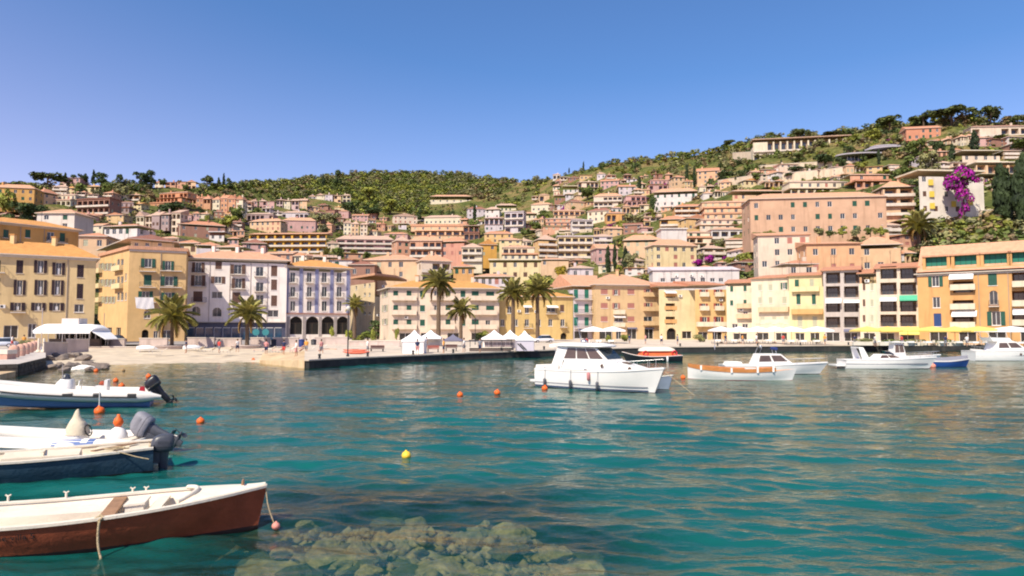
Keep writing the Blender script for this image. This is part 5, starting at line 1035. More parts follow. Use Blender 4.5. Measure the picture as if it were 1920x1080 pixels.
def palm(u, v, d, vcrown, rpx, label, z=None, n=38, dates=False, skirt=6, lean=0.0):
    p = P(u, v, d)
    if z is not None: p.z = z
    o = empty('palm_tree', p, rnd.uniform(0, 6), label, 'palm', 'palms along the waterfront'); k = d / F; ht = (v - vcrown) * k; Rr = rpx * k * 1.12
    b = MB(); m = 14; tr = max(.16, min(.36, ht * .05)); b.tube([(lean * (i / m) ** 2, 0, -.4 + (ht + .4) * i / m) for i in range(m + 1)], [tr * (1.25 - .35 * i / m) * (1 + .07 * (i % 2)) for i in range(m + 1)], 10); b.tube([(lean, 0, ht - .9), (lean, 0, ht - .1), (lean, 0, ht + .25)], [tr * 1.0, tr * 1.7, tr * .7], 10); b.build('trunk', PALMB, o)
    for i in range(n):
        t = i / n; el = R(78 - 88 * t + rnd.uniform(-8, 8)); yaw = i * 2.399; c = link('frond', FR[min(2, int(t * 3))], o, Matrix.Translation((lean, 0, ht)) @ Matrix.Rotation(yaw, 4, 'Z') @ Matrix.Rotation(-el, 4, 'Y') @ Matrix.Rotation(rnd.uniform(-.4, .4), 4, 'X') @ Matrix.Scale(Rr * rnd.uniform(.85, 1.1), 4))
    for i in range(skirt): link('dry_frond', FRD, o, Matrix.Translation((lean, 0, ht - .1)) @ Matrix.Rotation(i * 2.1 + .4, 4, 'Z') @ Matrix.Rotation(R(25), 4, 'Y') @ Matrix.Scale(Rr * .8, 4))
    if dates:
        for i in range(4):
            a = i * 1.57 + .6; b = MB()
            for q in range(14): b.lathe([(0, -.05), (.05, 0), (0, .05)], (lean + (.5 + rnd.uniform(-.16, .16)) * math.cos(a), (.5 + rnd.uniform(-.16, .16)) * math.sin(a), ht - .5 + rnd.uniform(-.4, .15)), 5)
            b.tube([(lean, 0, ht), (lean + .45 * math.cos(a), .45 * math.sin(a), ht - .2), (lean + .5 * math.cos(a), .5 * math.sin(a), ht - .6)], .03, 5); b.build('date_cluster', FDATE, o)
palm(322, 650, 104, 592, 42, 'stout palm with orange date clusters on the beach before the yellow corner house', z=.9, n=36, dates=True)
palm(463, 651, 106, 590, 36, 'stout palm with a thick trunk on the beach before the white five storey house', z=.9, n=32)
palm(822, 640, 132, 532, 34, 'tallest palm in front of the middle of the pink and cream house', z=1.25)
palm(864, 640, 134, 582, 26, 'short palm just right of the tallest palm, before the pink house', z=1.25, n=32)
palm(962, 640, 140, 552, 30, 'left one of the two palms before the golden yellow house', z=1.28)
palm(1008, 640, 142, 548, 32, 'right one of the two palms before the golden yellow house', z=1.28)
palm(664, 640, 150, 576, 20, 'small drooping palm beside the arcade house corner', z=1.3, n=28)
palm(1722, 462, 188, 425, 30, 'palm on the slope under the white villa, above the orange apartment house', n=34)
palm(612, 500, 260, 478, 14, 'far palm beside the right end of the saffron block', n=22, skirt=2)
# street level greenery
G2 = 'shrubs along the promenade'
for a in ((708, 640, 40, 60, 'dk', 165, 'dense dark rounded tree between the arcade house and the pink house'), (170, 640, 46, 40, 'dk', 128, 'dark leafy tree at the alley beside the cream left edge house'), (622, 634, 30, 13, 'lt', 150, 'small light green street tree before the third arch of the arcade'), (744, 632, 34, 12, 'lt', 138, 'thin light street tree at the left end of the pink and cream house'), (690, 636, 20, 40, 'md', 152, 'green street tree beneath the dense dark rounded tree')): T('broad', *a[:5], d=a[5], label=a[6], group='street trees', z=1.28)
for a in ((652, 646, 32, 18, 'lt', 120, 'tall yellowish shrub behind the lamp post'), (672, 646, 24, 26, 'lt', 122, 'yellowish shrub right of the lamp post'), (700, 648, 36, 18, 'lt', 119, 'upright yellow green shrub standing nearest the white marquee'), (900, 636, 26, 36, 'lt', 142, 'light shrub behind the short palm'), (1142, 642, 16, 18, 'lt', 140, 'clipped shrub under the white parasol of the shop terrace, left one'), (1170, 642, 16, 22, 'lt', 140, 'clipped shrub right of the shop terrace parasols'), (1312, 644, 18, 26, 'ol', 134, 'grey green shrub before the light yellow house'), (1620, 640, 10, 30, 'lt', 118, 'low shrub in planter under leftmost yellow parasol'), (1670, 642, 10, 50, 'md', 117, 'long low hedge in planter under the yellow parasols, left one'), (1780, 642, 10, 60, 'md', 115, 'long low hedge in planter under the yellow parasols, middle one'), (1870, 641, 12, 60, 'md', 113, 'long low hedge in planter behind the white cruiser at right'), (1530, 645, 10, 26, 'md', 130, 'little shrub below the white parasols of the straw coloured house'), (46, 642, 16, 26, 'ol', 100, 'olive shrub in front of the cream left edge house'), (118, 640, 12, 16, 'ye', 112, 'yellow flowered shrub before the cafe canopy')): T('bush', *a[:5], d=a[5], label=a[6], group=G2, z=1.2)
# ================================================================== BOATS
GEL = mat('white gelcoat', (.78, .76, .72), .35, .05, 1.5, .03, 6, .5); GELD = mat('worn white paint', (.70, .63, .52), .6, .12, 2.2, .25, 9, .3, stain=(.55, .48, .40))
RUSTY = mat('faded red brown hull paint', (.22, .056, .025), .6, .3, 2.0, .3, 10, .3, stain=(.12, .035, .02)); NAVY = mat('faded navy hull paint', (.018, .045, .075), .6, .3, 2.0, .3, 10, .3, stain=(.06, .09, .11))
ANTI = mat('dark antifouling', (.035, .02, .018), .8, .3, 3, .3); RUBBER = mat('black rubber', (.02, .02, .022), .6, .1, 4); MOTOR = mat('dark grey motor cowl', (.055, .06, .075), .4, .15, 3, .1, 8, .5); MOTORB = mat('black motor cowl', (.012, .013, .018), .35, .1, 3, spec=.5); MOTORG = mat('grey motor cover', (.22, .22, .25), .7, .15, 4, .5, 6)
PVC = mat('off white inflatable tube', (.70, .66, .60), .55, .07, 2, .1, 6, .35); PVCB = mat('blue inflatable trim', (.05, .11, .30), .5, .1, 2); WOOD = mat('weathered brown wood', (.30, .17, .095), .75, .3, 3, .3, 12); VARN = mat('orange varnished wood', (.50, .20, .06), .4, .25, 3, .1, 8, .5); CREAMD = mat('cream deck', (.66, .58, .45), .7, .12, 2.5, .2, 9, stain=(.45, .36, .26))
ROPE = mat('rope', (.42, .33, .20), .9, .3, 12, .6, 40); ORNG = mat('orange float', (.75, .13, .02), .5, .15, 3, .1); YELB = mat('yellow float', (.80, .52, .05), .5, .12, 3, .1); CLOTHC = mat('beige canvas', (.55, .48, .36), .9, .15, 4, .5, 8); TINT = mat('tinted boat window', (.10, .065, .05), .12, .3, 1, spec=.6); STEEL = mat('stainless steel', (.6, .6, .6), .3, .05, 2, metal=.9)
BLUH = mat('blue hull paint', (.02, .07, .26), .4, .12, 1.5); GRYB = mat('grey blue hull', (.22, .27, .36), .5, .1, 1.5); REDC = mat('red orange deck', (.70, .16, .05), .6, .2, 2); DKH = mat('black blue hull', (.012, .016, .022), .5, .2, 2); GRNP = mat('green plastic', (.02, .22, .12), .5, .1, 3)
def cv(pts, s):
    xs = [p[0] for p in pts]; ys = [p[1] for p in pts]; i = max(0, min(len(xs) - 2, int(np.searchsorted(xs, s) - 1))); t = (s - xs[i]) / (xs[i + 1] - xs[i]); m = lambda k: (ys[min(k + 1, len(ys) - 1)] - ys[max(k - 1, 0)]) / (xs[min(k + 1, len(xs) - 1)] - xs[max(k - 1, 0)]); h = xs[i + 1] - xs[i]
    return (2 * t**3 - 3 * t**2 + 1) * ys[i] + (t**3 - 2 * t**2 + t) * h * m(i) + (-2 * t**3 + 3 * t**2) * ys[i + 1] + (t**3 - t**2) * h * m(i + 1)
class Hull:
    def __init__(s, L, bt, zt, bw, zk, rake=.3): s.L = L; s.bt = bt; s.zt = zt; s.bw = bw; s.zk = zk; s.rake = rake
    def x(s, t, z): return s.L * t + s.rake * t ** 5 * max(0, z) / cv(s.zt, t)
    def ring(s, t, inset=0.0, floor=None, dz=0.0):
        b, z, w, k = max(.012, cv(s.bt, t) - inset), cv(s.zt, t) + dz, max(.01, cv(s.bw, t) - inset), cv(s.zk, t)
        if floor is None: pr = [(b, z), (b + (w - b) * .3 + .02 * b, z * .62), (b + (w - b) * .7 + .02 * b, z * .28), (w, .03), (w * .97, -.05), (w * .72, k * .62), (0, k)]
        else: fw = max(.01, w + (b - w) * max(0, floor) / z - .02); pr = [(b, z), (b + (fw - b) * .5, z + (floor - z) * .5), (fw, floor + .02), (fw * .9, floor), (0, floor)]
        return [(s.x(t, q), p, q) for p, q in pr] + [(s.x(t, q), -p, q) for p, q in reversed(pr[:-1])]
    def outer(s, root, m, m2=None, n=30, name='hull'):
        mb = MB(); rs = [s.ring(i / n) for i in range(n + 1)]; mb.loft(rs, 0, False, True, False); mb.add(rs[0], [tuple(range(len(rs[0])))], 0)
        k = len(rs[0]) - 1
        for f in range(len(mb.m) - 1):
            if m2 and 3 <= f % k <= k - 4: mb.m[f] = 1
        return mb.build(name, [m, m2 or m], root)
    def inner(s, root, m, floor, t0=.012, t1=.985, n=28, inset=.05, name='inner_shell'):
        mb = MB(); rs = [s.ring(t0 + (t1 - t0) * i / n, inset, floor, -.01) for i in range(n + 1)]; mb.loft(rs, 0, False, True, False); mb.add(rs[0], [tuple(range(len(rs[0])))], 0); return mb.build(name, m, root)
    def rail(s, root, m, w=.05, h=.05, name='gunwale', n=36, t1=1.0):
        mb = MB()
        for sg in (1, -1):
            rs = []
            for i in range(n + 1):
                t = t1 * i / n; b, z = max(.02, cv(s.bt, t)), cv(s.zt, t); x = s.x(t, z); rs.append([(x, sg * (b + w * .45), z - h * .6), (x, sg * (b + w * .5), z + h * .5), (x, sg * max(.0, b - w), z + h * .5), (x, sg * max(.0, b - w), z - h * .4)])
            mb.loft(rs, 0, True, False)
        return mb.build(name, m, root)
    def deck(s, root, m, t0, t1, dz=.0, crown=.05, inset=.0, name='foredeck', n=16, y=None):
        mb = MB(); rs = []
        for i in range(n + 1):
            t = t0 + (t1 - t0) * i / n; b, z = max(.012, cv(s.bt, t) - inset), cv(s.zt, t) + dz; x = s.x(t, z); rs.append([(x, -b, z), (x, -b * .5, z + crown * .8), (x, 0, z + crown), (x, b * .5, z + crown * .8), (x, b, z)])
        mb.loft(rs, 0, False, True, False); mb.add([rs[0][0], rs[0][1], rs[0][2], rs[0][3], rs[0][4], (rs[0][4][0], rs[0][4][1] * .98, rs[0][4][2] - .14), (rs[0][0][0], rs[0][0][1] * .98, rs[0][0][2] - .14)], [(0, 1, 2, 3, 4, 5, 6)], 0); return mb.build(name, m, root)
def boat(name, x, y, hd, label, cat, z=0.0, pitch=0.0):
    o = empty(name, (x, y, z), R(hd), label, cat, 'boats in the harbour'); o.rotation_euler = (0, -R(pitch), R(hd)); return o
def part(root, name, m, fn, M=None): b = MB(); fn(b); return b.build(name, m, root, M)
def panel(mb, q, u0, u1, v0, v1, off=.02, mi=0, th=.012):
    q = [Vector(p) for p in q]; bl = lambda u, v: q[0].lerp(q[1], u).lerp(q[3].lerp(q[2], u), v); n = (q[1] - q[0]).cross(q[3] - q[0]).normalized(); c = [bl(u0, v0), bl(u1, v0), bl(u1, v1), bl(u0, v1)]
    mb.hexa([c[0] + n * .004, c[1] + n * .004, c[2] + n * .004, c[3] + n * .004] + [p + n * (off + th) for p in c], mi)
def rope(root, pts, r=.018, name='rope', m=None):
    P_ = [Vector(p) for p in pts]; out = []
    for i in range(len(P_) - 1):
        a, b, c, d = P_[max(i - 1, 0)], P_[i], P_[i + 1], P_[min(i + 2, len(P_) - 1)]
        for k in range(6): t = k / 6; out.append(.5 * ((2 * b) + (c - a) * t + (2 * a - 5 * b + 4 * c - d) * t * t + (3 * b - a - 3 * c + d) * t ** 3))
    out.append(P_[-1]); b = MB(); b.tube(out, r, 6); return b.build(name, m or ROPE, root)
def outboard(root, x, y, z, sc, tilt, cowl, leg=None, cover=False):
    """motor hung on a transom at (x,y,z); local -x is aft; tilt lifts the leg out of the water"""
    leg = leg or cowl; o = part(root, 'outboard_motor', leg, lambda b: (b.box(-.16, -.13, -.25, .02, .13, .12), b.box(-.20, -.09, -.1, -.05, .09, .2)), Matrix.Translation((x, y, z)) @ Matrix.Rotation(R(tilt), 4, 'Y') @ Matrix.Scale(sc, 4))
    part(o, 'cowling', cowl, lambda b: (b.loft([se_ring(-.22, 0, .10, .27, .19, 3.6), se_ring(-.22, 0, .13, .32, .225, 3.6), se_ring(-.22, 0, .24, .33, .23, 3.6)]), b.loft([se_ring(-.22, 0, .252, .335, .235, 3.6), se_ring(-.24, 0, .40, .34, .235, 3.4), se_ring(-.27, 0, .54, .30, .21, 3.2), se_ring(-.31, 0, .61, .22, .16, 3), se_ring(-.33, 0, .635, .10, .08, 2.5)]), b.box(-.45, -.238, .36, -.1, -.2, .44), b.box(-.45, .2, .36, -.1, .238, .44)))
    part(o, 'motor_leg', leg, lambda b: (b.loft([se_ring(-.24, 0, .12, .2, .13, 2.5), se_ring(-.25, 0, -.15, .15, .10, 2.5), se_ring(-.27, 0, -.5, .13, .075, 2.5), se_ring(-.28, 0, -.72, .12, .055, 2.5), se_ring(-.27, 0, -.98, .10, .03, 2.5)]), b.hexa([(-.55, -.14, -.60), (-.1, -.10, -.60), (-.1, .10, -.60), (-.55, .14, -.60), (-.55, -.14, -.58), (-.1, -.10, -.58), (-.1, .10, -.58), (-.55, .14, -.58)]), b.loft([se_ring(-.05, 0, -.80, .01, .01, 2, 10, 'x'), se_ring(-.14, 0, -.80, .055, .055, 2, 10, 'x'), se_ring(-.42, 0, -.80, .06, .06, 2, 10, 'x'), se_ring(-.5, 0, -.80, .04, .04, 2, 10, 'x')])))
    def prop(b):
        for k in range(3):
            a = k * 2.094; c, s_ = math.cos(a), math.sin(a); pts = []
            for (r_, w_, tw) in ((.04, .03, .03), (.1, .06, .05), (.17, .05, .04), (.2, .015, .015)): pts += [(-.53 + tw, c * r_ - s_ * w_, -.80 + s_ * r_ + c * w_), (-.53 - tw, c * r_ + s_ * w_, -.80 + s_ * r_ - c * w_)]
            b.add(pts, [(0, 2, 3, 1), (2, 4, 5, 3), (4, 6, 7, 5)])
        b.loft([se_ring(-.505, 0, -.80, .04, .04, 2, 10, 'x'), se_ring(-.6, 0, -.80, .025, .025, 2, 10, 'x')])
    part(o, 'propeller', leg, prop); return o
# --- red brown rowing boat in the foreground
hd = 16.5; L1 = 6.0; bow = Vector((-5.14, 14.06, 0)); dr = Vector((math.cos(R(hd)), math.sin(R(hd)), 0)); st = bow - dr * L1
b1 = boat('rowing_boat', st.x, st.y, hd, 'open rowing boat with a faded red brown hull and white inside, nearest at lower left', 'rowing boat')
h = Hull(L1, [(0, .72), (.25, .98), (.5, 1.0), (.72, .82), (.88, .46), (1, .03)], [(0, .62), (.3, .56), (.55, .60), (.8, .70), (1, .80)], [(0, .5), (.3, .78), (.5, .76), (.72, .55), (.88, .26), (1, .015)], [(0, -.18), (.5, -.28), (.9, -.22), (1, -.06)], .16)
h.outer(b1, RUSTY, ANTI); h.inner(b1, GELD, .18); h.rail(b1, GELD, .085, .045); h.deck(b1, GELD, .80, .995, .028, .05, .03)
def coam(b):
    for i in range(14):
        t = i / 13; y0 = -.55 + 1.1 * t; xx = 4.78 + .22 * (1 - (2 * t - 1) ** 2); b.tube([(xx, y0, .76 + .05 * (1 - (2 * t - 1) ** 2)), (xx + .22 * ((.5 - t) if 0 else 0) + .0, y0 + .085, .76 + .05)], .035, 6)
part(b1, 'coaming', GELD, lambda b: b.tube([(4.60 + .26 * (1 - (2 * i / 12 - 1) ** 2), -.62 + 1.24 * i / 12, .735 + .07 * (1 - (2 * i / 12 - 1) ** 2)) for i in range(13)], .045, 8))
part(b1, 'cross_beam', GELD, lambda b: b.hexa([(4.05, -.72, .52), (4.27, -.68, .54), (4.27, .68, .54), (4.05, .72, .52), (4.05, -.72, .56), (4.27, -.68, .58), (4.27, .68, .58), (4.05, .72, .56)]))
part(b1, 'side_bench', GELD, lambda b: b.hexa([(.3, .34, .19), (3.3, .38, .19), (3.3, .78, .40), (.3, .72, .40), (.3, .34, .42), (3.3, .38, .42), (3.3, .80, .45), (.3, .74, .45)]))
part(b1, 'engine_box', GELD, lambda b: (b.hexa([(3.62, -.3, .19), (3.98, -.28, .19), (3.98, .3, .19), (3.62, .34, .19), (3.65, -.26, .62), (3.95, -.24, .64), (3.95, .26, .64), (3.65, .3, .62)]), b.hexa([(3.62, -.29, .624), (3.98, -.27, .644), (3.98, .29, .644), (3.62, .33, .624), (3.62, -.29, .66), (3.98, -.27, .68), (3.98, .29, .68), (3.62, .33, .66)])))
part(b1, 'thwart', WOOD, lambda b: b.hexa([(3.30, -.90, .50), (3.55, -.90, .50), (3.42, .90, .52), (3.18, .92, .52), (3.30, -.90, .54), (3.55, -.90, .54), (3.42, .90, .56), (3.18, .92, .56)]))
part(b1, 'floorboard', WOOD, lambda b: [b.box(2.3, -.45 + k * .2, .186, 3.1, -.29 + k * .2, .205) for k in range(4)])
for x in (1.3, 2.3, 3.5, 3.75): part(b1, 'oarlock', GELD, lambda b: (b.tube([(x, .985, .56), (x, .985, .70)], .022, 8), b.tube([(x - .05, .985, .72), (x, .985, .69), (x + .05, .985, .72)], .016, 6)))
part(b1, 'bow_cleat', WOOD, lambda b: (b.tube([(5.7, 0, .82), (5.7, 0, .92)], .03, 8), b.tube([(5.7, -.11, .92), (5.7, .11, .92)], .022, 8)))
rope(b1, [(3.45, -1.0, .63), (3.42, -1.06, .55), (3.42, -1.08, .2), (3.52, -1.2, -.1), (3.7, -1.5, -.4)], .022); part(b1, 'rope', ROPE, lambda b: b.tube([(3.34, -.99, .61), (3.4, -.9, .645), (3.48, -.96, .61), (3.4, -1.04, .57), (3.46, -1.0, .61)], .026, 6))
rope(b1, [(6.14, -.02, .78), (6.2, -.1, .4), (6.35, -.18, .0)], .014)
fc = bpy.data.curves.new('lettering', 'FONT'); fc.body = 'ie-villa 5'; fc.size = .15; fc.extrude = .002; fc.space_character = 1.05; fc.materials.append(RUBBER)
tmp = bpy.data.objects.new('lettering_curve', fc); COL.objects.link(tmp); dg = bpy.context.evaluated_depsgraph_get(); lme = bpy.data.meshes.new_from_object(tmp.evaluated_get(dg)); bpy.data.objects.remove(tmp); lt = link('lettering', lme, b1)
ta, tb = .315, .47; pa = Vector((h.x(ta, .4), -(cv(h.bt, ta) * .72 + cv(h.bw, ta) * .28) - .035, .34)); pb = Vector((h.x(tb, .4), -(cv(h.bt, tb) * .72 + cv(h.bw, tb) * .28) - .035, .355)); ex = (pb - pa).normalized(); ez = Vector((0, -.32, 1)); ez = (ez - ex * ez.dot(ex)).normalized(); ey_ = ex.cross(ez)
lt.matrix_local = Matrix(((ex.x, ez.x, ey_.x, pa.x), (ex.y, ez.y, ey_.y, pa.y), (ex.z, ez.z, ey_.z, pa.z), (0, 0, 0, 1)))
# --- navy work boat, stern to the right
b2 = boat('work_boat', -10.35, 19.95, 207, 'navy blue work boat with cream deck and its outboard hanging at the right end', 'motor boat')
h = Hull(6.2, [(0, .80), (.3, .98), (.6, .95), (.85, .55), (1, .03)], [(0, .66), (.4, .58), (.7, .62), (1, .85)], [(0, .72), (.3, .84), (.6, .76), (.85, .36), (1, .015)], [(0, -.2), (.5, -.28), (1, -.06)], .3)
h.outer(b2, NAVY, ANTI); h.inner(b2, CREAMD, .30); h.rail(b2, GELD, .10, .05)
part(b2, 'stern_locker', CREAMD, lambda b: b.box(.12, -.66, .32, .62, .66, .60)); part(b2, 'side_locker', CREAMD, lambda b: (b.hexa([(1.7, .2, .32), (3.5, .24, .32), (3.5, .84, .32), (1.7, .84, .32), (1.75, .24, .72), (3.45, .28, .74), (3.45, .82, .66), (1.75, .82, .64)]), b.box(2.55, .28, .745, 2.62, .8, .76)))
part(b2, 'plank', WOOD, lambda b: b.hexa([(.5, -.5, .64), (1.5, .75, .68), (1.4, .83, .68), (.4, -.42, .64), (.5, -.5, .67), (1.5, .75, .71), (1.4, .83, .71), (.4, -.42, .67)])); part(b2, 'net_pile', CLOTHC, lambda b: b.loft([se_ring(1.2, -.1, .32, .5, .4, 2), se_ring(1.2, -.1, .52, .45, .36, 2.2), se_ring(1.15, -.1, .66, .25, .2, 2)]))
part(b2, 'bucket', GRNP, lambda b: b.lathe([(.14, 0), (.18, .3), (.185, .3), (.15, .01)], (3.9, .3, .31), 14)); rope(b2, [(.9, .9, .66), (.7, .96, .6), (.4, 1.06, .5), (.1, 1.12, .42)], .016); rope(b2, [(.6, .6, .68), (.9, .75, .70), (1.2, .5, .69), (.9, .35, .69), (.7, .6, .70)], .02)
outboard(b2, -.02, .05, .36, .9, 0, MOTOR)
# --- white inflatable
def rib(root, L, hb, r, z0, rise, tm, hm, trim, seatx):
    def tubepath(sg): return [Vector((-.55, sg * hb, z0)), Vector((0, sg * hb, z0))] + [Vector((L * t, sg * hb * (1 - max(0, (t - .62) / .38) ** 2.2), z0 + rise * t ** 3)) for t in [i / 16 for i in range(1, 17)]]
    pl, prr = tubepath(1), tubepath(-1); pts = pl + prr[::-1][1:]; rs = [r * .25, r * .8] + [r] * (len(pts) - 4) + [r * .8, r * .25]
    part(root, 'inflatable_tube', tm, lambda b: b.tube(pts, rs, 14))
    part(root, 'trim', trim, lambda b: [b.tube([p + Vector((0, s * (r + .005), -.02)) for p in path[2:14]], .035, 6) for s, path in ((1, pl), (-1, prr))])
    hh_ = Hull(L * .96, [(0, hb - r * .4), (.6, hb - r * .5), (.85, hb * .5), (1, .02)], [(0, z0), (.6, z0 + rise * .2), (1, z0 + rise * .8)], [(0, hb - r * .7), (.6, hb - r), (.85, hb * .3), (1, .01)], [(0, -.15), (.6, -.2), (1, .05)], .2); hh_.outer(root, hm, hm)
    part(root, 'deck', CREAMD, lambda b: b.hexa([(0, -hb + r * .6, z0 - .12), (L * .7, -hb + r * .6, z0 - .12), (L * .7, hb - r * .6, z0 - .12), (0, hb - r * .6, z0 - .12), (0, -hb + r * .6, z0 - .08), (L * .7, -hb + r * .6, z0 - .08), (L * .7, hb - r * .6, z0 - .08), (0, hb - r * .6, z0 - .08)])); part(root, 'transom', hm, lambda b: b.box(-.04, -hb + r * .7, -.1, .04, hb - r * .7, z0 + .16))
    return pl, prr
b3 = boat('inflatable_boat', -11.75, 22.2, 181, 'off white inflatable boat with a canvas wrapped console and tilted grey outboard', 'inflatable boat')
rib(b3, 6.4, .92, .25, .34, .35, PVC, GEL, MATS['off white inflatable tube'], 1)
part(b3, 'console', GEL, lambda b: b.loft([se_ring(2.25, 0, .26, .34, .36, 3.2), se_ring(2.25, 0, .66, .32, .34, 3.2), se_ring(2.2, 0, .82, .24, .28, 3)]), ); part(b3, 'canvas_cover', CLOTHC, lambda b: b.loft([se_ring(2.22, 0, .60, .35, .37, 2.6), se_ring(2.2, .02, .82, .30, .30, 2.3), se_ring(2.22, .0, 1.0, .22, .2, 2.4), se_ring(2.24, 0.02, 1.12, .13, .1, 2), se_ring(2.22, .02, 1.34, .06, .05, 2), se_ring(2.2, .02, 1.40, .02, .02, 2)]))
part(b3, 'steering_wheel', RUBBER, lambda b: b.tube([(1.86 + .05 * math.sin(a), .17 * math.cos(a), .72 + .17 * math.sin(a)) for a in [i * .4488 for i in range(15)]], .022, 6)); part(b3, 'white_barrel', GEL, lambda b: b.lathe([(.0, 0), (.26, 0), (.3, .1), (.28, .32), (.18, .48), (.08, .55), (0, .56)], (.85, .12, .3), 18)); part(b3, 'orange_float', ORNG, lambda b: b.lathe([(0, 0), (.1, .03), (.15, .14), (.12, .26), (.05, .33), (.045, .4), (0, .4)], (.85, .12, .84), 14))
part(b3, 'aft_seat', GELD, lambda b: b.box(.2, -.6, .28, .6, .6, .5)); part(b3, 'blue_panel', PVCB, lambda b: b.loft([[(x, .92 + .258 * math.sin(a), .34 + .258 * math.cos(a)) for a in (-.5, -.1, .4, .9, 1.3)] for x in (1.05, 1.35, 1.7, 2.0, 2.3)], 0, False, True, False)); part(b3, 'white_emblem', GEL, lambda b: b.loft([[(x, .92 + .265 * math.sin(a), .34 + .265 * math.cos(a)) for a in (-.1, .4, .9)] for x in (1.25, 1.45)] , 0, False, True, False))
part(b3, 'fender', GEL, lambda b: b.loft([se_ring(x, 1.18, .40, q, q, 2, 12, 'x') for x, q in ((1.55, .02), (1.62, .1), (1.75, .12), (2.0, .12), (2.1, .1), (2.16, .02))]))
outboard(b3, -.05, 0, .50, 1.08, 62, MOTORG, MOTOR)
# --- far RIB with a blue hull
b4 = boat('rib_boat', -19.0, 36.2, 202, 'long white and blue rigid inflatable with console and black outboard, farthest of the left moorings', 'inflatable boat', 0, 2.5)
rib(b4, 8.4, 1.1, .30, .50, .55, PVC, mat('light blue hull', (.10, .20, .40), .4, .1, 1.5), RUBBER, 2)
part(b4, 'console', GEL, lambda b: b.loft([se_ring(3.9, 0, .40, .45, .45, 3), se_ring(3.9, 0, 1.05, .4, .42, 3), se_ring(3.85, 0, 1.25, .28, .34, 3)])); part(b4, 'instrument_cover', MOTOR, lambda b: b.loft([se_ring(3.9, 0, 1.25, .2, .22, 2.5), se_ring(3.9, 0, 1.45, .16, .2, 2.4), se_ring(3.9, 0, 1.52, .05, .08, 2)])); part(b4, 'grab_rail', STEEL, lambda b: b.tube([(3.3, -.4, .5), (3.25, -.4, 1.2), (3.25, .4, 1.2), (3.3, .4, .5)], .022, 8)); part(b4, 'helm_seat', GEL, lambda b: (b.box(2.0, -.45, .42, 2.6, .45, .92), b.box(2.0, -.45, .924, 2.15, .45, 1.25)))
part(b4, 'seat_back_cushion', mat('rust cushion', (.30, .06, .03), .8, .15, 3), lambda b: b.lathe([(0, 0), (.12, .03), (.15, .12), (.08, .22), (0, .24)], (2.3, 0, .95), 12)); part(b4, 'antenna', STEEL, lambda b: b.tube([(4.0, .3, 1.2), (4.05, .3, 2.0)], .014, 6)); part(b4, 'tube_patch', RUBBER, lambda b: [b.loft([[(x, 1.1 + .305 * math.sin(a), .5 + dz + .305 * math.cos(a)) for a in (1.0, 1.4, 1.7)] for x in (x0, x0 + w_)], 0, False, True, False) for x0, w_, dz in ((.55, .4, 0), (3.3, .45, .03), (2.1, .35, .01))])
outboard(b4, -.05, 0, .62, 1.15, 40, MOTORB); part(b4, 'red_fuel_can', mat('red plastic', (.4, .02, .03), .5, .1, 3), lambda b: b.hexa([(.25, .3, .45), (.6, .3, .45), (.6, .6, .45), (.25, .6, .45), (.3, .35, .95), (.5, .35, .95), (.5, .55, .95), (.3, .55, .95)]))
# --- white cabin cruiser in the middle
b5 = boat('cabin_cruiser', 2.5, 48.2, -43, 'white cabin cruiser with a hard top wheelhouse moored in the middle of the harbour', 'motor yacht')
h = Hull(8.6, [(0, 1.40), (.3, 1.5), (.6, 1.45), (.82, 1.0), (1, .05)], [(0, 1.2), (.5, 1.22), (.8, 1.36), (1, 1.55)], [(0, 1.32), (.3, 1.36), (.6, 1.2), (.82, .6), (1, .02)], [(0, -.3), (.6, -.4), (1, -.1)], .7)
h.outer(b5, GEL, ANTI); h.deck(b5, GEL, .0, .998, .0, .06, 0, 'deck', 26); h.rail(b5, GEL, .06, .10, 'rub_rail')
part(b5, 'chine_stripe', MOTORG, lambda b: [b.loft([[(h.x(t, .3), s * (cv(h.bw, t) * .72 + cv(h.bt, t) * .28 + .035), .30), (h.x(t, .3), s * (cv(h.bw, t) * .68 + cv(h.bt, t) * .32 + .035), .36)] for t in [i / 20 for i in range(20)]], 0, False, True, False) for s in (1, -1)])
part(b5, 'swim_platform', GEL, lambda b: b.hexa([(-.6, -1.2, .32), (-.03, -1.3, .32), (-.03, 1.3, .32), (-.6, 1.2, .32), (-.6, -1.2, .44), (-.03, -1.3, .44), (-.03, 1.3, .44), (-.6, 1.2, .44)]))
cab = [(2.2, -1.2, 1.26), (6.6, -.95, 1.3), (6.6, .95, 1.3), (2.2, 1.2, 1.26), (2.4, -1.12, 1.85), (5.9, -.85, 1.9), (5.9, .85, 1.9), (2.4, 1.12, 1.85)]
part(b5, 'cabin_trunk', GEL, lambda b: (b.hexa(cab), b.hexa([(5.92, -.84, 1.3), (8.3, -.35, 1.42), (8.3, .35, 1.42), (5.92, .84, 1.3), (5.92, -.80, 1.87), (7.9, -.3, 1.50), (7.9, .3, 1.50), (5.92, .80, 1.87)])))
wh = [(2.1, -1.13, 1.86), (5.75, -.86, 1.91), (5.75, .86, 1.91), (2.1, 1.13, 1.86), (2.5, -.98, 2.75), (4.75, -.84, 2.75), (4.75, .84, 2.75), (2.5, .98, 2.75)]
part(b5, 'wheelhouse', GEL, lambda b: b.hexa(wh)); part(b5, 'aft_pillar', GEL, lambda b: [b.hexa([(1.2, s * 1.2, 1.2), (2.1, s * 1.18, 1.2), (2.1, s * 1.08, 1.2), (1.2, s * 1.1, 1.2), (1.75, s * 1.0, 2.75), (2.5, s * .99, 2.75), (2.5, s * .9, 2.75), (1.75, s * .9, 2.75)]) for s in (-1, 1)])
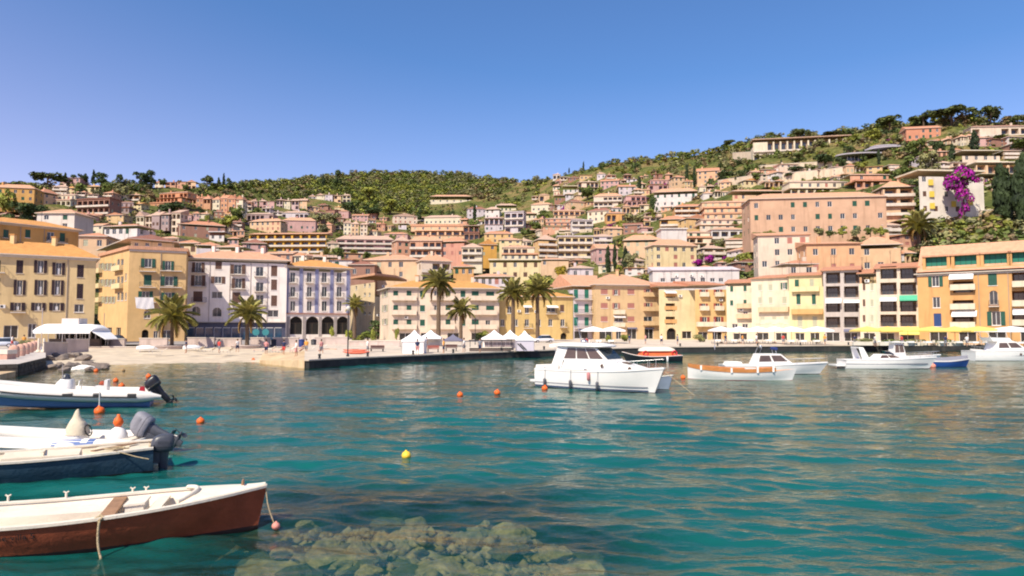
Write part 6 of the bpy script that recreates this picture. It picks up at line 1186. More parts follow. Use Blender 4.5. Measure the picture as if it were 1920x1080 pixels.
def wins(b):
    for q in ((wh[0], wh[1], wh[5], wh[4]), (wh[2], wh[3], wh[7], wh[6])): [panel(b, q, a, c, .14, .9) for a, c in ((.06, .33), (.36, .62), (.65, .93))]
part(b5, 'side_windows', TINT, wins); part(b5, 'windscreen', GLASS, lambda b: [panel(b, (wh[1], wh[2], wh[6], wh[5]), a, c, .1, .9) for a, c in ((.04, .34), (.37, .63), (.66, .96))])
part(b5, 'hard_top', GEL, lambda b: b.loft([se_ring(3.3, 0, 2.753, 2.0, 1.14, 4, 28), se_ring(3.25, 0, 2.80, 2.15, 1.24, 4, 28), se_ring(3.2, 0, 2.90, 2.05, 1.18, 4, 28), se_ring(3.1, 0, 3.0, 1.5, .9, 3.5, 28)])); part(b5, 'cockpit_coaming', GEL, lambda b: (b.hexa([(.05, -1.36, 1.2), (2.0, -1.42, 1.2), (2.0, -1.22, 1.2), (.05, -1.16, 1.2), (.1, -1.34, 1.5), (2.1, -1.38, 1.55), (2.1, -1.24, 1.55), (.1, -1.2, 1.5)]), b.hexa([(.05, 1.16, 1.2), (2.0, 1.22, 1.2), (2.0, 1.42, 1.2), (.05, 1.36, 1.2), (.1, 1.2, 1.5), (2.1, 1.24, 1.55), (2.1, 1.38, 1.55), (.1, 1.34, 1.5)]), b.box(.0, -1.15, 1.2, .15, 1.15, 1.48)))
def pulpit(b):
    for s in (1, -1):
        top = [(h.x(t, 1.5), s * max(.05, cv(h.bt, t) - .08), cv(h.zt, t) + .55) for t in (.55, .65, .75, .85, .93, 1.0)]; b.tube(top, .018, 6)
        for p in top[:-1]: b.tube([p, (p[0] - .03, p[1], p[2] - .55)], .014, 6)
part(b5, 'bow_rail', STEEL, pulpit); part(b5, 'porthole', TINT, lambda b: [b.tube([(x, -y_, z_), (x, -y_ - .03, z_)], .12, 12) for x, y_, z_ in ((5.4, 1.04, 1.58), (7.2, .62, 1.45))])
for t in (.12, .38, .62): part(b5, 'fender', MOTOR, lambda b: (b.loft([se_ring(h.x(t, .5), -cv(h.bt, t) - .10, z_, q, q, 2, 10) for z_, q in ((.02, .02), (.08, .09), (.55, .1), (.63, .02))]), b.tube([(h.x(t, .5), -cv(h.bt, t) - .09, .63), (h.x(t, 1), -cv(h.bt, t) - .03, 1.28)], .012, 5)))
part(b5, 'fender', mat('pink fender', (.5, .2, .2), .6, .1, 3), lambda b: b.loft([se_ring(4.7, -1.55, z_, q, q, 2, 10) for z_, q in ((.62, .02), (.68, .1), (1.1, .11), (1.2, .02))])); part(b5, 'ensign_pole', STEEL, lambda b: b.tube([(.1, 1.0, 1.3), (-.15, 1.0, 2.6)], .02, 6))
part(b5, 'deck_hatch', TINT, lambda b: b.hexa([(6.4, -.25, 1.80), (6.9, -.22, 1.72), (6.9, .22, 1.72), (6.4, .25, 1.80), (6.4, -.25, 1.84), (6.9, -.22, 1.76), (6.9, .22, 1.76), (6.4, .25, 1.84)]))
part(b5, 'boot_stripe', mat('navy boot stripe', (.02, .04, .10), .4, .05, 1), lambda b: [b.loft([[(h.x(t, .1), s * (cv(h.bw, t) * .93 + cv(h.bt, t) * .07 + .03), .07), (h.x(t, .1), s * (cv(h.bw, t) * .88 + cv(h.bt, t) * .12 + .035), .15)] for t in [i / 24 for i in range(24)]], 0, False, True, False) for s in (1, -1)])
part(b5, 'roof_aerial', STEEL, lambda b: (b.tube([(2.6, .5, 2.98), (2.2, .5, 4.6)], .018, 5), b.lathe([(0, 0), (.22, .02), (.24, .14), (.1, .22), (0, .23)], (3.2, 0, 3.0), 14)))
part(b5, 'cleat', STEEL, lambda b: [b.box(x, -1.38, 1.30, x + .22, -1.30, 1.38) for x in (.8, 4.2)])
rope(b5, [(9.1, 0, 1.5), (9.9, .1, .9), (11.2, .3, -.05)], .018); rope(b5, [(.0, -1.1, 1.25), (-.8, -1.4, .6), (-1.6, -1.7, -.05)], .016)
# --- other boats beyond it
b6 = boat('dinghy', 7.5, 46.9, -40, 'small grey blue dinghy with an outboard tucked behind the cabin cruiser bow', 'dinghy')
h6 = Hull(3.5, [(0, .75), (.5, .8), (.8, .5), (1, .03)], [(0, .62), (.5, .66), (1, .95)], [(0, .65), (.5, .66), (.8, .3), (1, .02)], [(0, -.15), (1, -.05)], .3); h6.outer(b6, GRYB, ANTI); h6.inner(b6, GELD, .2); h6.rail(b6, GEL, .06, .05); part(b6, 'thwart', GELD, lambda b: b.box(1.5, -.72, .42, 1.8, .72, .46)); outboard(b6, -.02, 0, .5, .8, 0, MOTOR)
b7 = boat('excursion_boat', 20.3, 82.5, 181, 'dark hulled boat with a red and white covered deck moored against the quay', 'motor boat')
h7 = Hull(6.6, [(0, 1.0), (.5, 1.2), (.8, .8), (1, .04)], [(0, .75), (.5, .62), (.8, .75), (1, 1.15)], [(0, .85), (.5, 1.0), (.8, .5), (1, .02)], [(0, -.2), (1, -.05)], .5); h7.outer(b7, DKH, DKH); h7.deck(b7, REDC, .0, .99, .0, .05, 0, 'deck'); h7.rail(b7, GEL, .05, .06)
part(b7, 'cabin', REDC, lambda b: b.hexa([(.7, -.8, .66), (5.1, -.8, .68), (5.1, .8, .68), (.7, .8, .66), (1.0, -.72, 1.25), (4.7, -.72, 1.25), (4.7, .72, 1.25), (1.0, .72, 1.25)])); part(b7, 'deck_cover', GELD, lambda b: b.loft([se_ring(2.9, 0, 1.254, 2.2, .95, 4, 24), se_ring(2.9, 0, 1.5, 2.1, .9, 4, 24), se_ring(2.9, 0, 1.72, 1.5, .6, 3, 24)])); part(b7, 'life_ring', mat('red ring', (.6, .03, .04), .5, .1, 3), lambda b: [b.tube([(x + .28 * math.cos(a), -s * .84, 1.0 + .28 * math.sin(a)) for a in [i * .4488 for i in range(15)]], .07, 7) for x, s in ((.95, -1), (4.4, -1))]); part(b7, 'fender', GEL, lambda b: b.loft([se_ring(1.9, 1.25, z_, q, q, 2, 10) for z_, q in ((-.05, .03), (.02, .12), (.55, .13), (.65, .03))]))
b8 = boat('gozzo_boat', 13.9, 54.3, -14, 'white wooden gozzo with varnished orange bulwarks and little posts', 'wooden boat')
h8 = Hull(7.7, [(0, .12), (.12, .8), (.4, 1.15), (.7, 1.0), (.9, .45), (1, .04)], [(0, .95), (.15, .78), (.5, .62), (.8, .72), (1, .9)], [(0, .03), (.12, .5), (.4, .95), (.7, .75), (.9, .25), (1, .02)], [(0, -.1), (.5, -.3), (1, -.08)], .35); h8.outer(b8, GEL, mat('red antifouling', (.30, .05, .05), .8, .2, 3)); h8.inner(b8, VARN, .25)
part(b8, 'bulwark', VARN, lambda b: [b.loft([[(h8.x(t, .8), s * (cv(h8.bt, t) + .03), cv(h8.zt, t) - .02), (h8.x(t, .8), s * (cv(h8.bt, t) + .06), cv(h8.zt, t) + .26), (h8.x(t, .8), s * max(.01, cv(h8.bt, t) - .02), cv(h8.zt, t) + .26), (h8.x(t, .8), s * max(.01, cv(h8.bt, t) - .03), cv(h8.zt, t) - .02)] for t in [.004 + i / 30 * .82 for i in range(31)]], 0, True, False) for s in (1, -1)]); part(b8, 'thwart', VARN, lambda b: [b.box(x, -.95, .5, x + .3, .95, .55) for x in (1.8, 3.6, 5.2)])
part(b8, 'engine_cover', GEL, lambda b: b.box(4.3, -.4, .26, 5.1, .4, .9))
for t in (.13, .42, .66, .80): part(b8, 'post', GEL, lambda b: b.box(h8.x(t, .8) - .07, -cv(h8.bt, t) - .09, cv(h8.zt, t) - .05, h8.x(t, .8) + .07, -cv(h8.bt, t) - .061, cv(h8.zt, t) + (.5 if t > .6 else .32)))
rope(b8, [(0, 0, .95), (-1.2, -.3, .6), (-2.2, -.5, .02)], .015)
def sport(name, x, y, hd_, label, L_, sheer, cabin, m=GEL, cat='motor boat', beam=1.25, stripe=None, z=0):
    o = boat(name, x, y, hd_, label, cat, z); k = beam; hq = Hull(L_, [(0, k * .95), (.4, k), (.7, k * .8), (.88, k * .42), (1, .04)], [(0, sheer), (.5, sheer * 1.05), (1, sheer * 1.3)], [(0, k * .88), (.4, k * .9), (.7, k * .62), (.88, k * .25), (1, .02)], [(0, -.25), (1, -.08)], L_ * .09); hq.outer(o, m, ANTI); hq.deck(o, m if m is GEL else GELD, 0, .998, 0, .08, 0, 'deck', 24); hq.rail(o, GEL, .05, .07, 'rub_rail')
    if stripe: part(o, 'stripe', stripe, lambda b: [b.loft([[(hq.x(t, .4), s * (cv(hq.bw, t) * .45 + cv(hq.bt, t) * .55 + .03), sheer * .5), (hq.x(t, .4), s * (cv(hq.bw, t) * .38 + cv(hq.bt, t) * .62 + .03), sheer * .62)] for t in [i / 20 for i in range(20)]], 0, False, True, False) for s in (1, -1)])
    x0, x1, xt0, xt1, zt, hw = cabin; zb = sheer * 1.06; q = [(x0, -hw, zb), (x1, -hw * .8, zb + .06), (x1, hw * .8, zb + .06), (x0, hw, zb), (xt0, -hw * .82, zt), (xt1, -hw * .68, zt), (xt1, hw * .68, zt), (xt0, hw * .82, zt)]
    part(o, 'cabin', GEL, lambda b: b.hexa(q)); part(o, 'cabin_windows', TINT, lambda b: ([panel(b, (q[0], q[1], q[5], q[4]), a, c, .3, .85) for a, c in ((.08, .46), (.52, .92))], [panel(b, (q[2], q[3], q[7], q[6]), a, c, .3, .85) for a, c in ((.08, .46), (.52, .92))], panel(b, (q[1], q[2], q[6], q[5]), .06, .94, .15, .9)))
    part(o, 'bow_rail', STEEL, lambda b: [(b.tube([(hq.x(t, sheer), s * max(.04, cv(hq.bt, t) - .06), cv(hq.zt, t) + .4) for t in (.6, .72, .84, .94, 1)], .018, 5), [b.tube([(hq.x(t, sheer), s * max(.04, cv(hq.bt, t) - .06), cv(hq.zt, t)), (hq.x(t, sheer), s * max(.04, cv(hq.bt, t) - .06), cv(hq.zt, t) + .4)], .014, 5) for t in (.6, .72, .84, .94)]) for s in (1, -1)])
    return o, hq
b9, h9 = sport('motor_boat', 18.5, 60.5, -3, 'white motor boat with a small wheelhouse and roof gear behind the wooden gozzo', 8.4, .75, (2.6, 6.0, 3.0, 4.9, 1.75, .95))
part(b9, 'roof_rack', STEEL, lambda b: (b.tube([(3.1, -.6, 1.75), (3.3, -.6, 2.3), (3.3, .6, 2.3), (3.1, .6, 1.75)], .03, 6), b.tube([(4.6, -.5, 1.7), (4.5, -.5, 2.2), (4.5, .5, 2.2), (4.6, .5, 1.7)], .03, 6))); part(b9, 'rolled_cover', AWB, lambda b: b.tube([(4.55, -.6, 2.2), (4.55, .6, 2.2)], .14, 8)); part(b9, 'searchlight', STEEL, lambda b: b.lathe([(0, 0), (.1, .02), (.12, .14), (0, .2)], (3.4, 0, 2.3), 10))
part(b9, 'engine_cowl', GEL, lambda b: b.hexa([(.3, -.8, .8), (1.6, -.8, .8), (1.6, .8, .8), (.3, .8, .8), (.4, -.7, 1.05), (1.5, -.7, 1.05), (1.5, .7, 1.05), (.4, .7, 1.05)]))
b10, h10 = sport('speedboat', 32.9, 68.5, -4, 'low white speedboat with a raked radar arch and dark window strip', 8.4, .85, (3.0, 5.8, 3.5, 4.6, 1.4, 1.0), cat='speedboat', stripe=MOTORG)
part(b10, 'radar_arch', GEL, lambda b: [b.hexa([(1.6, s * 1.1, .9), (2.3, s * 1.1, .9), (2.3, s * .98, .9), (1.6, s * .98, .9), (1.3, s * .95, 2.15), (1.75, s * .95, 2.1), (1.75, s * .83, 2.1), (1.3, s * .83, 2.15)]) for s in (1, -1)] + [b.hexa([(1.3, -.825, 2.0), (1.75, -.825, 1.98), (1.75, .825, 1.98), (1.3, .825, 2.0), (1.3, -.825, 2.15), (1.75, -.825, 2.1), (1.75, .825, 2.1), (1.3, .825, 2.15)])]); part(b10, 'swim_platform', GEL, lambda b: b.box(-.9, -1.0, .25, -.03, 1.0, .38)); part(b10, 'windscreen', GLASS, lambda b: b.hexa([(4.6, -.8, 1.404), (4.9, -.6, 1.404), (4.9, .6, 1.404), (4.6, .8, 1.404), (4.2, -.75, 1.75), (4.3, -.6, 1.75), (4.3, .6, 1.75), (4.2, .75, 1.75)]))
b12, h12 = sport('fishing_boat', 40.2, 75.5, 2, 'white fishing boat with an upright console shelter behind the blue boat', 6.6, .8, (1.6, 3.0, 1.7, 2.7, 2.4, .6), cat='motor boat'); part(b12, 'shelter_roof', GEL, lambda b: b.box(1.3, -.75, 2.404, 3.0, .75, 2.5))
b11 = boat('blue_boat', 42.4, 70.8, 2, 'small blue boat with a grey canvas cover between the speedboat and the right hand cruiser', 'motor boat'); h11 = Hull(4.6, [(0, .8), (.5, .9), (.8, .55), (1, .04)], [(0, .62), (.5, .62), (1, .82)], [(0, .7), (.5, .76), (.8, .36), (1, .02)], [(0, -.2), (1, -.05)], .35); h11.outer(b11, BLUH, ANTI); h11.rail(b11, GEL, .08, .1); h11.deck(b11, MOTORG, .02, .97, .03, .34, .04, 'canvas_cover')
b13, h13 = sport('cabin_cruiser', 56.6, 85, -2, 'white cruiser with a flying bridge moored at the far right', 9.6, 1.15, (2.6, 6.6, 3.0, 5.2, 2.35, 1.2), cat='motor yacht', beam=1.5, stripe=MOTORG)
part(b13, 'flying_bridge', GEL, lambda b: b.hexa([(2.4, -1.0, 2.354), (4.9, -.8, 2.354), (4.9, .8, 2.354), (2.4, 1.0, 2.354), (2.0, -1.05, 2.85), (4.5, -.75, 2.8), (4.5, .75, 2.8), (2.0, 1.05, 2.85)])); part(b13, 'bimini', GEL, lambda b: (b.hexa([(1.4, -1.0, 3.5), (4.2, -1.0, 3.55), (4.2, 1.0, 3.55), (1.4, 1.0, 3.5), (1.4, -1.0, 3.56), (4.2, -.9, 3.64), (4.2, .9, 3.64), (1.4, 1.0, 3.56)]), [b.tube([(x, s * .95, 2.8), (x + dx, s * .95, 3.5)], .025, 6) for s in (1, -1) for x, dx in ((2.2, -.5), (4.2, -.2))])); part(b13, 'porthole', TINT, lambda b: [b.tube([(x, -1.32, .8), (x, -1.4, .8)], .14, 12) for x in (4.2, 5.4)])
b14, h14 = sport('motor_boat', 67.2, 88, 178, 'white boat partly cut by the right edge of the picture', 7.5, .95, (2.2, 5.2, 2.6, 4.4, 1.9, 1.0))
# --- floats
def buoy(u, v, r, m, label, pole=None, neck=True):
    p = G(u, v); o = empty('mooring_buoy', p, rnd.uniform(0, 6), label, 'buoy', 'floating buoys'); o.rotation_euler = (rnd.uniform(-.15, .15), rnd.uniform(-.15, .15), 0)
    part(o, 'float', m, lambda b: b.lathe([(0, -.75 * r), (.6 * r, -.55 * r), (.92 * r, -.1 * r), (.98 * r, .25 * r), (.8 * r, .72 * r), (.45 * r, .98 * r), (.22 * r, 1.08 * r), (.2 * r, 1.3 * r), (0, 1.32 * r)], (0, 0, .25 * r), 18)); part(o, 'ring', RUBBER, lambda b: b.tube([(.14 * r * math.cos(a), 0, 1.68 * r + .14 * r * math.sin(a)) for a in [i * .628 for i in range(11)]], .04 * r, 5))
    if pole: part(o, 'pole', GEL, lambda b: b.tube([(0, 0, r), (.1, 0, r + pole)], .025, 6))
for a in ((376, 793, .17, ORNG, 'orange buoy alone on open water right of the outboards'), (863, 743, .19, ORNG, 'orange buoy left one of the pair in mid harbour'), (932, 739, .20, ORNG, 'orange buoy right one of the pair in mid harbour'), (1021, 731, .21, ORNG, 'orange buoy under the stern of the cabin cruiser'), (1281, 710, .20, ORNG, 'small orange buoy left of the wooden gozzo bow rope'), (762, 858, .15, YELB, 'yellow buoy, the only one, in the lower middle'), (279, 708, .22, ORNG, 'orange buoy farthest right near the beach'), (217, 716, .2, ORNG, 'orange buoy behind the far inflatable, left of the black outboard'), (180, 697, .2, ORNG, 'small orange buoy just below the shore rocks'), (232, 696, .14, mat('brown float', (.2, .12, .05), .6), 'small brown float in the sandy shallows'), (187, 775, .24, ORNG, 'orange pole buoy between the two inflatables', ), (228, 726, .2, ORNG, 'orange buoy hidden half behind the black outboard'), (206, 735, .22, ORNG, 'orange buoy right behind the seat of the far inflatable'), (517, 990, .085, mat('pink float', (.62, .25, .20), .6), 'tiny pink float on the bow line of the rowing boat'), (1749, 689, .3, mat('pale red float', (.65, .25, .18), .6), 'pale red buoy against the side of the small blue boat'), (475, 676, .22, ORNG, 'orange buoy close to the slipway edge')): buoy(*a, **({'pole': .8} if 'pole' in a[4] else {}))
# ================================================================== STREET, BEACH AND QUAY THINGS
def gd(v, z): return (CAM_H - z) * F / (v - HOR)          # depth of a point seen at row v on level z
def thing(name, p, label, cat, group=None, rz=0): return empty(name, p, rz, label, cat, group)
# shore rocks
RD_ = [rock_mesh('shore_rock', 60 + i, DRYROCK) for i in range(5)]
for i, (u, v, s_) in enumerate(((92, 672, .9), (104, 668, 1.0), (118, 671, .95), (112, 682, .7), (100, 684, .7), (131, 669, 1.1), (144, 668, 1.2), (157, 672, .9), (128, 684, .9), (141, 682, .8), (166, 678, .8), (176, 681, .7), (188, 683, .8), (120, 690, .6), (170, 688, .55), (196, 685, .55), (98, 660, .7), (182, 688, .5))):
    o = link('shore_rock', RD_[i % 5]); p = P(u, v, gd(v + 4, .15)); o.location = (p.x, p.y, .15 + .3 * s_ * (v < 675)); o.scale = (s_ * 1.15, s_ * .9, s_ * .62); o.rotation_euler = (rnd.uniform(-.3, .3), rnd.uniform(-.3, .3), rnd.uniform(0, 6)); tag(o, 'grey brown rock in the tumbled heap between the stone quay and the beach', 'rock', 'rocks at the end of the stone quay')
o = link('shore_rock', rock_mesh('shore_rock', 91, mat('pale rock', S(240, 230, 215, .8), .9, .2, 1.5, .5, 5))); p = P(157, 690, gd(691, .1)); o.location = (p.x, p.y, .15); o.scale = (1.5, .8, .45); tag(o, 'flat whitish rock at the foot of the tumbled heap', 'rock', 'rocks at the end of the stone quay')
# low walls between street and beach
PW = mat('beach wall render', S(215, 190, 172, .75), .9, .18, .5, .35, 4, .15, stain=S(170, 145, 130, .7))
def low_wall(u0, u1, v0, v1, d, label, d1=None, m=PW):
    a, b = P(u0, v1, d), P(u1, v1, d1 or d); t0 = P(u0, v0, d).z; t1 = P(u1, v0, d1 or d).z; r_ = thing('low_wall', a, label, 'wall', 'low walls behind the beach'); e = b - a
    part(r_, 'wall', m, lambda q: q.hexa([(0, -.2, -1.2), (e.x, e.y - .2, -1.2), (e.x, e.y + .25, -1.2), (0, .25, -1.2), (0, -.2, t0 - a.z), (e.x, e.y - .2, t1 - a.z), (e.x, e.y + .25, t1 - a.z), (0, .25, t0 - a.z)])); part(r_, 'coping', STONE, lambda q: q.hexa([(-.06, -.27, t0 - a.z + .003), (e.x + .06, e.y - .27, t1 - a.z + .003), (e.x + .06, e.y + .32, t1 - a.z + .003), (-.06, .32, t0 - a.z + .003), (-.06, -.27, t0 - a.z + .13), (e.x + .06, e.y - .27, t1 - a.z + .13), (e.x + .06, e.y + .32, t1 - a.z + .13), (-.06, .32, t0 - a.z + .13)]))
low_wall(84, 124, 643, 666, 84, 'shaded mauve wall rising from the end of the stone quay', 92); low_wall(125, 164, 637, 662, 93, 'grey pink wall just right of the shaded mauve wall', 96)
for a in ((190, 234, 636, 654, 'beach wall panel in front of the dark parked car'), (262, 314, 635, 654, 'beach wall panel left of the stout palm with date clusters'), (352, 402, 634, 653, 'beach wall panel between the two stout beach palms, left one'), (406, 452, 635, 653, 'beach wall panel just left of the thick trunked palm'), (470, 506, 634, 652, 'beach wall panel right of the thick trunked palm'), (512, 560, 634, 652, 'beach wall panel under the blue shop windows'), (590, 652, 633, 651, 'beach wall panel below the arcade')): low_wall(*a[:4], 111.5, a[4])
low_wall(166, 300, 651, 659, 107, 'long low grey kerb wall at the back of the sand'); low_wall(655, 750, 640, 652, 104, 'sloping pale wall below the yellowish shrubs', 100)
# round stone planters of the beach palms
for u, d, lab in ((320, 104, 'round stone planter around the stout palm with date clusters'), (463, 106, 'round stone planter around the thick trunked palm')):
    p = XY(u, d); o = thing('planter', (p.x, p.y, .75), lab, 'planter', 'round planters on the beach'); part(o, 'planter_wall', PW, lambda b: b.lathe([(2.3, -.6), (2.2, .45), (2.3, .5), (2.3, .62), (1.9, .62), (1.9, .4)], n=24)); part(o, 'soil', mat('dry soil', (.22, .17, .11), .95, .3, 2), lambda b: b.lathe([(1.9, .42), (.9, .5), (0, .52)], n=24))
# pink bundles and posts on the stone quay
BUN = mat('pinkish tarpaulin', S(238, 180, 150, .7), .8, .2, 1.5, .5, 4, .2, stain=S(200, 140, 110, .6))
for i, (u, v) in enumerate(((26, 670), (38, 667), (47, 664), (55, 661), (62, 658), (68, 656))):
    p = P(u, v, gd(v, 1.0)); o = thing('upright_bundle', p, ('nearest', 'second nearest', 'third nearest', 'third farthest', 'second farthest', 'farthest')[i] + ' pink upright bundle in the row on the stone quay', 'bundle', 'pink bundles on the stone quay', rnd.uniform(-.2, .2)); part(o, 'body', BUN, lambda b: b.loft([se_ring(0, 0, z, a_ * .8, a_ * .6, 2.6, 16) for z, a_ in ((0, .55), (.3, .62), (.8, .6), (1.1, .48), (1.25, .2))])); part(o, 'strap', CLOTHC, lambda b: b.loft([se_ring(0, 0, z, .5, .38, 2.6, 16) for z in (.6, .66)], 0, False))
p = P(8, 672, gd(673, 1.0)); o = thing('stacked_slab', (p.x, p.y, 1.0), 'low cream block lying beside the pink bundles at the left edge', 'block'); part(o, 'block', BUN, lambda b: b.box(-1.6, -.6, 0, .7, .6, .5)); part(o, 'cover', GELD, lambda b: b.box(-1.65, -.65, .504, .75, .65, .9))
def post(u, v, z, h, r, m, label, lamp=None, group=None, cat='post', name='post'):
    p = P(u, v, gd(v, z)); o = thing(name, p, label, cat, group); part(o, 'pole', m, lambda b: (b.tube([(0, 0, -.3), (0, 0, h)], [r, r * .8], 8), b.lathe([(r * 2.2, 0), (r * 2.2, .12), (r * 1.2, .3)], n=10)))
    if lamp: part(o, 'lamp_head', lamp, lambda b: b.lathe([(0, 0), (.1, .02), (.24, .2), (.26, .36), (.16, .5), (.03, .6), (0, .6)], (0, 0, h), 14))
    return o
post(72, 660, 1.0, 1.7, .14, GELD, 'left one of two white posts at the end of the stone quay', group='white posts'); post(82, 660, 1.0, 1.7, .16, GELD, 'right one of two white posts at the end of the stone quay', group='white posts')
post(77, 655, 1.1, 5.6, .05, STEEL, 'thin tall grey pole between the two white posts'); post(194, 642, 1.29, 5.5, .06, STEEL, 'thin pale pole in the alley beside the yellow corner house')
LAMP = mat('frosted lamp glass', (.6, .55, .48), .4, .05, 1)
post(652, 668, .86, 5.0, .075, IRON, 'dark lamp post standing alone near the pier edge', LAMP, 'street lamps', 'street lamp', 'street_lamp'); post(891, 648, 1.1, 3.9, .06, IRON, 'dark lamp post right of the short palm', MOTORB, 'street lamps', 'street lamp', 'street_lamp')
post(1340, 652, 1.1, 4.2, .05, STEEL, 'thin pole among the white parasols left of the wooden gozzo', group=None)
# marquees on the pier
TENT = mat('white tent cloth', (.80, .78, .77), .8, .04, .8, .15, 2)
LILW = mat('lilac tent cloth', (.62, .56, .62), .8, .05, .8)
def marquee(u, v, wpx, hpx, z, label, walls=(0, 1, 2, 3), m=TENT, wm=None, peak=.42):
    d = gd(v, z); p = P(u, v, d); w = wpx * d / F; h = hpx * d / F; o = thing('marquee', p, label, 'marquee', 'tents on the pier', rnd.uniform(-.06, .06)); e = h * (1 - peak); a = w / 2
    part(o, 'canopy', m, lambda b: b.loft([[(sx * a * k, sy * a * k + a, zz) for sx, sy in ((-1, -1), (0, -1), (1, -1), (1, 0), (1, 1), (0, 1), (-1, 1), (-1, 0))] for k, zz in ((1.03, e - .22), (1.03, e), (.62, e + (h - e) * .30), (.28, e + (h - e) * .62), (.02, h))], 0, True, False))
    part(o, 'frame', STEEL, lambda b: [b.tube([(sx * (a - .04), a + sy * (a - .04), 0), (sx * (a - .04), a + sy * (a - .04), e)], .035, 6) for sx in (-1, 1) for sy in (-1, 1)])
    for k in walls:
        q = [((-a, 0), (a, 0)), ((a, 0), (a, 2 * a)), ((a, 2 * a), (-a, 2 * a)), ((-a, 2 * a), (-a, 0))][k]; n_ = Vector((q[1][1] - q[0][1], -(q[1][0] - q[0][0]), 0)).normalized() * .03
        part(o, 'side_wall', wm or m, lambda b: b.hexa([(q[0][0] * .96, q[0][1] * .96 + a * .04, 0), (q[1][0] * .96, q[1][1] * .96 + a * .04, 0), (q[1][0] * .96 - n_.x, q[1][1] * .96 + a * .04 - n_.y, 0), (q[0][0] * .96 - n_.x, q[0][1] * .96 + a * .04 - n_.y, 0), (q[0][0] * .96, q[0][1] * .96 + a * .04, e - .24), (q[1][0] * .96, q[1][1] * .96 + a * .04, e - .24), (q[1][0] * .96 - n_.x, q[1][1] * .96 + a * .04 - n_.y, e - .24), (q[0][0] * .96 - n_.x, q[0][1] * .96 + a * .04 - n_.y, e - .24)]))
    return o, a, e
marquee(774, 663, 42, 44, .88, 'white marquee with closed walls, leftmost and nearest on the pier'); marquee(806, 652, 40, 33, 1.0, 'white open peaked tent just right of the closed marquee', (2,))
marquee(848, 652, 36, 25, 1.0, 'grey shade canopy between the white tents', (), AWL); marquee(926, 655, 46, 36, 1.0, 'white peaked tent over the dark bar counter, left one of three', (2,)); marquee(956, 653, 36, 34, 1.0, 'white peaked tent over the dark bar counter, middle one of three', (2,))
mq, a_, e_ = marquee(985, 658, 34, 38, .95, 'lilac walled tent with dark diagonal stripes, right one of three', (0, 1, 2, 3), TENT, LILW)
part(mq, 'stripe', IRON, lambda b: [b.hexa([(-a_ * .9 + k, -.04, e_ * .62), (-a_ * .9 + k + .12, -.04, e_ * .66), (-a_ * .2 + k + .12, -.04, e_ * .12), (-a_ * .2 + k, -.04, e_ * .08), (-a_ * .9 + k, -.006, e_ * .62), (-a_ * .9 + k + .12, -.006, e_ * .66), (-a_ * .2 + k + .12, -.006, e_ * .12), (-a_ * .2 + k, -.006, e_ * .08)]) for k in (0, .3)])
BARK2 = mat('dark screen panel', (.11, .085, .075), .8, .3, 2, .2)
p = P(880, 658, gd(658, .95)); o = thing('bar_counter', (p.x, p.y, .95), 'long dark bar counter with grey screens below the peaked tents', 'counter'); k = p.y / F
part(o, 'counter', BARK2, lambda b: b.box(0, 0, 0, 78 * k, .6, 6 * k)); part(o, 'counter_top', GELD, lambda b: b.box(-.1, -.1, 6 * k + .003, 78 * k + .1, .7, 6 * k + .08))
for i in range(7): part(o, 'screen', mat('grey screen cloth', S(160, 140, 135, .7), .8, .2, 1.5), lambda b: b.box((28 + i * 8) * k, .75, .1, (35.4 + i * 8) * k, .8, 18 * k))
part(o, 'roof_beam', IRON, lambda b: b.box(-.1, .3, 19 * k, 80 * k, .5, 20.6 * k)); part(o, 'post', IRON, lambda b: [b.box(x * k, .35, 6 * k + .085, x * k + .08, .45, 19 * k - .004) for x in (.5, 20, 40, 60, 78)])
def bench(u, v, wpx, z, label, m):
    d = gd(v, z); p = P(u, v, d); k = d / F; w = wpx * k / 2; o = thing('bench', p, label, 'bench', 'benches on the pier'); part(o, 'seat', m, lambda b: b.box(-w, -.25, .38, w, .25, .46)); part(o, 'backrest', m, lambda b: b.box(-w, .22, .5, w, .28, .85))
    for sx in (-.85, .85): part(o, 'leg', IRON, lambda b: b.box(sx * w - .05, -.22, 0, sx * w + .05, .22, .377))
bench(707, 660, 26, .9, 'dark bench left of the closed marquee', mat('dark bench wood', (.10, .05, .045), .7, .3, 3)); bench(812, 660, 22, .92, 'reddish bench in front of the open peaked tent', mat('reddish bench wood', (.30, .10, .08), .7, .2, 3)); bench(846, 658, 22, .95, 'dark bench below the grey shade canopy', MATS['dark bench wood'])
# kayaks, loungers and parasols on the sand
RK = mat('coral red plastic', (.62, .13, .07), .45, .12, 2)
def kayak(u, v, z, hd_, L_, label, m=RK):
    p = P(u, v, gd(v, z)); o = thing('kayak', p + Vector((0, 0, .16)), label, 'kayak', 'kayaks on the beach', R(hd_)); part(o, 'hull', m, lambda b: b.loft([se_ring(x, 0, .02 + .12 * abs(x * 2 / L_) ** 3, w, h_, 2.3, 12, 'x') for x, w, h_ in [(L_ * t, .36 * math.sqrt(max(.01, 1 - (2 * t) ** 2)) + .02, .17 * math.sqrt(max(.02, 1 - (2 * t) ** 2))) for t in (-.5, -.44, -.35, -.2, 0, .2, .35, .44, .5)]])); part(o, 'cockpit', DARK, lambda b: b.loft([se_ring(0, 0, z_, a_, b_, 2, 14) for z_, a_, b_ in ((.12, .45, .22), (.20, .48, .25), (.21, .40, .2))]))
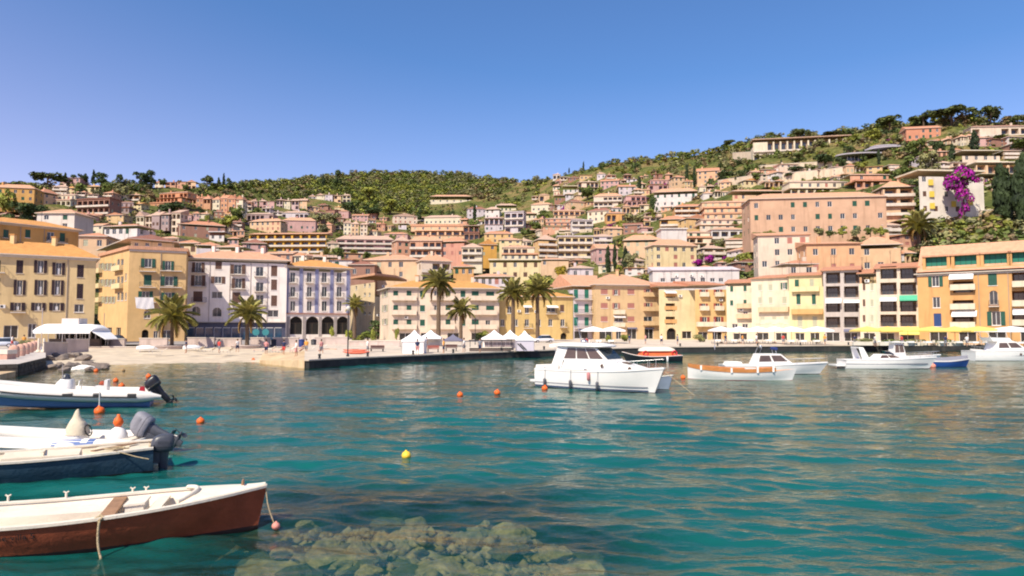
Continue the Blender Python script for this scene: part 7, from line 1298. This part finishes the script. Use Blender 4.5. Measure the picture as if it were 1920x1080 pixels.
kayak(668, 664, .87, 4, 3.2, 'coral red kayak lying nearest right of the lone lamp post'); kayak(666, 660, .9, -6, 3.2, 'coral red kayak lying behind the one right of the lamp post'); kayak(633, 656, .9, 12, 3.0, 'coral kayak pulled up left of the lone lamp post', mat('coral plastic', (.66, .22, .14), .45, .12, 2)); kayak(612, 659, .9, -4, 2.8, 'pale orange kayak farther left of the lamp post', mat('pale orange plastic', (.68, .32, .18), .5, .12, 2))
LNG = mat('pink lounger cloth', S(245, 190, 165, .75), .8, .1, 2); LNG2 = mat('cream lounger cloth', S(250, 230, 205, .8), .8, .1, 2)
for i, (u, v) in enumerate(((488, 660), (505, 658), (522, 661), (540, 659), (556, 662), (575, 660), (592, 663), (530, 654), (560, 655), (600, 655), (392, 660), (372, 658), (425, 661), (275, 661), (298, 662))):
    z = .75; p = P(u, v, gd(v, z)); o = thing('sun_lounger', p, 'folding sun lounger on the sand among the bathers\' beds' if i > 9 or False else 'pink and cream sun lounger in the crowded corner of the beach by the slipway', 'sun lounger', 'sun loungers on the beach', rnd.uniform(-.5, .5)); m_ = (LNG, LNG2)[i % 2]
    if i > 9: o['label'] = 'white sun lounger on the open sand below the beach walls'; m_ = GELD
    part(o, 'seat', m_, lambda b: b.box(-.9, -.3, .28, .45, .3, .34)); part(o, 'backrest', m_, lambda b: b.hexa([(.46, -.3, .28), (1.0, -.3, .62), (1.0, .3, .62), (.46, .3, .28), (.46, -.3, .34), (.97, -.3, .68), (.97, .3, .68), (.46, .3, .34)])); part(o, 'leg', STEEL, lambda b: [b.box(x, y, 0, x + .05, y + .05, .277) for x in (-.8, .3) for y in (-.28, .23)])
# small beached dinghies
for u, v, hd_, lab, m_ in ((362, 655, 40, 'upturned white dinghy leaning at the back of the sand', GEL), (276, 656, 20, 'little white dinghy drawn up left of the date palm planter', GEL), (1046, 652, 0, 'white upturned tender on the pier behind the cabin cruiser', GEL)):
    p = P(u, v, gd(v, .9)); o = thing('beached_dinghy', p + Vector((0, 0, .35)), lab, 'dinghy', None, R(hd_)); part(o, 'hull', m_, lambda b: b.loft([[(x, w * math.cos(a), .62 * min(1, w * 1.6) * max(0, math.sin(a)) - .3) for a in [i * math.pi / 8 for i in range(9)]] for x, w in ((-1.3, .5), (-.6, .66), (.3, .66), (.9, .45), (1.4, .05))])); part(o, 'keel_strip', WOOD, lambda b: b.box(-1.25, -.03, .30, .6, .03, .35))
# litter bins
for u, v, m_, lab in ((565, 652, AWB, 'blue bin against the beach wall below the arcade'), (588, 652, IRON, 'dark bin next to the arcade beach wall'), (513, 650, IRON, 'dark bin between the beach wall panels under the shop')):
    p = P(u, v, 109.5); o = thing('litter_bin', (p.x, p.y, .9), lab, 'bin', 'bins along the beach wall'); part(o, 'body', m_, lambda b: b.lathe([(.36, 0), (.42, 1.1), (.38, 1.1), (.36, .9)], n=14)); part(o, 'lid', m_, lambda b: b.lathe([(.45, 1.104), (.4, 1.25), (0, 1.35)], n=14))
# parasols
def parasol(u, v, wpx, z, d, m, label, h=3.0, group='parasols on the promenade', square=True):
    p = XY(u, d); o = thing('parasol', (p.x, p.y, z), label, 'parasol', group, rnd.uniform(-.1, .1)); a = wpx * d / F / 2; n = 4 if square else 8
    part(o, 'pole', WOOD, lambda b: (b.tube([(0, 0, 0), (0, 0, h + .2)], .04, 8), b.lathe([(.35, 0), (.35, .12), (.06, .16)], n=12))); ring = lambda r, zz: [(r * math.cos(math.pi / n + i * 2 * math.pi / n) / math.cos(math.pi / n), r * math.sin(math.pi / n + i * 2 * math.pi / n) / math.cos(math.pi / n), zz) for i in range(n)]
    part(o, 'canopy', m, lambda b: (b.loft([ring(a, h - .78), ring(a, h - .55), ring(a * .5, h - .16), ring(.05, h + .12)], 0, False, False))); part(o, 'rib', WOOD, lambda b: [b.tube([(q[0] * .97, q[1] * .97, h - .6), (0, 0, h + .02)], .018, 5) for q in ring(a, 0)])
for a in ((1112, 42, 122, AWW, 'white parasol of the shop terrace, left one, behind the cruiser roof'), (1148, 42, 124, AWW, 'white parasol of the shop terrace, right one, behind the cruiser roof'), (1352, 40, 126, AWW, 'white parasol leftmost in the row before the apricot house'), (1386, 38, 127, AWW, 'white parasol second in the row before the apricot house'), (1420, 38, 127, AWW, 'white parasol third in the row, before the plain cream house'), (1452, 34, 127, AWW, 'white parasol fourth in the row, before the plain cream house'), (1484, 42, 122, AWW, 'white parasol below the straw coloured house, left one'), (1532, 44, 121, AWW, 'white parasol below the straw coloured house, right one'),
          (1626, 46, 114, AWY, 'yellow parasol leftmost in the yellow row'), (1664, 44, 113, AWY, 'yellow parasol second in the yellow row, under the amber awning'), (1702, 44, 112, AWY, 'yellow parasol third in the yellow row, under the yellow awning'), (1748, 52, 110, AWY, 'yellow parasol fourth in the yellow row'), (1790, 40, 110, AWY, 'yellow parasol fifth in the yellow row'), (1834, 60, 108, AWY, 'yellow parasol rightmost and widest in the yellow row'), (1896, 64, 106, AWW, 'white parasol at the right edge next to the yellow row')): parasol(a[0], 0, a[1], 1.25, a[2], a[3], a[4], 2.9)
# cafe tables and chairs, one pattern copied
def cafe_set():
    t = thing('cafe_table', (0, 0, 0), 'cafe table', 'table', 'cafe tables under the parasols'); part(t, 'table_top', GELD, lambda b: b.box(-.45, -.45, .70, .45, .45, .74)); part(t, 'tablecloth', AWW, lambda b: b.box(-.47, -.47, .45, .47, .47, .698)); part(t, 'leg', IRON, lambda b: b.tube([(0, 0, 0), (0, 0, .449)], .05, 8))
    c = thing('cafe_chair', (0, 0, 0), 'cafe chair', 'chair', 'cafe chairs under the parasols'); part(c, 'seat', GELD, lambda b: b.box(-.22, -.22, .42, .22, .22, .46)); part(c, 'backrest', GELD, lambda b: b.box(-.22, .19, .5, .22, .23, .9)); part(c, 'leg', IRON, lambda b: [b.box(x, y, 0, x + .035, y + .035, .417) for x in (-.2, .165) for y in (-.2, .165)]); return t, c
ct, cc = cafe_set(); first = True
for i, (u, d) in enumerate(((1100, 119), (1122, 120), (1145, 120), (1345, 123), (1375, 124), (1405, 124), (1440, 124), (1482, 119), (1505, 118), (1530, 118), (1618, 112), (1648, 111), (1678, 110), (1705, 109), (1738, 108), (1765, 108), (1795, 108), (1825, 106), (1850, 106), (1885, 104), (1910, 104))):
    p = XY(u, d); t = ct if first else dup(ct); t.location = (p.x, p.y, 1.2); wh_ = 'shop terrace parasols' if u < 1200 else ('row of white parasols before the apricot house' if u < 1460 else ('white parasols below the straw coloured house' if u < 1580 else 'yellow parasols')); t['label'] = f'white clothed cafe table under the {wh_}'
    for k in range(2):
        c = cc if first and k == 0 else dup(cc); c.location = (p.x + (-.8, .8)[k] + rnd.uniform(-.1, .1), p.y + rnd.uniform(-.3, .3), 1.2); c.rotation_euler = (0, 0, (R(90), R(-90))[k] + rnd.uniform(-.3, .3)); c['label'] = f'pale cafe chair at a table under the {wh_}'
    first = False
# planter boxes along the quay at right
for i, (u, d) in enumerate(((1620, 109), (1670, 108), (1715, 107), (1780, 106), (1870, 104))):
    p = XY(u, d + 2.2); o = thing('planter_box', (p.x, p.y, 1.18), ('first', 'second', 'third', 'fourth', 'fifth')[i] + ' white planter box from the left along the yellow parasol terrace', 'planter', 'planter boxes of the yellow terrace'); part(o, 'box', GELD, lambda b: b.box(-1.9, -.25, 0, 1.9, .25, .6)); part(o, 'hedge', LM['md'], lambda b: None) if False else None
    V = crown_np('bush', 400 + i, 260, .08); c = link('foliage', npmesh('foliage', V * np.array([3.6, .7, .75]) + np.array([0, 0, .5]), np.arange(len(V)).reshape(-1, 4), LM['md' if i % 2 else 'ol']), o)
# cafe pavilion at the left
p = P(66, 642, 106); o = thing('cafe_canopy', (p.x, p.y, 1.2), 'long white rounded cafe canopy in front of the cream left edge house', 'canopy'); k = 106 / F
part(o, 'canopy', AWW, lambda b: b.loft([[(x * k, 1.8 - 2.6 * math.cos(a), 2.3 + hz * math.sin(a)) for a in [i * math.pi / 10 for i in range(11)]] for x, hz in ((0, .25), (3, .8), (9, 1.15), (40, 1.15), (90, 1.1), (104, 1.0), (110, .5))], 0, True, True, False)); part(o, 'valance', AWW, lambda b: b.box(2 * k, -.84, 1.95, 108 * k, -.8, 2.3)); part(o, 'post', STEEL, lambda b: [b.tube([(x * k, y, 0), (x * k, y, 2.3)], .05, 6) for x in (4, 30, 56, 82, 106) for y in (-.7, 4.2)])
part(o, 'roof_box', WH, lambda b: b.box(40 * k, 1.0, 3.3, 72 * k, 3.2, 4.3)); part(o, 'side_awning', AWW, lambda b: b.hexa([(110 * k, -.6, 2.2), (134 * k, -.4, 1.0), (134 * k, 3.0, 1.0), (110 * k, 4, 2.2), (110 * k, -.6, 2.3), (134 * k, -.4, 1.1), (134 * k, 3.0, 1.1), (110 * k, 4, 2.3)])); part(o, 'counter', BARK2, lambda b: b.box(6 * k, 2.2, 0, 104 * k, 2.8, 1.1)); part(o, 'back_screen', DARK, lambda b: b.box(4 * k, 4.4, 0, 106 * k, 4.5, 2.25)); part(o, 'window_post', WHITE, lambda b: [b.box(x * k, 4.3, 0, x * k + .1, 4.39, 2.25) for x in range(10, 104, 10)])
# cars
def car(u, v, d, z, hd_, m, label, L_=4.2, tall=1.45):
    p = XY(u, d); o = thing('parked_car', (p.x, p.y, z), label, 'car', 'parked cars', R(hd_)); w = .86
    part(o, 'body', m, lambda b: b.loft([se_ring(x, 0, zc, wy, hz, 4, 20, 'x') for x, zc, wy, hz in ((-L_ / 2, .55, w * .85, .2), (-L_ / 2 + .15, .58, w * .97, .33), (-.8, .6, w, .36), (.6, .58, w, .35), (L_ / 2 - .3, .52, w * .96, .28), (L_ / 2, .48, w * .8, .16))])); part(o, 'cabin', GLASS, lambda b: b.loft([[(x, -y, zz), (x, y, zz)] + [(x2, y2, tall - .04), (x2, -y2, tall - .04)] for x, y, zz, x2, y2 in ((-1.75, .74, .88, -1.35, .60), (.95, .76, .86, .25, .62))], 0, True, False)); part(o, 'roof', m, lambda b: b.loft([se_ring(-.55, 0, zz, a_, b_, 4, 20) for zz, a_, b_ in ((tall - .036, .85, .62), (tall, .84, .61), (tall + .05, .6, .45))]))
    for sx in (-1, 1):
        for sy in (-1, 1): wq = part(o, 'wheel', RUBBER, lambda b: b.tube([(sx * L_ * .31, sy * (w - .16), .31), (sx * L_ * .31, sy * (w + .03), .31)], .31, 16)); part(wq, 'rim', STEEL, lambda b: b.tube([(sx * L_ * .31, sy * (w + .032), .31), (sx * L_ * .31, sy * (w + .045), .31)], .19, 12))
    for sy in (-1, 1): part(o, 'headlight', GEL, lambda b: b.box(L_ / 2 - .16, sy * .6 - .14, .52, L_ / 2 - .02, sy * .6 + .14, .66)); part(o, 'tail_light', mat('red lens', (.4, .02, .02), .3, 0), lambda b: b.box(-L_ / 2 + .0, sy * .62 - .1, .6, -L_ / 2 + .1, sy * .62 + .1, .75))
car(212, 630, 119, 1.3, 182, mat('dark blue car paint', (.015, .022, .04), .25, .05, 1, coat=.5), 'dark car parked behind the beach wall, by the yellow corner house'); car(4, 636, 102, 1.1, 195, mat('pale blue car paint', (.45, .48, .56), .25, .05, 1, coat=.5), 'pale blue white car cut by the left edge'); car(1017, 635, 128, 1.2, 200, mat('white car paint', (.72, .72, .74), .25, .05, 1, coat=.5), 'white car parked before the golden yellow house')
# people
SKIN = mat('skin', (.46, .25, .16), .6, .08, 4); HAIR = mat('dark hair', (.03, .02, .015), .7, .2, 6)
def person(u, v, z, d, top, bottom, label, rz=0.0, stride=.12, arm=.08):
    p = XY(u, d); o = thing('person', (p.x, p.y, z), label, 'person', None, rz)
    J = [(0, 0, .93), (0, .01, 1.15), (0, .02, 1.38), (0, 0, 1.5), (0, -.02, 1.62), (0, -.02, 1.72), (.1, 0, .88), (.11, -stride, .5), (.12, -stride * .6, .08), (.12, -stride * .6 - .17, .03), (-.1, 0, .88), (-.11, stride, .5), (-.12, stride * 1.4, .08), (-.12, stride * 1.4 - .17, .03), (.18, .01, 1.42), (.23, .03, 1.14), (.23, -arm, .9), (.23, -arm - .03, .78), (-.18, .01, 1.42), (-.24, .03, 1.14), (-.24, arm - .12, .9), (-.24, arm - .16, .78)]
    E = [(0, 1), (1, 2), (2, 3), (3, 4), (4, 5), (0, 6), (6, 7), (7, 8), (8, 9), (0, 10), (10, 11), (11, 12), (12, 13), (2, 14), (14, 15), (15, 16), (16, 17), (2, 18), (18, 19), (19, 20), (20, 21)]
    Rr = [.13, .125, .14, .055, .095, .06, .095, .06, .04, .035, .095, .06, .04, .035, .055, .042, .03, .028, .055, .042, .03, .028]
    me = bpy.data.meshes.new('body'); me.from_pydata(J, E, []); me.materials.append(SKIN); b_ = link('body', me, o); md = b_.modifiers.new('skin', 'SKIN'); md.use_smooth_shade = True
    for i, sv in enumerate(me.skin_vertices[0].data): sv.radius = (Rr[i], Rr[i] * .85); sv.use_root = i == 0
    b_.modifiers.new('sub', 'SUBSURF').levels = 1
    part(o, 'shirt', top, lambda b: (b.loft([se_ring(0, yy, zz, a_, c_, 2.4, 14) for zz, yy, a_, c_ in ((.92, 0, .175, .135), (1.1, .01, .165, .13), (1.3, .02, .2, .14), (1.43, .01, .19, .12), (1.49, 0, .08, .075))], 0, False), [b.tube([(s * .17, .01, 1.43), (s * .235, .03, 1.2)], [.075, .07], 8) for s in (1, -1)]))
    part(o, 'shorts', bottom, lambda b: (b.loft([se_ring(0, 0, zz, a_, c_, 2.4, 14) for zz, a_, c_ in ((.80, .19, .14), (.98, .17, .135))], 0, False), [b.tube([(s * .1, 0, .88), (s * .11, -s * stride * .85, .52)], [.12, .095], 10) for s in (1, -1)]))
    part(o, 'hair', HAIR, lambda b: b.lathe([(.085, 1.62), (.115, 1.70), (.10, 1.78), (.05, 1.82), (0, 1.83)], (0, .012, 0), 12)); return o
NV = mat('navy shirt', (.02, .03, .08), .8, .1, 4); PKS = mat('pink shorts', (.55, .25, .24), .8, .1, 4); WSH = mat('white shirt', (.7, .68, .65), .8, .08, 4); ORS = mat('orange shirt', (.65, .30, .06), .8, .1, 4); RDS = mat('red shirt', (.5, .06, .05), .8, .1, 4); GRS = mat('grey shorts', (.2, .2, .22), .8, .1, 4)
person(783, 0, .88, gd(664, .88), NV, PKS, 'person in a dark top and pink shorts standing before the closed white marquee', .3)
for a in ((870, 660, .95, WSH, GRS, 'person in white standing at the left end of the bar counter'), (800, 655, .95, mat('brown shirt', (.18, .07, .05), .8, .1, 4), GRS, 'person in a brown top at the corner of the closed marquee'), (556, 668, .86, WSH, PKS, 'person in a white top walking on the slipway head'), (603, 664, .86, PKS, GRS, 'person in a pink top near the pale orange kayak'), (412, 662, .75, RDS, GRS, 'person in a red top on the sand between the beach palms')): person(a[0], 0, a[2], gd(a[1], a[2]), a[3], a[4], a[5], rnd.uniform(0, 6))
person(46, 0, 1.2, 100, ORS, WSH, 'person in an orange top near the cafe canopy at left', .4); person(24, 0, 1.2, 101, WSH, RDS, 'person in white with red shorts left of the cafe canopy', 2.2); person(1640, 0, 1.15, 108, WSH, GRS, 'person in white among the yellow parasol tables, left one', 1); person(1772, 0, 1.15, 106.5, NV, GRS, 'person in navy standing between the yellow parasol tables', 3); person(1392, 0, 1.12, 121.5, ORS, GRS, 'person in orange before the white parasol row', .7); person(1240, 0, 1.1, 122, WSH, NV, 'person in white with dark trousers at the loggia house door', 0); person(1270, 0, 1.1, 121, GRS, NV, 'person in grey near the loggia house door', 2)
for i, (u, v, z, top, bot, lab) in enumerate(((500, 664, .8, PKS, NV, 'bather in pink among the loungers by the slipway'), (533, 664, .8, NV, RDS, 'bather in a navy top among the loungers by the slipway'), (575, 662, .85, ORS, GRS, 'bather in an orange top at the slipway head'), (446, 660, .75, WSH, NV, 'person in white beside the thick trunked palm planter'), (350, 662, .75, NV, WSH, 'person in navy right of the date palm planter'), (690, 662, .88, WSH, GRS, 'person in white left of the dark bench on the pier'), (832, 662, .92, ORS, NV, 'person in orange between the two benches on the pier'), (900, 661, .95, GRS, NV, 'person in grey in front of the dark bar counter'), (1100, 655, 1.0, RDS, NV, 'person in red at the shop terrace parasols'))): person(u, 0, z, gd(v, z), top, bot, lab, rnd.uniform(0, 6), rnd.uniform(.0, .2))
for i, (u, d, top, lab) in enumerate(((1360, 121.5, NV, 'person in navy strolling past the white parasol row'), (1418, 122, WSH, 'person in white strolling past the white parasol row'), (1468, 119, RDS, 'person in red below the straw coloured house'), (1546, 117, ORS, 'person in orange below the left balcony block'), (1602, 112, NV, 'person in navy left of the yellow parasols'), (1690, 107, RDS, 'person in red among the yellow parasol tables'), (1812, 105.5, WSH, 'person in white at the wide yellow parasol'), (1180, 124, NV, 'person in navy before the grey shop doors'), (1210, 123, PKS, 'person in pink before the grey shop doors'))): person(u, 0, 1.15, d, top, GRS, lab, rnd.uniform(0, 6), rnd.uniform(.0, .2))
# bollards along the pier edge
for i, u in enumerate((600, 690, 775, 850, 940, 1020, 1275, 1345, 1420, 1500, 1590)):
    d = qd(u) + .6; p = XY(u, d); o = thing('bollard', (p.x, p.y, qz(u) + .02), 'dark iron mooring bollard on the quay edge', 'bollard', 'bollards on the quay edge'); part(o, 'post', IRON, lambda b: b.lathe([(.16, 0), (.13, .08), (.11, .3), (.17, .36), (.17, .44), (.08, .5), (0, .5)], n=12))
